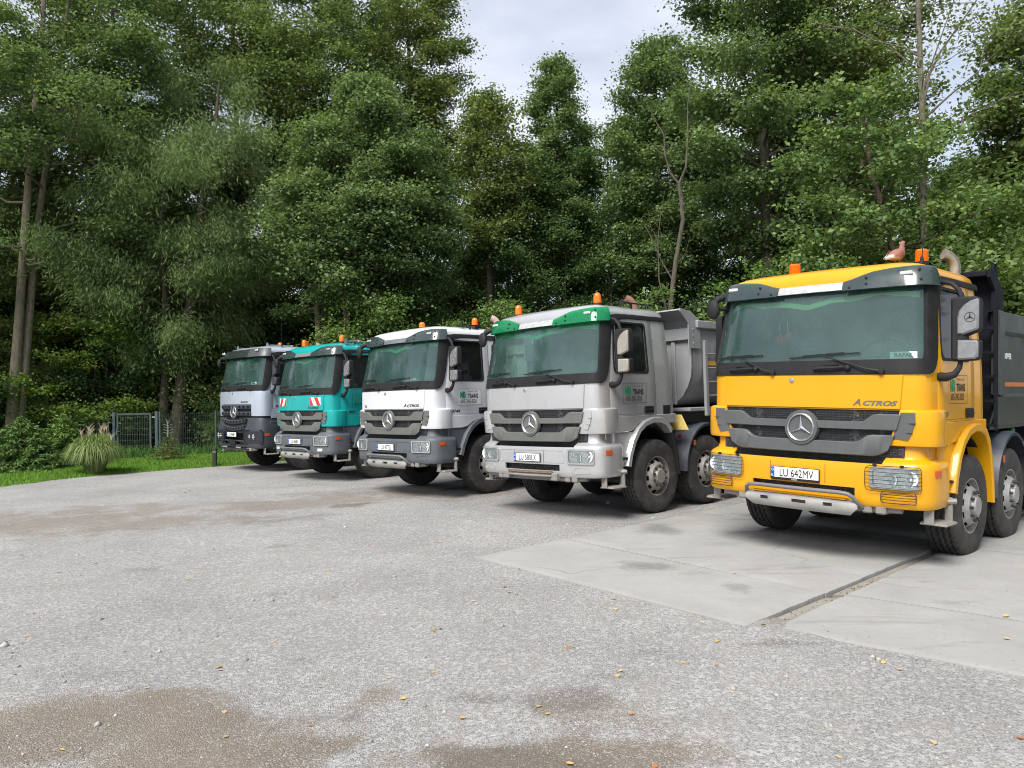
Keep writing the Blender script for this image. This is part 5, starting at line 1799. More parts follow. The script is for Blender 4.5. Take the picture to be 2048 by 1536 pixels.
common = dict(mesh=HEX, bezel=BEZ, wglass=WG, sglass=SG, curt=CU1, curt2=CU2, guardm=MGU, visor=VDK, visorc=PALE, slat=SLA, rim=RIMS)
FLEET = [
    dict(common, key='Y', pose=(2.9649, 7.9775, -.83075, .006, -.02709, -.0045), body=YEL, low=YEL, arch=YEL, rear=1.78, plate='LU 642MV', strip='POLSKA', badge=('ACTROS', .515), num='3241', numy=.46,
         skid=True, guard=True, recess=False, mirror=MGR, bed=BED_G, bedfront=BED_K, bedkind='box', dash=('RAFAŁ', .945, NW, INKB), beacons=((-.44, .70, 'rib', 1), (.90, .74, 'rib', 1)), antennas=((-.08, .7, .16, -.02, .42), (.95, .60, .06, 0, .75)),
         exh=(.82, 1.95), label='yellow dump truck with dark green dump bed, headlight grilles and a pigeon on its roof', bezel=M('bezel_yellow_grey', (.30, .31, .30), .35, .3)),
    dict(common, key='S', pose=(.2762, 11.0783, -.8113, .006, .01186, .005), body=SIL, low=SIL, arch=SIL, split_arch=True, rear=1.90, plate='LU 580LX', badge=(' ', .5), slat=SLB, louvre=SIL, mirror=MTA,
         visor=VGR, curt=M('curtain_mid_green', (.01, .22, .09), .85, var=.2, vs=30), curt2=CU3, bed=BED_S, bedkind='pipe', beacons=((-.90, .70, 'dome', 1.0), (.72, .72, 'dome', 1.0)), antennas=((.08, .72, .06, 0, .80), (.75, 1.0, .05, 0, .5)), horns=((1.0, .92, .62, .8, False),),
         drape=True, exh=(.36, 2.06), exm=M('exhaust_brown', (.25, .12, .09), .6), axles=(1.42, 2.74), rim=RIMB, label='silver dump truck with bright green sun visor, between the yellow and the white truck'),
    dict(common, key='W', pose=(-2.2407, 13.8872, -.80873, .012, .00489, -.0015), body=WHT, low=CHA, arch=CHA, rear=1.90, plate='LU 977SJ', badge=('ACTROS', .43), v6=True, num='4144', numy=.50, skid=True, slat=SLB, mirror=MDG, signbg=True, sglass=SGT,
         visorc=STEELB, bed=BED_W, bedkind='pipe', dash=('DAREK', .62, NB, INKW), curt2=CU3, beacons=((.12, .70, 'dome', .75), (.93, 1.30, 'dome', .95)), antennas=((-.95, .68, .30, -.05, .36), (.55, .95, .2, 0, .4)), horns=((1.0, .90, .62, .8, False),), exh=(.74, 2.06), exm=M('exhaust_rosy', (.50, .36, .32), .6), rim=RIMB, axles=(1.42, 2.74),
         label='white dump truck with slate grey bumper and chequered mirror covers'),
    dict(common, key='T', pose=(-4.7744, 17.0208, -.78178, -.006, .00283, .001), body=TEA, low=CHA, arch=CHA, rear=1.90, plate='LU 068RF', badge=('ACTROS', .40), num='3241', numy=.55, skid=True, slat=SLB, mirror=MDG, warn=True, foglamp=True,
         visorc=M('visor_grey_band', (.16, .165, .16), .4), curt2=CU3, bed=BED_T, bedkind='pipe', beacons=((-.86, .70, 'dome', 1.0), (.75, .70, 'dome', 1.0)), antennas=((-.3, .9, .3, 0, .4),), horns=((1.02, .62, .55, 1.15, True), (1.0, .95, .4, 1.1, True)), rim=RIMB,
         label='turquoise dump truck with red and white striped warning panels on its front'),
    dict(common, key='G', pose=(-7.1037, 19.5884, -.7827, .004, -.0029, .0001), body=GRY, low=CHB, arch=CHB, rear=1.90, plate='LU 9448F', platez=.94, platex=(-.33, .19), badge=('AROCS', .30), num='3245', numy=.50, slat=CHB, mirror=CHB, arocs=True, visor=VBK,
         curt2=CU3, ringm=CHB, bed=BED_L, bedkind='pipe', beacons=((.35, 1.1, 'dome', .7), (1.0, 1.5, 'rib', 1)), antennas=((-.3, .6, .25, 0, .35), (1.0, .8, .0, 0, .8)), horns=((-.92, .55, .6, 1.2, True), (.62, .60, .62, 1.2, True)), rim=RIMB,
         dash=('MICHAŁ', .80, NW, INKB), label='pale blue-grey dump truck with charcoal slotted grille, at the far end of the row'),
]
TRUCKS = {c['key']: build_truck(c) for c in FLEET}

# the light-coloured truck bodies are closed at the far end; nothing else is needed behind them
# ------------------------------------------------------------------ pigeon on the yellow roof
def pigeon():
    root = empty('pigeon')
    # spine stations: (along, up, half width, half height)
    stn = [(-.205, .050, .016, .004), (-.17, .058, .030, .007), (-.13, .070, .032, .014), (-.095, .083, .044, .030), (-.05, .098, .060, .048), (0, .112, .066, .058), (.04, .122, .062, .060), (.075, .138, .048, .054), (.095, .160, .036, .042), (.105, .185, .027, .030), (.110, .210, .023, .025), (.115, .232, .024, .025), (.124, .250, .022, .022), (.135, .262, .013, .013), (.140, .266, .003, .003)]
    P = []
    for i, (a, h, w, t) in enumerate(stn):
        a0, h0 = stn[max(i - 1, 0)][:2]; a1, h1 = stn[min(i + 1, len(stn) - 1)][:2]
        d = Vector((a1 - a0, h1 - h0)).normalized()
        nx, nz = -d.y, d.x
        P.append([(a + nx * t * math.sin(th), w * math.cos(th), h + nz * t * math.sin(th)) for th in span(0, 2 * pi, 19)[:-1]])
    mb = MB().grid(P, closed=True)
    m, nt, out = newmat('pigeon_plumage')
    p = nn(nt, 'ShaderNodeBsdfPrincipled'); p.inputs['Roughness'].default_value = .8
    tc = nn(nt, 'ShaderNodeTexCoord').outputs['Object']
    sx = nn(nt, 'ShaderNodeSeparateXYZ'); nt.links.new(tc, sx.inputs[0])
    tail = mapr(nt, sx.outputs['X'], -.10, -.13)
    low = mapr(nt, sx.outputs['Z'], .085, .065)
    nz = noise(nt, tc, 45., 3)
    c0 = mixc(nt, nz, (.20, .075, .050), (.33, .15, .11))
    c0 = mixc(nt, low, c0, (.42, .30, .19))
    c0 = mixc(nt, tail, c0, (.55, .53, .52))
    nt.links.new(c0, p.inputs['Base Color']); nt.links.new(p.outputs[0], out.inputs['Surface'])
    mb.build('body', m, root, 60)
    for g in (-1, 1):
        w = MB()
        Q = []
        for i, (a, h, ww, t) in enumerate(((.06, .135, .045, .02), (.03, .135, .062, .04), (-.02, .122, .068, .045), (-.07, .100, .062, .036), (-.12, .082, .046, .020), (-.165, .072, .028, .008), (-.19, .068, .02, .002))):
            Q.append([(a, g * (ww + .004 - .02 * abs(k) ** 2 * (1 if k > 0 else .2)), h + k * t) for k in (-1, -.5, 0, .5, 1)])
        w.slab(Q, (0, -g * .006, 0))
        w.build('wing', m, root, 60)
        l = MB()
        l.tube([(.02, g * .022, .065), (.022, g * .024, .03), (.02, g * .024, .008)], [.009, .0045, .0045], 6)
        for dy, dx in ((0, .035), (.015, .028), (-.015, .028), (0, -.018)):
            l.tube([(.02, g * .024, .006), (.02 + dx, g * .024 + dy, .004)], .003, 5)
        l.build('leg', M('pigeon_leg', (.45, .16, .14), .6), root)
    b = MB().tube([(.143, 0, .2655), (.158, 0, .262), (.172, 0, .255)], [.007, .005, .001], 7)
    b.build('beak', M('pigeon_beak', (.10, .08, .07), .5), root)
    e = MB()
    for g in (-1, 1):
        e.ball((.132, g * .0155, .258), .0042, 6)
    e.build('eye', M('pigeon_eye', (.35, .08, .01), .2), root)
    return root
pg = pigeon()
yt = TRUCKS['Y'].matrix_world
pl_ = yt @ Vector((.66, .72, 3.018))
pg.location = pl_
pg.rotation_euler = (0, 0, math.radians(32))
pg.scale = (1.02, 1.02, 1.02)
tag(pg, 'reddish brown pigeon with pale tail standing on the roof of the yellow truck', 'pigeon')
# ------------------------------------------------------------------ plants: generators
def tubes_mesh(paths, name, mat, sides=6):
    """paths: list of (points Nx3, radii N); one mesh"""
    V, Fc = [], []
    o = 0
    for pts, rad in paths:
        pts = np.asarray(pts, float); rad = np.asarray(rad, float)
        n = len(pts)
        T = np.gradient(pts, axis=0)
        T /= np.linalg.norm(T, axis=1)[:, None] + 1e-9
        ref = np.array([0., 1., .13]) if abs(T[0, 1]) < .8 else np.array([1., 0, .13])
        A = np.cross(T, ref); A /= np.linalg.norm(A, axis=1)[:, None] + 1e-9
        Bn = np.cross(T, A)
        th = np.arange(sides) * 2 * pi / sides
        ringv = pts[:, None] + rad[:, None, None] * (A[:, None] * np.cos(th)[None, :, None] + Bn[:, None] * np.sin(th)[None, :, None])
        V.append(ringv.reshape(-1, 3))
        i = np.arange(n - 1)[:, None] * sides; k = np.arange(sides)[None]; l = (k + 1) % sides
        Fc.append(np.stack([i + k, i + l, i + sides + l, i + sides + k], -1).reshape(-1, 4) + o)
        o += n * sides
    V = np.concatenate(V); Fc = np.concatenate(Fc)
    me = bpy.data.meshes.new(name)
    me.vertices.add(len(V)); me.vertices.foreach_set('co', V.reshape(-1).astype(np.float32))
    set_quads(me, Fc)
    me.polygons.foreach_set('use_smooth', np.ones(len(Fc), bool))
    me.materials.append(mat)
    return me
def leaves_mesh(name, C, N, L, asp, lv, mat, r, tang=None):
    n = len(C)
    if tang is None:
        tang = r.normal(size=(n, 3))
    N = N / (np.linalg.norm(N, axis=1)[:, None] + 1e-9)
    t = tang - N * (tang * N).sum(1)[:, None]
    t /= np.linalg.norm(t, axis=1)[:, None] + 1e-9
    b = np.cross(N, t)
    L = L[:, None]
    w = L * asp
    fold = N * L * .12
    V = np.stack([C - t * L * .5, C + b * w * .5 + fold + t * L * .04, C + t * L * .5 - fold * .6, C - b * w * .5 + fold + t * L * .04], 1)
    me = bpy.data.meshes.new(name)
    me.vertices.add(n * 4); me.vertices.foreach_set('co', V.reshape(-1).astype(np.float32))
    set_quads(me, np.arange(n * 4).reshape(n, 4))
    at = me.attributes.new('lv', 'FLOAT', 'FACE'); at.data.foreach_set('value', np.clip(lv, 0, 1).astype(np.float32))
    me.materials.append(mat)
    return me
PROF = {
    'ovoid': lambda t: np.clip(np.sin(pi * (.12 + .84 * t ** .85)), 0, 1) ** .75,
    'cone': lambda t: np.clip(1.02 - t, 0.05, 1) ** .8,
    'spread': lambda t: np.clip(np.sin(pi * (.22 + .72 * t)), 0, 1) ** .6,
    'column': lambda t: np.clip(1 - (2 * t - 1) ** 4, .1, 1),
}
def gen_tree(seed, H, R, hb, r0, leafn, leafL, leafmat_, bark, prof='ovoid', nb=34, lean=(0, 0), stems=None, asp=.72, flat=.42, clump=.55, twigs=6, up=(.15, .75), droop=.0, drop_t=0.0, spread_n=.62, bias=0.0, shape=(1, 1)):
    """returns (trunk mesh, crown mesh); the tree stands at the origin, crown between hb and H with radius R"""
    r = np.random.default_rng(seed)
    paths, K, Kd = [], [], []
    if stems is None:
        n = 9
        t = np.linspace(0, 1, n)
        wob = np.cumsum(r.normal(0, .035 * H / 12, (n, 2)), 0); wob -= wob[0]
        base = np.stack([lean[0] * t + wob[:, 0], lean[1] * t + wob[:, 1], t * H * .96], -1)
        stems = [(base, r0 * (1 - .86 * t ** .9))]
    stems = [(np.asarray(p, float), np.asarray(q, float)) for p, q in stems]
    for p, q in stems:
        q = q.copy(); q[0] *= 1.25
        paths.append((p, q))
    nbs = nb // len(stems)
    for si, (sp, sr_) in enumerate(stems):
        zs = sp[:, 2]
        for i in range(nbs):
            t = (i + r.random()) / nbs
            h = hb + (H - hb) * t * .97
            rad = R * float(PROF[prof](np.array(t))) * r.uniform(.72, 1.12)
            az = i * 2.399 + r.uniform(-.5, .5) + si * 1.3
            hs = max(h - rad * (.25 + .45 * t), .25 * hb)
            hs = max(min(hs, zs[-1]), zs[0])
            st = np.array([np.interp(hs, zs, sp[:, 0]), np.interp(hs, zs, sp[:, 1]), hs])
            rb = max(.010, .42 * float(np.interp(hs, zs, sr_)) * min(1, rad / R + .25))
            m = 6
            u = np.linspace(0, 1, m)
            e = up[0] + (up[1] - up[0]) * t + r.uniform(-.12, .12)
            dirx, diry = math.cos(az) * shape[0], math.sin(az) * shape[1]
            w = np.cumsum(r.normal(0, .05 * rad, (m, 3)), 0); w -= w[0]
            bp = np.stack([st[0] + dirx * rad * u, st[1] + diry * rad * u, st[2] + rad * (e * u - droop * u ** 2)], -1) + w
            paths.append((bp, rb * (1 - .85 * u)))
            nt_ = max(2, int(round(twigs * (.4 + .6 * rad / R))))
            for j in range(nt_):
                uu = .3 + .7 * (j + r.random()) / nt_
                k = uu * (m - 1); k0 = min(int(k), m - 2); f = k - k0
                q0 = bp[k0] * (1 - f) + bp[k0 + 1] * f
                sgn = 1 if j % 2 else -1
                a2 = az + sgn * r.uniform(.4, 1.2)
                l2 = rad * r.uniform(.18, .42) * (1.15 - .5 * uu) + .15
                d2 = np.array([math.cos(a2) * l2, math.sin(a2) * l2, l2 * (r.uniform(-.05, .45) - droop * .6)])
                q1 = q0 + d2
                paths.append((np.stack([q0, q0 + d2 * .5 + r.normal(0, .03, 3), q1]), np.array([rb * .32, rb * .2, rb * .08]) + .003))
                for c_ in (.45, .8, 1.05):
                    K.append(q0 + d2 * c_); Kd.append(d2)
            K.append(bp[-1]); Kd.append(bp[-1] - bp[-2])
    K = np.array(K); Kd = np.array(Kd)
    if drop_t > 0:
        keep = r.random(len(K)) > drop_t
        K, Kd = K[keep], Kd[keep]
    nk = len(K)
    per = max(4, int(leafn * 1.4) // nk)
    crand = r.random(nk)
    idx = np.repeat(np.arange(nk), per)
    n = len(idx)
    cs = clump * (.45 + 1.0 * r.random(nk))
    off = r.normal(size=(n, 3)) * cs[idx][:, None] * np.array([1, 1, flat]) * .55
    C = K[idx] + off
    C[:, 2] -= .10 * (off[:, 0] ** 2 + off[:, 1] ** 2) / np.maximum(cs[idx], .1)
    if drop_t < 0:
        pass
    N = r.normal(size=(n, 3)) * spread_n + np.array([0, 0, 1.0]) + off * .5
    lv = .04 + bias + .56 * crand[idx] + .42 * r.random(n) ** 1.2
    L = leafL * .78 * (.65 + .7 * r.random(n))
    tang = None
    if asp < .4:
        tang = r.normal(size=(n, 3)) * .55 + np.array([0, 0, -1.0]) + Kd[idx] / (np.linalg.norm(Kd[idx], axis=1)[:, None] + 1e-6) * .8
        N = r.normal(size=(n, 3)) + np.array([0, 0, .5])
    if asp > .4 and drop_t <= 0:
        n2 = int(n * .16)                                   # looser leaves that knit the clumps together
        i2 = r.integers(0, nk, n2)
        C2 = K[i2] + r.normal(size=(n2, 3)) * clump * np.array([.6, .6, .4])
        C = np.concatenate([C, C2]); N = np.concatenate([N, r.normal(size=(n2, 3)) * 1.1 + np.array([0, -.2, .8])])
        L = np.concatenate([L, leafL * .78 * (.6 + .6 * r.random(n2))]); lv = np.concatenate([lv, .1 + bias + .8 * r.random(n2)])
    tm = tubes_mesh(paths, 'trunk', bark)
    cm = leaves_mesh('crown', C, N, L, asp, lv, leafmat_, r, tang)
    return tm, cm
def plant(name, meshes, loc, label, cat, group=None, rot=0., scale=1., parts=('trunk', 'crown')):
    o = empty(name, (loc[0], loc[1], loc[2] if len(loc) > 2 else 0))
    o.rotation_euler = (0, 0, rot)
    o.scale = (scale, scale, scale) if not isinstance(scale, tuple) else scale
    for nm, me in zip(parts, meshes):
        put(nm, me, o)
    tag(o, label, cat, group)
    return o
def bark_mat(name, a, b, moss=0.0):
    m, nt, out = newmat(name)
    p = nn(nt, 'ShaderNodeBsdfPrincipled'); p.inputs['Roughness'].default_value = .9
    tc = nn(nt, 'ShaderNodeTexCoord').outputs['Object']
    mp = nn(nt, 'ShaderNodeMapping'); mp.inputs['Scale'].default_value = (1, 1, .22)
    nt.links.new(tc, mp.inputs['Vector'])
    n1 = noise(nt, mp.outputs['Vector'], 22., 6, .7); n2 = noise(nt, tc, 1.6, 4)
    c = mixc(nt, mapr(nt, n1, .35, .65), a, b)
    c = mixc(nt, mapr(nt, n2, .45, .65, 0, moss), c, (.05, .062, .025))
    nt.links.new(c, p.inputs['Base Color'])
    nt.links.new(bump(nt, n1, .9, .03), p.inputs['Normal'])
    nt.links.new(p.outputs[0], out.inputs['Surface'])
    return m
BARK = bark_mat('bark_grey_brown', (.045, .036, .028), (.14, .115, .09), .4)
BARKR = bark_mat('bark_red_brown', (.05, .034, .024), (.15, .10, .07), .2)
BARKP = bark_mat('bark_pale', (.10, .088, .068), (.24, .21, .165), .25)
BARKT = bark_mat('bark_tan', (.12, .098, .07), (.27, .225, .165), .4)
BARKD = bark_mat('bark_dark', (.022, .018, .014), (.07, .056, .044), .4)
LF_OAK = leafmat('leaf_oak', (0.0757, 0.1183, 0.0469), (0.1354, 0.1908, 0.0722), (0.2488, 0.3053, 0.1227))
LF_ALD = leafmat('leaf_alder', (0.0717, 0.1183, 0.0542), (0.1313, 0.1985, 0.0830), (0.2587, 0.3339, 0.1444))
LF_OLI = leafmat('leaf_olive', (0.0814, 0.1165, 0.0394), (0.1464, 0.1967, 0.0665), (0.2685, 0.3185, 0.1210))
LF_WIL = leafmat('leaf_willow', (0.0825, 0.1328, 0.0507), (0.1563, 0.2315, 0.0921), (0.2752, 0.3472, 0.1324), .22)
LF_YNG = leafmat('leaf_young', (0.0672, 0.1192, 0.0459), (0.1345, 0.2086, 0.0787), (0.2690, 0.3428, 0.1289), .35, (.34, .33, .05))
LF_HAZ = leafmat('leaf_hazel', (0.0664, 0.1275, 0.0343), (0.1327, 0.2151, 0.0515), (0.2948, 0.3506, 0.0772), .35, (.42, .33, .04))
LF_BUS = leafmat('leaf_bush', (0.0672, 0.1267, 0.0403), (0.1261, 0.2086, 0.0651), (0.2353, 0.3129, 0.1009), .35)
LF_RUST = leafmat('leaf_rust', (.10, .035, .012), (.20, .075, .022), (.32, .15, .05), .3)
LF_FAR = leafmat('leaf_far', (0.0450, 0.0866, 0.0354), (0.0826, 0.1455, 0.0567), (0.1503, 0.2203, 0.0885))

# ------------------------------------------------------------------ lawn, wood floor
edge = [(-17.0, 13.2), (-12.2, 15.6), (-11.15, 16.68), (-10.83, 17.94), (-10.38, 19.0), (-9.5, 20.04), (-8.65, 21.05), (-7.75, 21.5), (-7.1, 22.3), (-5.6, 24.2), (-3.5, 26.4), (-1.5, 28.0)]
fence = [(-40., 22.0), (-24.0, 26.5), (-17.8, 27.5), (-13.95, 27.0), (-12.4, 27.0), (-10.8, 28.2), (-9.0, 28.6), (-7.5, 28.9), (-6, 29.2), (-4.5, 29.4), (-3., 29.6), (-1, 29.8)]
ee = np.array([[np.interp(t, np.linspace(0, 1, len(edge)), [p[k] for p in edge]) for k in (0, 1)] for t in np.linspace(0, 1, 80)])
ff = np.array([[np.interp(t, np.linspace(0, 1, len(fence)), [p[k] for p in fence]) for k in (0, 1)] for t in np.linspace(0, 1, 80)])
ee += (np.stack([vnoise(ee[:, 0], ee[:, 1], 2.3, 4), vnoise(ee[:, 0], ee[:, 1], 2.3, 8)], -1) - .5) * .22
mb = MB()
lawnP = []
for k in range(14):
    t = k / 13
    q = ee * (1 - t) + ff * t
    z = .034 + .03 * min(t * 4, 1) + (fbm(q[:, 0], q[:, 1], .5, 3, 3) - .5) * .12 * t
    if k == 0:
        z = z * 0 - .02
    lawnP.append([(q[i, 0], q[i, 1], float(z[i])) for i in range(80)])
lawnA = np.array(lawnP)
mb.grid(lawnP)
LAWN = M('lawn_soil', (.075, .14, .028), .95, var=.35, vs=1.5, spec=.1)
lo = mb.build('lawn', LAWN, None, 60)
tag(lo, 'strip of mown green lawn beyond the gravel', None, None, 'structure')
mb = MB()
fl = [(-90, 24), (-40, 21.8), (-24, 26.3), (-17.8, 27.3), (-13.95, 26.8), (-12.4, 26.8), (-9, 28.4), (-6, 29.0), (-1, 28.6), (1.0, 28.0), (12.0, 16.8), (32, -4), (120, -4), (120, 160), (-90, 160)]
mb.prism(fl, lambda a, b, d: (a, b, d), -.3, .04)
fo = mb.build('forest_floor', M('leaf_litter', (.035, .030, .018), .95, var=.5, vs=2.0, bmp=.6, bs=9, spec=.1), None, 0)
tag(fo, 'dark woodland floor under the trees', None, None, 'structure')
# grass blades
def grass(n, h, seed, tmin, tmax, name, label, mat, wid=.008, sel=None):
    r = np.random.default_rng(seed)
    t = tmin + (tmax - tmin) * r.random(n); s = r.random(n) * .93 + .05
    i = s * 79; i0 = i.astype(int); f = (i - i0)[:, None]
    k = t * 13; k0 = np.minimum(k.astype(int), 12); g = (k - k0)[:, None]
    P = (lawnA[k0, i0] * (1 - f) + lawnA[k0, np.minimum(i0 + 1, 79)] * f) * (1 - g) + (lawnA[k0 + 1, i0] * (1 - f) + lawnA[k0 + 1, np.minimum(i0 + 1, 79)] * f) * g
    den = fbm(P[:, 0], P[:, 1], .7, 55, 3)
    if sel is not None:
        P = P[den > sel]; n = len(P)
    a = r.random(n) * 2 * pi
    hh = h * (.5 + r.random(n))
    side_ = np.stack([np.cos(a), np.sin(a), 0 * a], -1) * (wid * (.7 + .6 * r.random(n)))[:, None]
    ln = np.stack([r.normal(0, .35, n), r.normal(0, .35, n), np.ones(n)], -1) * hh[:, None]
    V = np.stack([P - side_, P + side_, P + ln], 1)
    me = bpy.data.meshes.new(name)
    me.vertices.add(n * 3); me.vertices.foreach_set('co', V.reshape(-1).astype(np.float32))
    set_quads(me, np.arange(n * 3).reshape(n, 3))
    at = me.attributes.new('lv', 'FLOAT', 'FACE'); at.data.foreach_set('value', (r.random(n) * .6 + .4 * den[:n]).astype(np.float32))
    me.materials.append(mat)
    tag(put(name, me), label, None, None, 'stuff')
LF_GRA = leafmat('grass_blade', (.085, .18, .026), (.14, .27, .040), (.21, .33, .065), .25)
LF_WEE = leafmat('weed_blade', (.040, .10, .028), (.075, .16, .045), (.13, .22, .075), .3)
grass(70000, .05, 11, .0, .75, 'grass', 'short mown grass of the lawn', LF_GRA, .012)
grass(9000, .26, 12, .66, 1.0, 'tall_weeds', 'taller weeds growing along the fence', LF_WEE, .02, .44)

# ------------------------------------------------------------------ fence and gate
FEN = M('fence_green', (.055, .080, .066), .5, .1)
STL = M('gate_steel_blue', (.075, .105, .125), .45, .3, var=.15)
GST = M('gate_frame_grey_green', (.065, .082, .076), .45, .2, var=.15)
def panel(a, b, h, parent, mat=FEN):
    mb = MB()
    a, b = Vector((*a, 0)), Vector((*b, 0))
    d = b - a; L = d.length; d.normalize(); nrm = Vector((-d.y, d.x, 0))
    n = int(L / .06)
    for i in range(n + 1):
        p = a + d * (L * i / n)
        w = d * .0045; v = nrm * .003
        q = [p - w - v, p + w - v, p + w + v, p - w + v]
        mb.add([(x.x, x.y, .08) for x in q] + [(x.x, x.y, h) for x in q], [(0, 1, 5, 4), (1, 2, 6, 5), (2, 3, 7, 6), (3, 0, 4, 7)])
    for z in (.12, .32, .52, .72, .92, 1.12, 1.32, h - .03):
        if z > h:
            continue
        for s in (-1, 1):
            p, q = a + nrm * .007 * s, b + nrm * .007 * s
            mb.tube([(p.x, p.y, z), (q.x, q.y, z)], .004, 4)
    o = mb.build('mesh_panel', mat, parent, 0)
    o['kind'] = 'stuff'
    return o
def run(pts, h, label):
    root = empty('mesh_fence', (pts[0][0], pts[0][1], 0))
    root.location = (0, 0, 0)
    tag(root, label, 'fence')
    P = []
    for (x0, y0), (x1, y1) in zip(pts[:-1], pts[1:]):
        n = max(1, round(math.hypot(x1 - x0, y1 - y0) / 2.5))
        P += [(x0 + (x1 - x0) * k / n, y0 + (y1 - y0) * k / n) for k in range(n)]
    P.append(pts[-1])
    for p in P:
        mb = MB(); mb.box(p[0] - .03, p[0] + .03, p[1] - .02, p[1] + .02, 0, h + .06, .004)
        mb.build('post', FEN, root)
    for p, q in zip(P[:-1], P[1:]):
        d = Vector((q[0] - p[0], q[1] - p[1])).normalized() * .04
        panel((p[0] + d.x, p[1] + d.y), (q[0] - d.x, q[1] - d.y), h, root)
    return root
run([(-27.0, 25.8), (-17.8, 27.35), (-14.2, 26.95)], 1.40, 'dark green wire mesh fence on the garden side of the gate, behind the spruces')
run([(-12.35, 26.85), (-10.8, 27.9), (-5.5, 29.0)], 1.44, 'dark green wire mesh fence between the gate and the far truck')
gt = empty('garden_gate', (0, 0, 0))
tag(gt, 'blue-grey steel garden gate with wire mesh filling, standing in the fence', 'gate')
for x, y in ((-13.98, 26.92), (-12.46, 26.86)):
    mb = MB(); mb.box(x - .05, x + .05, y - .05, y + .05, 0, 1.50, .006); mb.box(x - .055, x + .055, y - .055, y + .055, 1.50, 1.515, .004)
    mb.build('gate_post', STL, gt)
mb = MB()
g0, g1, gy_ = -13.88, -12.66, 26.90
mb.box(g0, g0 + .07, gy_ - .03, gy_ + .03, .10, 1.47, .005); mb.box(g1 - .07, g1, gy_ - .03, gy_ + .03, .10, 1.47, .005)
mb.box(g0 + .07, g1 - .07, gy_ - .03, gy_ + .03, 1.40, 1.47, .005); mb.box(g0 + .07, g1 - .07, gy_ - .03, gy_ + .03, .10, .15, .005)
mb.build('gate_frame', GST, gt)
panel((g0 + .07, gy_), (g1 - .07, gy_), 1.41, gt)
mb = MB(); mb.box(g0 - .01, g0 + .05, gy_ - .06, gy_ - .03, .70, .92, .006); mb.tube([(g0 + .02, gy_ - .05, .84), (g0 + .14, gy_ - .07, .84)], .012, 6)
mb.build('lock', STL, gt)
mb = MB(); mb.box(g1 + .02, g1 + .16, gy_ - .02, gy_ + .02, 1.30, 1.34)
mb.build('hinge', M('hinge_zinc', (.5, .5, .5), .4, .7), gt)

# ---- bollard lamp
bl = empty('bollard_light', (-8.29, 21.32, .02))
mb = MB(); mb.box(-.05, .05, -.05, .05, 0, .36, .006); mb.build('post', M('bollard_black', (.018, .02, .02), .5), bl)
mb = MB(); mb.box(-.044, .044, -.044, .044, .36, .42, .002); mb.build('lens', M('bollard_lens', (.12, .13, .13), .25), bl)
mb = MB(); mb.box(-.055, .055, -.055, .055, .42, .46, .006); mb.build('cap', M('bollard_black', (.018, .02, .02), .5), bl)
tag(bl, 'short black square bollard light at the lawn edge by the far truck', 'bollard')

# ------------------------------------------------------------------ garden plants on the lawn
NEED = leafmat('needle_green', (0.0482, 0.0982, 0.0302), (0.0964, 0.1711, 0.0497), (0.1767, 0.2529, 0.0702), .15)
NEEDY = leafmat('needle_fresh', (0.0592, 0.1248, 0.0312), (0.1268, 0.2184, 0.0504), (0.2197, 0.3120, 0.0840), .15)
def gen_spruce(seed, H, R, n, mat, bark, tiers=13, gap=1.0, Lf=.085, asp=.22, top=.08):
    r = np.random.default_rng(seed)
    paths = [(np.array([[0, 0, 0], [0, 0, H * .5], [0, 0, H]]), np.array([.03, .02, .005]) * H / 1.5)]
    C, T = [], []
    for i in range(tiers):
        t = i / (tiers - 1)
        h = .05 * H + (H * (1 - top) - .05 * H) * t
        Rr = R * (1 - t) ** .85 + .06
        nbr = int(5 + 7 * (1 - t))
        for k in range(nbr):
            az = 2 * pi * k / nbr + i * .7 + r.uniform(-.25, .25)
            L = Rr * r.uniform(.8, 1.1)
            u = np.linspace(0, 1, 5)
            z = h + L * (.12 * u - .28 * u ** 2 + .12 * u ** 3)
            bp = np.stack([math.cos(az) * L * u, math.sin(az) * L * u, z], -1)
            paths.append((bp, .006 * (1 - .7 * u) + .001))
            m = max(6, int(n * L / R / (tiers * 7)))
            uu = r.random(m) ** .6
            P = np.stack([np.interp(uu, u, bp[:, q]) for q in range(3)], -1)
            sw = r.normal(0, .6, m)
            dirv = np.stack([np.cos(az + sw), np.sin(az + sw), r.normal(.10, .40, m)], -1)
            sidev = np.stack([-np.sin(az) * sw, np.cos(az) * sw, 0 * sw], -1) * L * .20 * (1.2 - uu)[:, None]
            C.append(P + sidev + dirv * Lf * .3 + r.normal(0, .03, (m, 3))); T.append(dirv)
    C = np.concatenate(C); T = np.concatenate(T)
    nn_ = len(C)
    lv = .15 + .7 * r.random(nn_)
    tm = tubes_mesh(paths, 'trunk', bark, 5)
    cm = leaves_mesh('crown', C, r.normal(size=(nn_, 3)) * .7 + [0, 0, 1], Lf * (.6 + .8 * r.random(nn_)), asp, lv, mat, r, T)
    return tm, cm
sp1 = gen_spruce(3, 1.5, 1.2, 24000, NEED, BARKD, 17, Lf=.12, asp=.26)
plant('spruce', sp1, (-13.1, 20.45, .05), 'bushy dark green young spruce at the left end of the lawn', 'spruce')
sp2 = gen_spruce(5, 1.55, 1.05, 15000, NEEDY, BARKD, 11, Lf=.12, asp=.26)
plant('spruce', sp2, (-12.75, 21.7, .05), 'young spruce with bare leader behind the ornamental grass', 'spruce')
NDEAD = leafmat('needle_dying', (.05, .035, .018), (.14, .07, .025), (.32, .13, .04), .1)
ds = empty('spruce', (-10.5, 23.35, .06))
tm, cm = gen_spruce(8, .85, .55, 2600, NEED, BARKD, 8, Lf=.07)
put('trunk', tm, ds); put('crown', cm, ds)
tm2, cm2 = gen_spruce(9, .72, .42, 1100, NDEAD, BARKD, 5, Lf=.07)
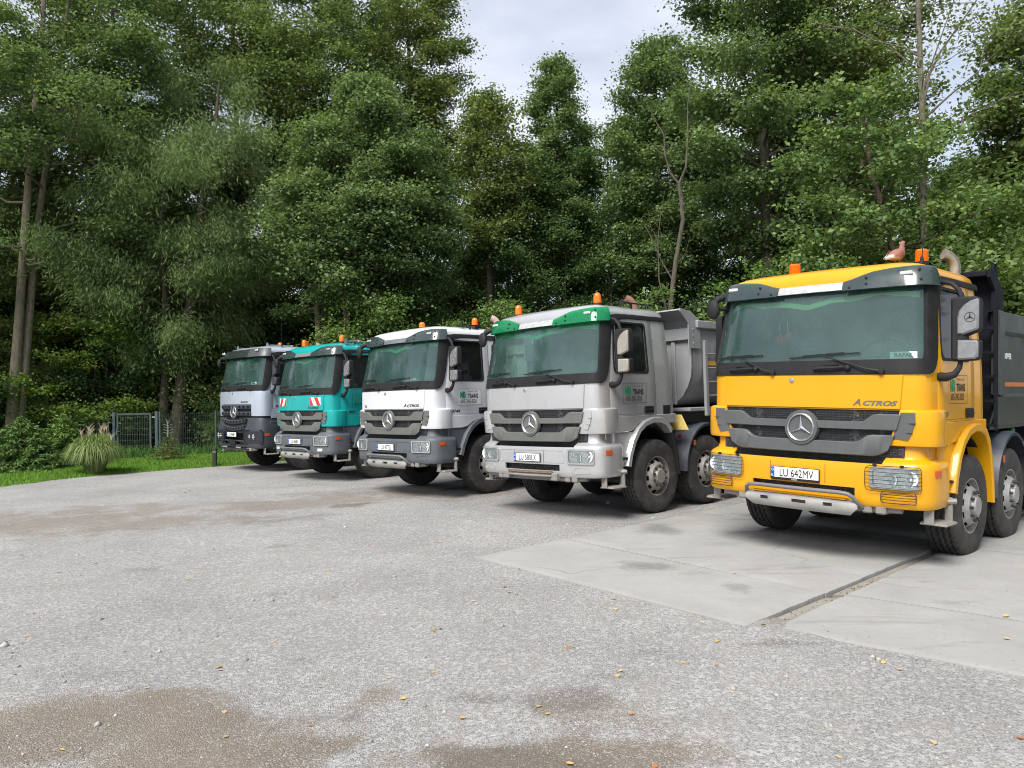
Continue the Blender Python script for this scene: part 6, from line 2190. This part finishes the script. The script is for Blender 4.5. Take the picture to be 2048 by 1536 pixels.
put('withered_shoots', cm2, ds)
mb = MB()
mb.tube([(0, 0, .7), (.01, 0, 1.0), (-.02, 0, 1.22)], [.016, .012, .004], 5)
for k, (z, l) in enumerate(((.80, .16), (.88, .15), (.96, .12), (1.04, .16), (1.10, .05))):
    for s in (-1, 1):
        mb.tube([(0, 0, z), (s * l * .6, .02, z + .03), (s * l, .0, z + (.05 if k < 4 else .14))], [.006, .005, .003], 4)
mb.build('bare_top', M('bare_twig', (.30, .29, .26), .9), ds)
tag(ds, 'small dying spruce with rust coloured needles and a bare grey top, beside the gate', 'spruce')
# ornamental grass
def reed(seed):
    r = np.random.default_rng(seed)
    n = 3600
    V, Fc, lv = [], [], []
    for i in range(n):
        a = r.random() * 2 * pi; b = r.random() ** .5 * .20
        L = r.uniform(1.0, 1.75); out = r.uniform(.12, .95)
        u = np.linspace(0, 1, 6)
        rad = b + out * .62 * (L / 1.4) * u ** .95
        z = (.98 - .42 * out) * (L / 1.55) * np.sin(u * (pi / 2 + out * 1.15))
        aa = a + r.normal(0, .12) * u
        p = np.stack([np.cos(aa) * rad, np.sin(aa) * rad, np.maximum(z, .01)], -1)
        w = .013 * (1 - u ** 2) + .001
        s = np.stack([-np.sin(aa), np.cos(aa), 0 * aa], -1) * w[:, None]
        o = len(V) * 12
        V.append(np.concatenate([p - s, p + s])); 
        for k in range(5):
            Fc.append((o + k, o + k + 1, o + 6 + k + 1, o + 6 + k))
        lv += [r.random() * .8 + (.2 if r.random() > .85 else 0)] * 5
    me = bpy.data.meshes.new('leaves')
    V = np.concatenate(V)
    me.vertices.add(len(V)); me.vertices.foreach_set('co', V.reshape(-1).astype(np.float32))
    set_quads(me, np.array(Fc))
    at = me.attributes.new('lv', 'FLOAT', 'FACE'); at.data.foreach_set('value', np.array(lv, np.float32))
    me.materials.append(leafmat('reed_leaf', (.12, .18, .06), (.21, .28, .11), (.38, .40, .19), .35, (.46, .38, .20)))
    return me
og = empty('ornamental_grass', (-10.6, 19.45, .05))
o = put('leaves', reed(4), og)
mb = MB()
r_ = random.Random(2)
for k in range(16):
    a, l = r_.random() * 2 * pi, r_.uniform(.15, .5)
    x, y, z = math.cos(a) * l, math.sin(a) * l * .6, r_.uniform(.80, 1.08)
    mb.tube([(x * .2, y * .2, .1), (x * .8, y * .8, z * .75), (x, y, z)], .003, 4)
    for j in range(7):
        b = r_.uniform(-1., 1.)
        mb.tube([(x, y, z), (x + .03 * b, y, z + .08), (x + .12 * b + .02, y + .02 * b, z + r_.uniform(.13, .22))], [.002, .0035, .001], 4)
mb.build('plumes', M('reed_plume', (.46, .38, .26), .9), og)
tag(og, 'large round clump of ornamental grass with buff plumes on the lawn edge', 'grass clump')

# ------------------------------------------------------------------ trees of the wood
def spot(px, d):
    x, y = bearing(px, d)
    return (x, y, 0.0)
def Hat(px, py, d):
    return height_at(px, py, d)
def world_pts(base, d, pix, rooted=True):
    """stem points relative to base from photo pixels, all at about distance d"""
    out = []
    for px, py, *rest in pix:
        dd = d + (rest[0] if rest else 0)
        v = ray(px, py); k = dd / math.hypot(v[0], v[1])
        out.append((v[0] * k - base[0], v[1] * k - base[1], CAM_H + v[2] * k))
    if rooted:
        out[0] = (out[0][0], out[0][1], 0.0)
    return np.array(out)
# 1 tall twin-stemmed tree at the left
b = spot(22, 31.6)
s1 = world_pts(b, 31.6, [(18, 880), (38, 640), (52, 430), (66, 250), (84, 80), (96, -160)])
s2 = world_pts(b, 31.6, [(34, 880), (72, 480, .3), (92, 330, .5), (118, 190, .8), (130, 60, 1.0), (150, -110, 1.2)])
s3 = world_pts(b, 31.6, [(92, 330, .5), (110, 235, .5), (145, 195, .4), (185, 178, .3)], False)
tw = gen_tree(101, Hat(100, -230, 31.6), 4.1, 6.4, .3, 44000, .15, LF_ALD, BARKT, 'ovoid', 44, stems=[(s1, np.linspace(.185, .07, 6)), (s2, np.linspace(.145, .05, 6)), (s3, np.linspace(.07, .03, 4))], clump=.62, twigs=6)
plant('alder_tree', tw, b, 'tall twin-stemmed tree with bare leaning trunks at the left edge', 'tree')
b = spot(-60, 34.0)
t_ = gen_tree(102, 17, 3.0, 4.0, .2, 30000, .13, LF_OAK, BARK, 'ovoid', 30)
plant('forest_tree', t_, b, 'dense leafy tree cut by the left edge, behind the dark spruce', 'tree')
# 2 willow
b = spot(346, 31.6)
s1 = world_pts(b, 31.6, [(350, 870), (368, 700), (385, 560), (405, 400, -.2), (432, 240, -.3), (440, 150, -.3)])
s2 = world_pts(b, 31.6, [(322, 870), (332, 720), (330, 600, -.4), (322, 450, -.6), (330, 330, -.8)])
wl = gen_tree(103, Hat(440, 128, 31.6), 3.1, 3.3, .25, 80000, .23, LF_WIL, BARK, 'column', 46, stems=[(s1, np.linspace(.25, .04, 6)), (s2, np.linspace(.17, .04, 5))], asp=.16, flat=1.1, clump=.55, twigs=7, up=(.3, .8), droop=.25)
plant('willow_tree', wl, b, 'grey-green narrow-leaved willow between the twin-stemmed tree and the far truck', 'tree')
# tall trees behind
TALL = [
    # seed, px, dist, top py, half width px, crown base py, leaf, bark, profile, leaves, label
    (111, 650, 34, -90, 140, 330, LF_OAK, BARKD, 'spread', 38000, 'tall open-crowned tree with sky showing through, above the turquoise truck'),
    (112, 838, 37, -70, 105, 340, LF_OLI, BARKD, 'spread', 36000, 'tall olive-tinged tree rising out of the frame beside the open sky'),
    (113, 735, 28.5, 150, 165, 545, LF_ALD, BARKR, 'ovoid', 48000, 'broad alder with layered boughs behind the white truck'),
    (114, 985, 34, 175, 80, 500, LF_OLI, BARKD, 'ovoid', 20000, 'slim olive-green tree below the open sky, on its left flank'),
    (115, 1135, 37, 105, 68, 560, LF_ALD, BARKD, 'ovoid', 30000, 'slender pointed tree standing alone against the open sky'),
    (116, 1318, 33, 65, 92, 560, LF_ALD, BARKD, 'ovoid', 36000, 'full-crowned tree on the right flank of the open sky'),
    (117, 1550, 25.5, -330, 150, 500, LF_ALD, BARK, 'column', 46000, 'very tall dark alder with long level boughs behind the yellow truck'),
    (118, 1680, 28, -280, 150, 520, LF_OLI, BARK, 'column', 40000, 'very tall tree with mossy trunk just right of the dark alder'),
    (119, 480, 36, -60, 150, 400, LF_OAK, BARKD, 'spread', 36000, 'tall tree with gappy crown directly behind the willow'),
    (120, 230, 34.5, -200, 190, 560, LF_OAK, BARKD, 'ovoid', 46000, 'wide dark tree between the twin stems and the willow'),
    (121, 1985, 29, 300, 120, 640, LF_ALD, BARKD, 'ovoid', 26000, 'rounded tree under the small patch of sky at the right'),
    (122, 2130, 22, -60, 105, 520, LF_OAK, BARK, 'ovoid', 26000, 'tree reaching in at the right edge of the picture'),
]
PROTO = {}
for sd_, px, d, ty, hw, by, lf, bk, pr, nl, lab in TALL:
    H_ = Hat(px, ty, d); R_ = hw / F_PX * d
    hb_ = max(1.5, Hat(px, by, d))
    pm = gen_tree(sd_, H_, R_, hb_, .16 + .006 * H_, nl, .125 + .0012 * d, lf, bk, pr, 62 if R_ < 2.3 else 46, clump=(.34 if R_ < 2.3 else .38) + .10 * R_, twigs=6, up=(.0, .65) if sd_ in (113, 117, 118) else (.2, .8), droop=.12 if sd_ in (113, 117) else 0, flat=.40 if sd_ in (113, 117) else .5)
    PROTO[sd_] = (pm, H_)
    plant('forest_tree', pm, spot(px, d), lab, 'tree', rot=0)
# brown trunks seen under the alder
for k, (px, d, lab) in enumerate(((640, 29.5, 'straight brown trunk with thin crown behind the turquoise truck'), (694, 27.2, 'reddish trunk just right of the straight brown one'), (832, 30, 'dark trunk above the white truck roof'))):
    pm = gen_tree(130 + k, 11.5, 1.9, 5.0, .22, 12000, .14, LF_ALD, BARKR, 'ovoid', 18, clump=.5)
    plant('forest_tree', pm, spot(px, d), lab, 'tree')
# young broad-leaved tree near the yellow truck
b = spot(1792, 17.4)
s1 = world_pts(b, 17.4, [(1800, 700), (1786, 500), (1764, 410), (1742, 345), (1730, 260), (1722, 190)])
ym = gen_tree(141, Hat(1722, 165, 17.4), 1.75, 3.7, .07, 11000, .12, LF_YNG, BARKR, 'spread', 26, stems=[(s1, np.linspace(.075, .02, 6))], clump=.40, twigs=5, asp=.85, flat=.4)
plant('young_lime_tree', ym, b, 'young tree with large fresh green leaves and yellow tips above the yellow truck', 'tree')
b = spot(1640, 18.4)
ym = gen_tree(142, 5.3, 1.5, 1.2, .06, 9000, .12, LF_BUS, BARKP, 'ovoid', 22, clump=.42, twigs=5, asp=.8)
plant('sapling', ym, b, 'leafy sapling left of the pigeon, behind the yellow cab', 'tree')
# thin tall trunk with sparse top
b = spot(1846, 17.9)
s1 = world_pts(b, 17.9, [(1852, 700), (1849, 470), (1843, 330), (1844, 200), (1838, 60), (1830, -200)])
s2 = world_pts(b, 17.9, [(1842, 230), (1866, 120), (1894, 40), (1930, -60)], False)
s3 = world_pts(b, 17.9, [(1845, 240), (1900, 190), (1960, 140), (1975, 60)], False)
s4 = world_pts(b, 17.9, [(1843, 180), (1880, 105), (1950, 5), (1990, -60)], False)
s5 = world_pts(b, 17.9, [(1842, 150), (1800, 110), (1760, 82), (1720, 78)], False)
bm = gen_tree(143, Hat(1838, -260, 17.9), 1.7, 7.0, .1, 1800, .09, LF_OLI, BARKP, 'spread', 20, stems=[(s1, np.linspace(.085, .05, 6)), (s2, np.linspace(.022, .006, 4)), (s3, np.linspace(.025, .006, 4)), (s4, np.linspace(.03, .008, 4)), (s5, np.linspace(.025, .006, 4))], clump=.4, twigs=5, drop_t=.3)
plant('birch_tree', bm, b, 'straight pale slender trunk with almost leafless crown, above the exhaust pipe', 'tree')
# dead curved tree
b = spot(1338, 18.6)
dp = [([(1338, 760), (1342, 600), (1352, 520), (1366, 440), (1362, 395), (1358, 368)], (.085, .055)), ([(1358, 368), (1340, 345), (1330, 310), (1328, 270), (1310, 240), (1290, 200)], (.042, .008)), ([(1358, 368), (1372, 335), (1376, 270), (1375, 210), (1384, 150)], (.045, .008)),
      ([(1330, 310), (1305, 295), (1282, 285)], (.015, .004)), ([(1329, 290), (1350, 285), (1362, 300)], (.012, .003)), ([(1345, 560), (1322, 520), (1300, 470), (1285, 440)], (.028, .004)), ([(1338, 640), (1318, 560), (1316, 480), (1322, 420), (1330, 380)], (.032, .004)), ([(1350, 540), (1330, 545), (1318, 548)], (.018, .004)), ([(1352, 530), (1372, 505), (1380, 470)], (.014, .003)), ([(1316, 480), (1302, 455), (1296, 420)], (.01, .003)), ([(1375, 250), (1388, 225), (1392, 180)], (.01, .003))]
paths = []
for pix, (r0, r1) in dp:
    pts = []
    for px, py in pix:
        v = ray(px, py); k = 18.6 / math.hypot(v[0], v[1]); pts.append((v[0] * k - b[0], v[1] * k - b[1], max(0, CAM_H + v[2] * k)))
    paths.append((np.array(pts), np.linspace(r0, r1, len(pts)) * .75))
dead = empty('dead_tree', b)
put('trunk', tubes_mesh(paths[:1], 'trunk', BARK, 8), dead); put('bare_branches', tubes_mesh(paths[1:], 'bare_branches', BARK, 6), dead)
tag(dead, 'leafless dead tree with curved forked trunk between the silver and yellow trucks', 'tree')
ash = gen_tree(150, 4.3, .9, 1.6, .04, 2200, .12, LF_BUS, BARKP, 'ovoid', 14, clump=.35, asp=.5)
plant('sapling', ash, spot(1298, 18.0), 'thin sapling with feathery leaves beside the dead tree', 'tree')
rs = gen_tree(151, 3.3, .7, 2.0, .03, 700, .11, LF_RUST, BARKP, 'ovoid', 10, clump=.3)
plant('bush', rs, spot(1278, 19.0), 'withered rust-brown bush below the dead tree', 'bush')

# ------------------------------------------------------------------ bushes
hz = []
b = spot(180, 33.4)
for pix, rr in (([(200, 860), (190, 740), (160, 660), (120, 590), (70, 560)], .05), ([(205, 860), (215, 700), (235, 610), (225, 560), (170, 500)], .045), ([(210, 860), (240, 740), (290, 690), (330, 660)], .04), ([(190, 860), (150, 780), (80, 740), (20, 700)], .04)):
    p = world_pts(b, 33.4, pix); hz.append((p, np.linspace(rr, .008, len(p))))
hm = gen_tree(160, Hat(150, 500, 33.4), 3.0, .5, .05, 26000, .13, LF_HAZ, BARKP, 'spread', 44, stems=hz, clump=.45, twigs=6, asp=.85, flat=.35)
plant('hazel_bush', hm, b, 'yellow-tinged hazel bush with arching stems behind the garden gate', 'bush')
BUSH = {
    'a': gen_tree(170, 4.2, 1.9, .5, .05, 17000, .105, LF_BUS, BARK, 'spread', 26, clump=.5, asp=.8),
    'b': gen_tree(171, 3.2, 1.8, .3, .04, 15000, .105, LF_OAK, BARK, 'spread', 24, clump=.5, asp=.8),
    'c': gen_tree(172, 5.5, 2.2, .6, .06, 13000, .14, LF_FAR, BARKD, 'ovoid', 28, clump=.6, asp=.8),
}
near_bushes = [
    ('a', 760, 27.0, 1.25, 'bright green bush rising behind the white cab'), ('a', 985, 25.5, 1.12, 'fresh green bush behind the gap between the white and silver trucks'), ('b', 620, 29.5, 1.15, 'low bush behind the turquoise cab roof'),
    ('a', 1185, 22.0, .95, 'bush behind the silver cab roof'), ('b', 1440, 19.5, 1.2, 'dark bush in the gap between the silver and the yellow truck'), ('b', 1330, 20.5, 1.0, 'bush at the foot of the dead tree'), ('a', 1560, 20.5, 1.1, 'bush above the amber beacon on the far side of the yellow roof'),
    ('a', 1990, 18.5, 1.35, 'big leafy bush behind the dark green dump bed'), ('b', 1900, 19.5, 1.5, 'leafy bush behind the exhaust pipe of the yellow truck'), ('b', 2090, 17.5, 1.4, 'bush reaching in at the right edge above the dump bed'), ('b', 470, 33.5, 1.3, 'bush with pale leaves left of the far truck'), ('a', 455, 31.2, .5, 'low creeper-like bush on the fence beside the far truck'),
    ('b', 60, 33.5, 1.05, 'bush under the twin-stemmed tree behind the fence'), ('b', 330, 33.5, .95, 'bush at the foot of the willow'), ('b', 250, 34, .8, 'small bush seen through the garden gate'), ('b', 1740, 19.0, 1.5, 'bush behind the pigeon'), ('c', 880, 29.5, .9, 'dark bush behind the beacon of the white truck'), ('c', 1080, 27.5, .9, 'dark bush left of the silver truck beacon'),
]
for i, (k, px, d, s, lab) in enumerate(near_bushes):
    plant('bush', BUSH[k], spot(px, d), lab, 'bush', 'bushes along the edge of the wood', rot=i * 1.7, scale=s)
# deeper wood: copies of the trees above
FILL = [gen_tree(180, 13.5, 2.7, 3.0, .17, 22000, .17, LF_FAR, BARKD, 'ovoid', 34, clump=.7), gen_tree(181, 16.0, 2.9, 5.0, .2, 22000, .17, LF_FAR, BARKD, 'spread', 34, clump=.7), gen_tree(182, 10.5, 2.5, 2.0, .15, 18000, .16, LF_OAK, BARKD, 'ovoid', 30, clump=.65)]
r_ = random.Random(12)
lim = [(-300, -300), (860, -100), (900, 160), (960, 200), (1040, 215), (1080, 235), (1200, 225), (1240, 165), (1300, 130), (1420, -100), (1800, -100), (1880, 230), (2010, 300), (2300, 200)]
def fill(px, d, label, group):
    k = r_.randrange(3)
    hh = (13.5, 16.0, 10.5)[k]
    s = r_.uniform(.85, 1.2)
    top = Hat(px, lerp(lim, px) + 40, d)
    s = min(s, top / hh)
    plant('forest_tree', FILL[k], spot(px, d), label, 'tree', group, rot=r_.random() * 6.28, scale=s)
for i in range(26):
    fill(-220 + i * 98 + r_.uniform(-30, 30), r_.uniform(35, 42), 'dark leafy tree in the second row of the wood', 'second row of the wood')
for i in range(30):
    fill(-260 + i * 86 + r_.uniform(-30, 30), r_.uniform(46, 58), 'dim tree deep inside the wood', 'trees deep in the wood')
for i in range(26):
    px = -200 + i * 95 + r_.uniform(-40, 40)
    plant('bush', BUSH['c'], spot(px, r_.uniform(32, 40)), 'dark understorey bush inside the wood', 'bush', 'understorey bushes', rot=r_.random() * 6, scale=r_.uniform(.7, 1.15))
# the wood goes on beyond both edges of the picture (it shows in the glass and paint)
for i, (x, y, k, s) in enumerate(((17.5, 10.5, 0, 1.1), (20, 5.5, 1, 1.1), (16.5, 6.5, 2, 1.0), (22, 0, 0, 1.2), (20, 13, 1, 1.1), (24, -6, 1, 1.1), (-25, 20.5, 0, 1.1), (-27, 25, 1, 1.1))):
    plant('forest_tree', FILL[k], (x, y, 0), 'leafy forest tree standing ' + ('beyond the right edge of the picture' if x > 0 else 'beyond the left edge of the picture'), 'tree', 'trees beyond the picture edges', rot=i * 1.3, scale=s)
plant('forest_tree', gen_tree(190, 17.5, 1.5, 1.5, .16, 9000, .2, LF_FAR, BARKD, 'cone', 40, clump=.5), (-25, 11.9, 0), 'slim dark tree beyond the left edge, mirrored in the silver windscreen', 'tree')
# ------------------------------------------------------------------ fallen leaves
def leaf_shape(seed):
    r = random.Random(seed)
    n = 14
    mb = MB()
    pts = []
    for k in range(n):
        t = k / n * 2 * pi
        rr = .5 * (1 + .14 * math.cos(3 * t + seed) + .10 * math.cos(t) + r.uniform(-.05, .05))
        x, y = rr * math.cos(t) * 1.0, rr * math.sin(t) * .72
        pts.append((x, y, .06 + .16 * abs(y) + .10 * x * x * (1 if seed % 2 else -.4)))
    mb.add(pts + [(0, 0, .05)], [(k, (k + 1) % n, n) for k in range(n)])
    mb.add([(-.5, -.012, .05), (-.5, .012, .05), (-.85, .02, .02), (-.85, 0, .02)], [(0, 1, 2, 3)])
    return mb
LM = [M('fallen_yellow', (.50, .35, .12), .6, var=.2, vs=8), M('fallen_buff', (.45, .34, .19), .65, var=.2, vs=8), M('fallen_brown', (.34, .15, .06), .7, var=.25, vs=8)]
LMESH = [[leaf_shape(s + 3 * m).mesh('fallen_leaf', LM[m], 60) for s in range(3)] for m in range(3)]
LLAB = [('yellow fallen leaf lying on the ground of the yard', 'yellow fallen leaves'), ('pale buff fallen leaf lying on the ground of the yard', 'buff fallen leaves'), ('rusty brown fallen leaf lying on the ground of the yard', 'brown fallen leaves')]
spots = [(124, 1500, 0), (448, 1424, 1), (452, 1472, 1), (692, 1521, 1), (620, 1453, 2), (925, 1436, 0), (1078, 1413, 0), (1095, 1428, 0), (1072, 1497, 1), (1140, 1528, 0), (1310, 1532, 2), (1262, 1430, 2), (1434, 1333, 2), (1611, 1367, 2), (1767, 1326, 0), (1798, 1340, 1), (1678, 1513, 0), (1867, 1486, 1), (1885, 1430, 0), (2040, 1480, 2), (545, 1284, 1), (438, 1334, 0), (440, 1340, 1), (389, 1304, 1), (292, 1376, 0), (120, 1298, 1), (55, 1272, 0), (24, 1308, 0), (140, 1280, 0), (172, 1275, 2), (118, 1148, 0), (115, 1165, 1), (404, 1145, 1), (368, 1166, 1), (376, 1158, 0), (655, 1148, 0), (668, 1195, 2), (713, 1241, 0), (704, 1255, 2), (868, 1263, 0), (867, 1345, 0), (776, 1355, 1), (807, 1398, 0), (684, 1418, 0), (869, 1262, 1), (1034, 1190, 1), (1020, 1187, 0), (1010, 1175, 2), (950, 1155, 0), (947, 1205, 1), (1210, 1217, 0), (1232, 1220, 1), (1228, 1200, 0), (1145, 1214, 2), (1146, 1296, 0), (1136, 1297, 2), (1366, 1327, 0), (1405, 1247, 1), (1480, 1298, 0), (1434, 1285, 0), (1526, 1252, 0), (1528, 1255, 1), (1540, 1238, 0), (1553, 1240, 0), (1583, 1232, 0), (1600, 1241, 1), (1610, 1240, 0), (1640, 1222, 2), (1645, 1198, 0), (1716, 1172, 1), (1690, 1176, 1), (2012, 1236, 0), (2014, 1282, 1), (1403, 1233, 0), (1267, 1155, 2), (1470, 1150, 0), (1060, 1080, 1), (740, 1090, 2), (775, 1120, 1), (540, 1120, 2), (880, 1085, 0), (918, 1048, 2), (984, 1064, 2), (1265, 1042, 0), (1335, 1045, 0), (560, 1020, 2), (345, 1065, 2), (640, 1372, 1), (585, 1338, 1), (1235, 1355, 0), (1240, 1345, 1)]
for i, (px, py, m) in enumerate([q for k, q in enumerate(spots) if k % 5 != 3]):
    g = ground(px, py)
    rel = (g[0] - 1.79) * U[0] + (g[1] - 5.585) * U[1]; off = (g[0] - 1.79) * U[1] - (g[1] - 5.585) * U[0]
    z = .016 if (rel > .1 and .2 < abs(off) < 3.3) else float(gz(np.array([g[0]]), np.array([g[1]]))[0]) + .004
    o = put('fallen_leaf', LMESH[m][i % 3])
    s = .026 + .022 * ((i * 37) % 10) / 10
    o.location = (g[0], g[1], z); o.scale = (s, s, s); o.rotation_euler = (.15 * math.sin(i * 3.1), .2 * math.cos(i * 1.7), i * 2.1)
    tag(o, LLAB[m][0], 'leaf', LLAB[m][1])
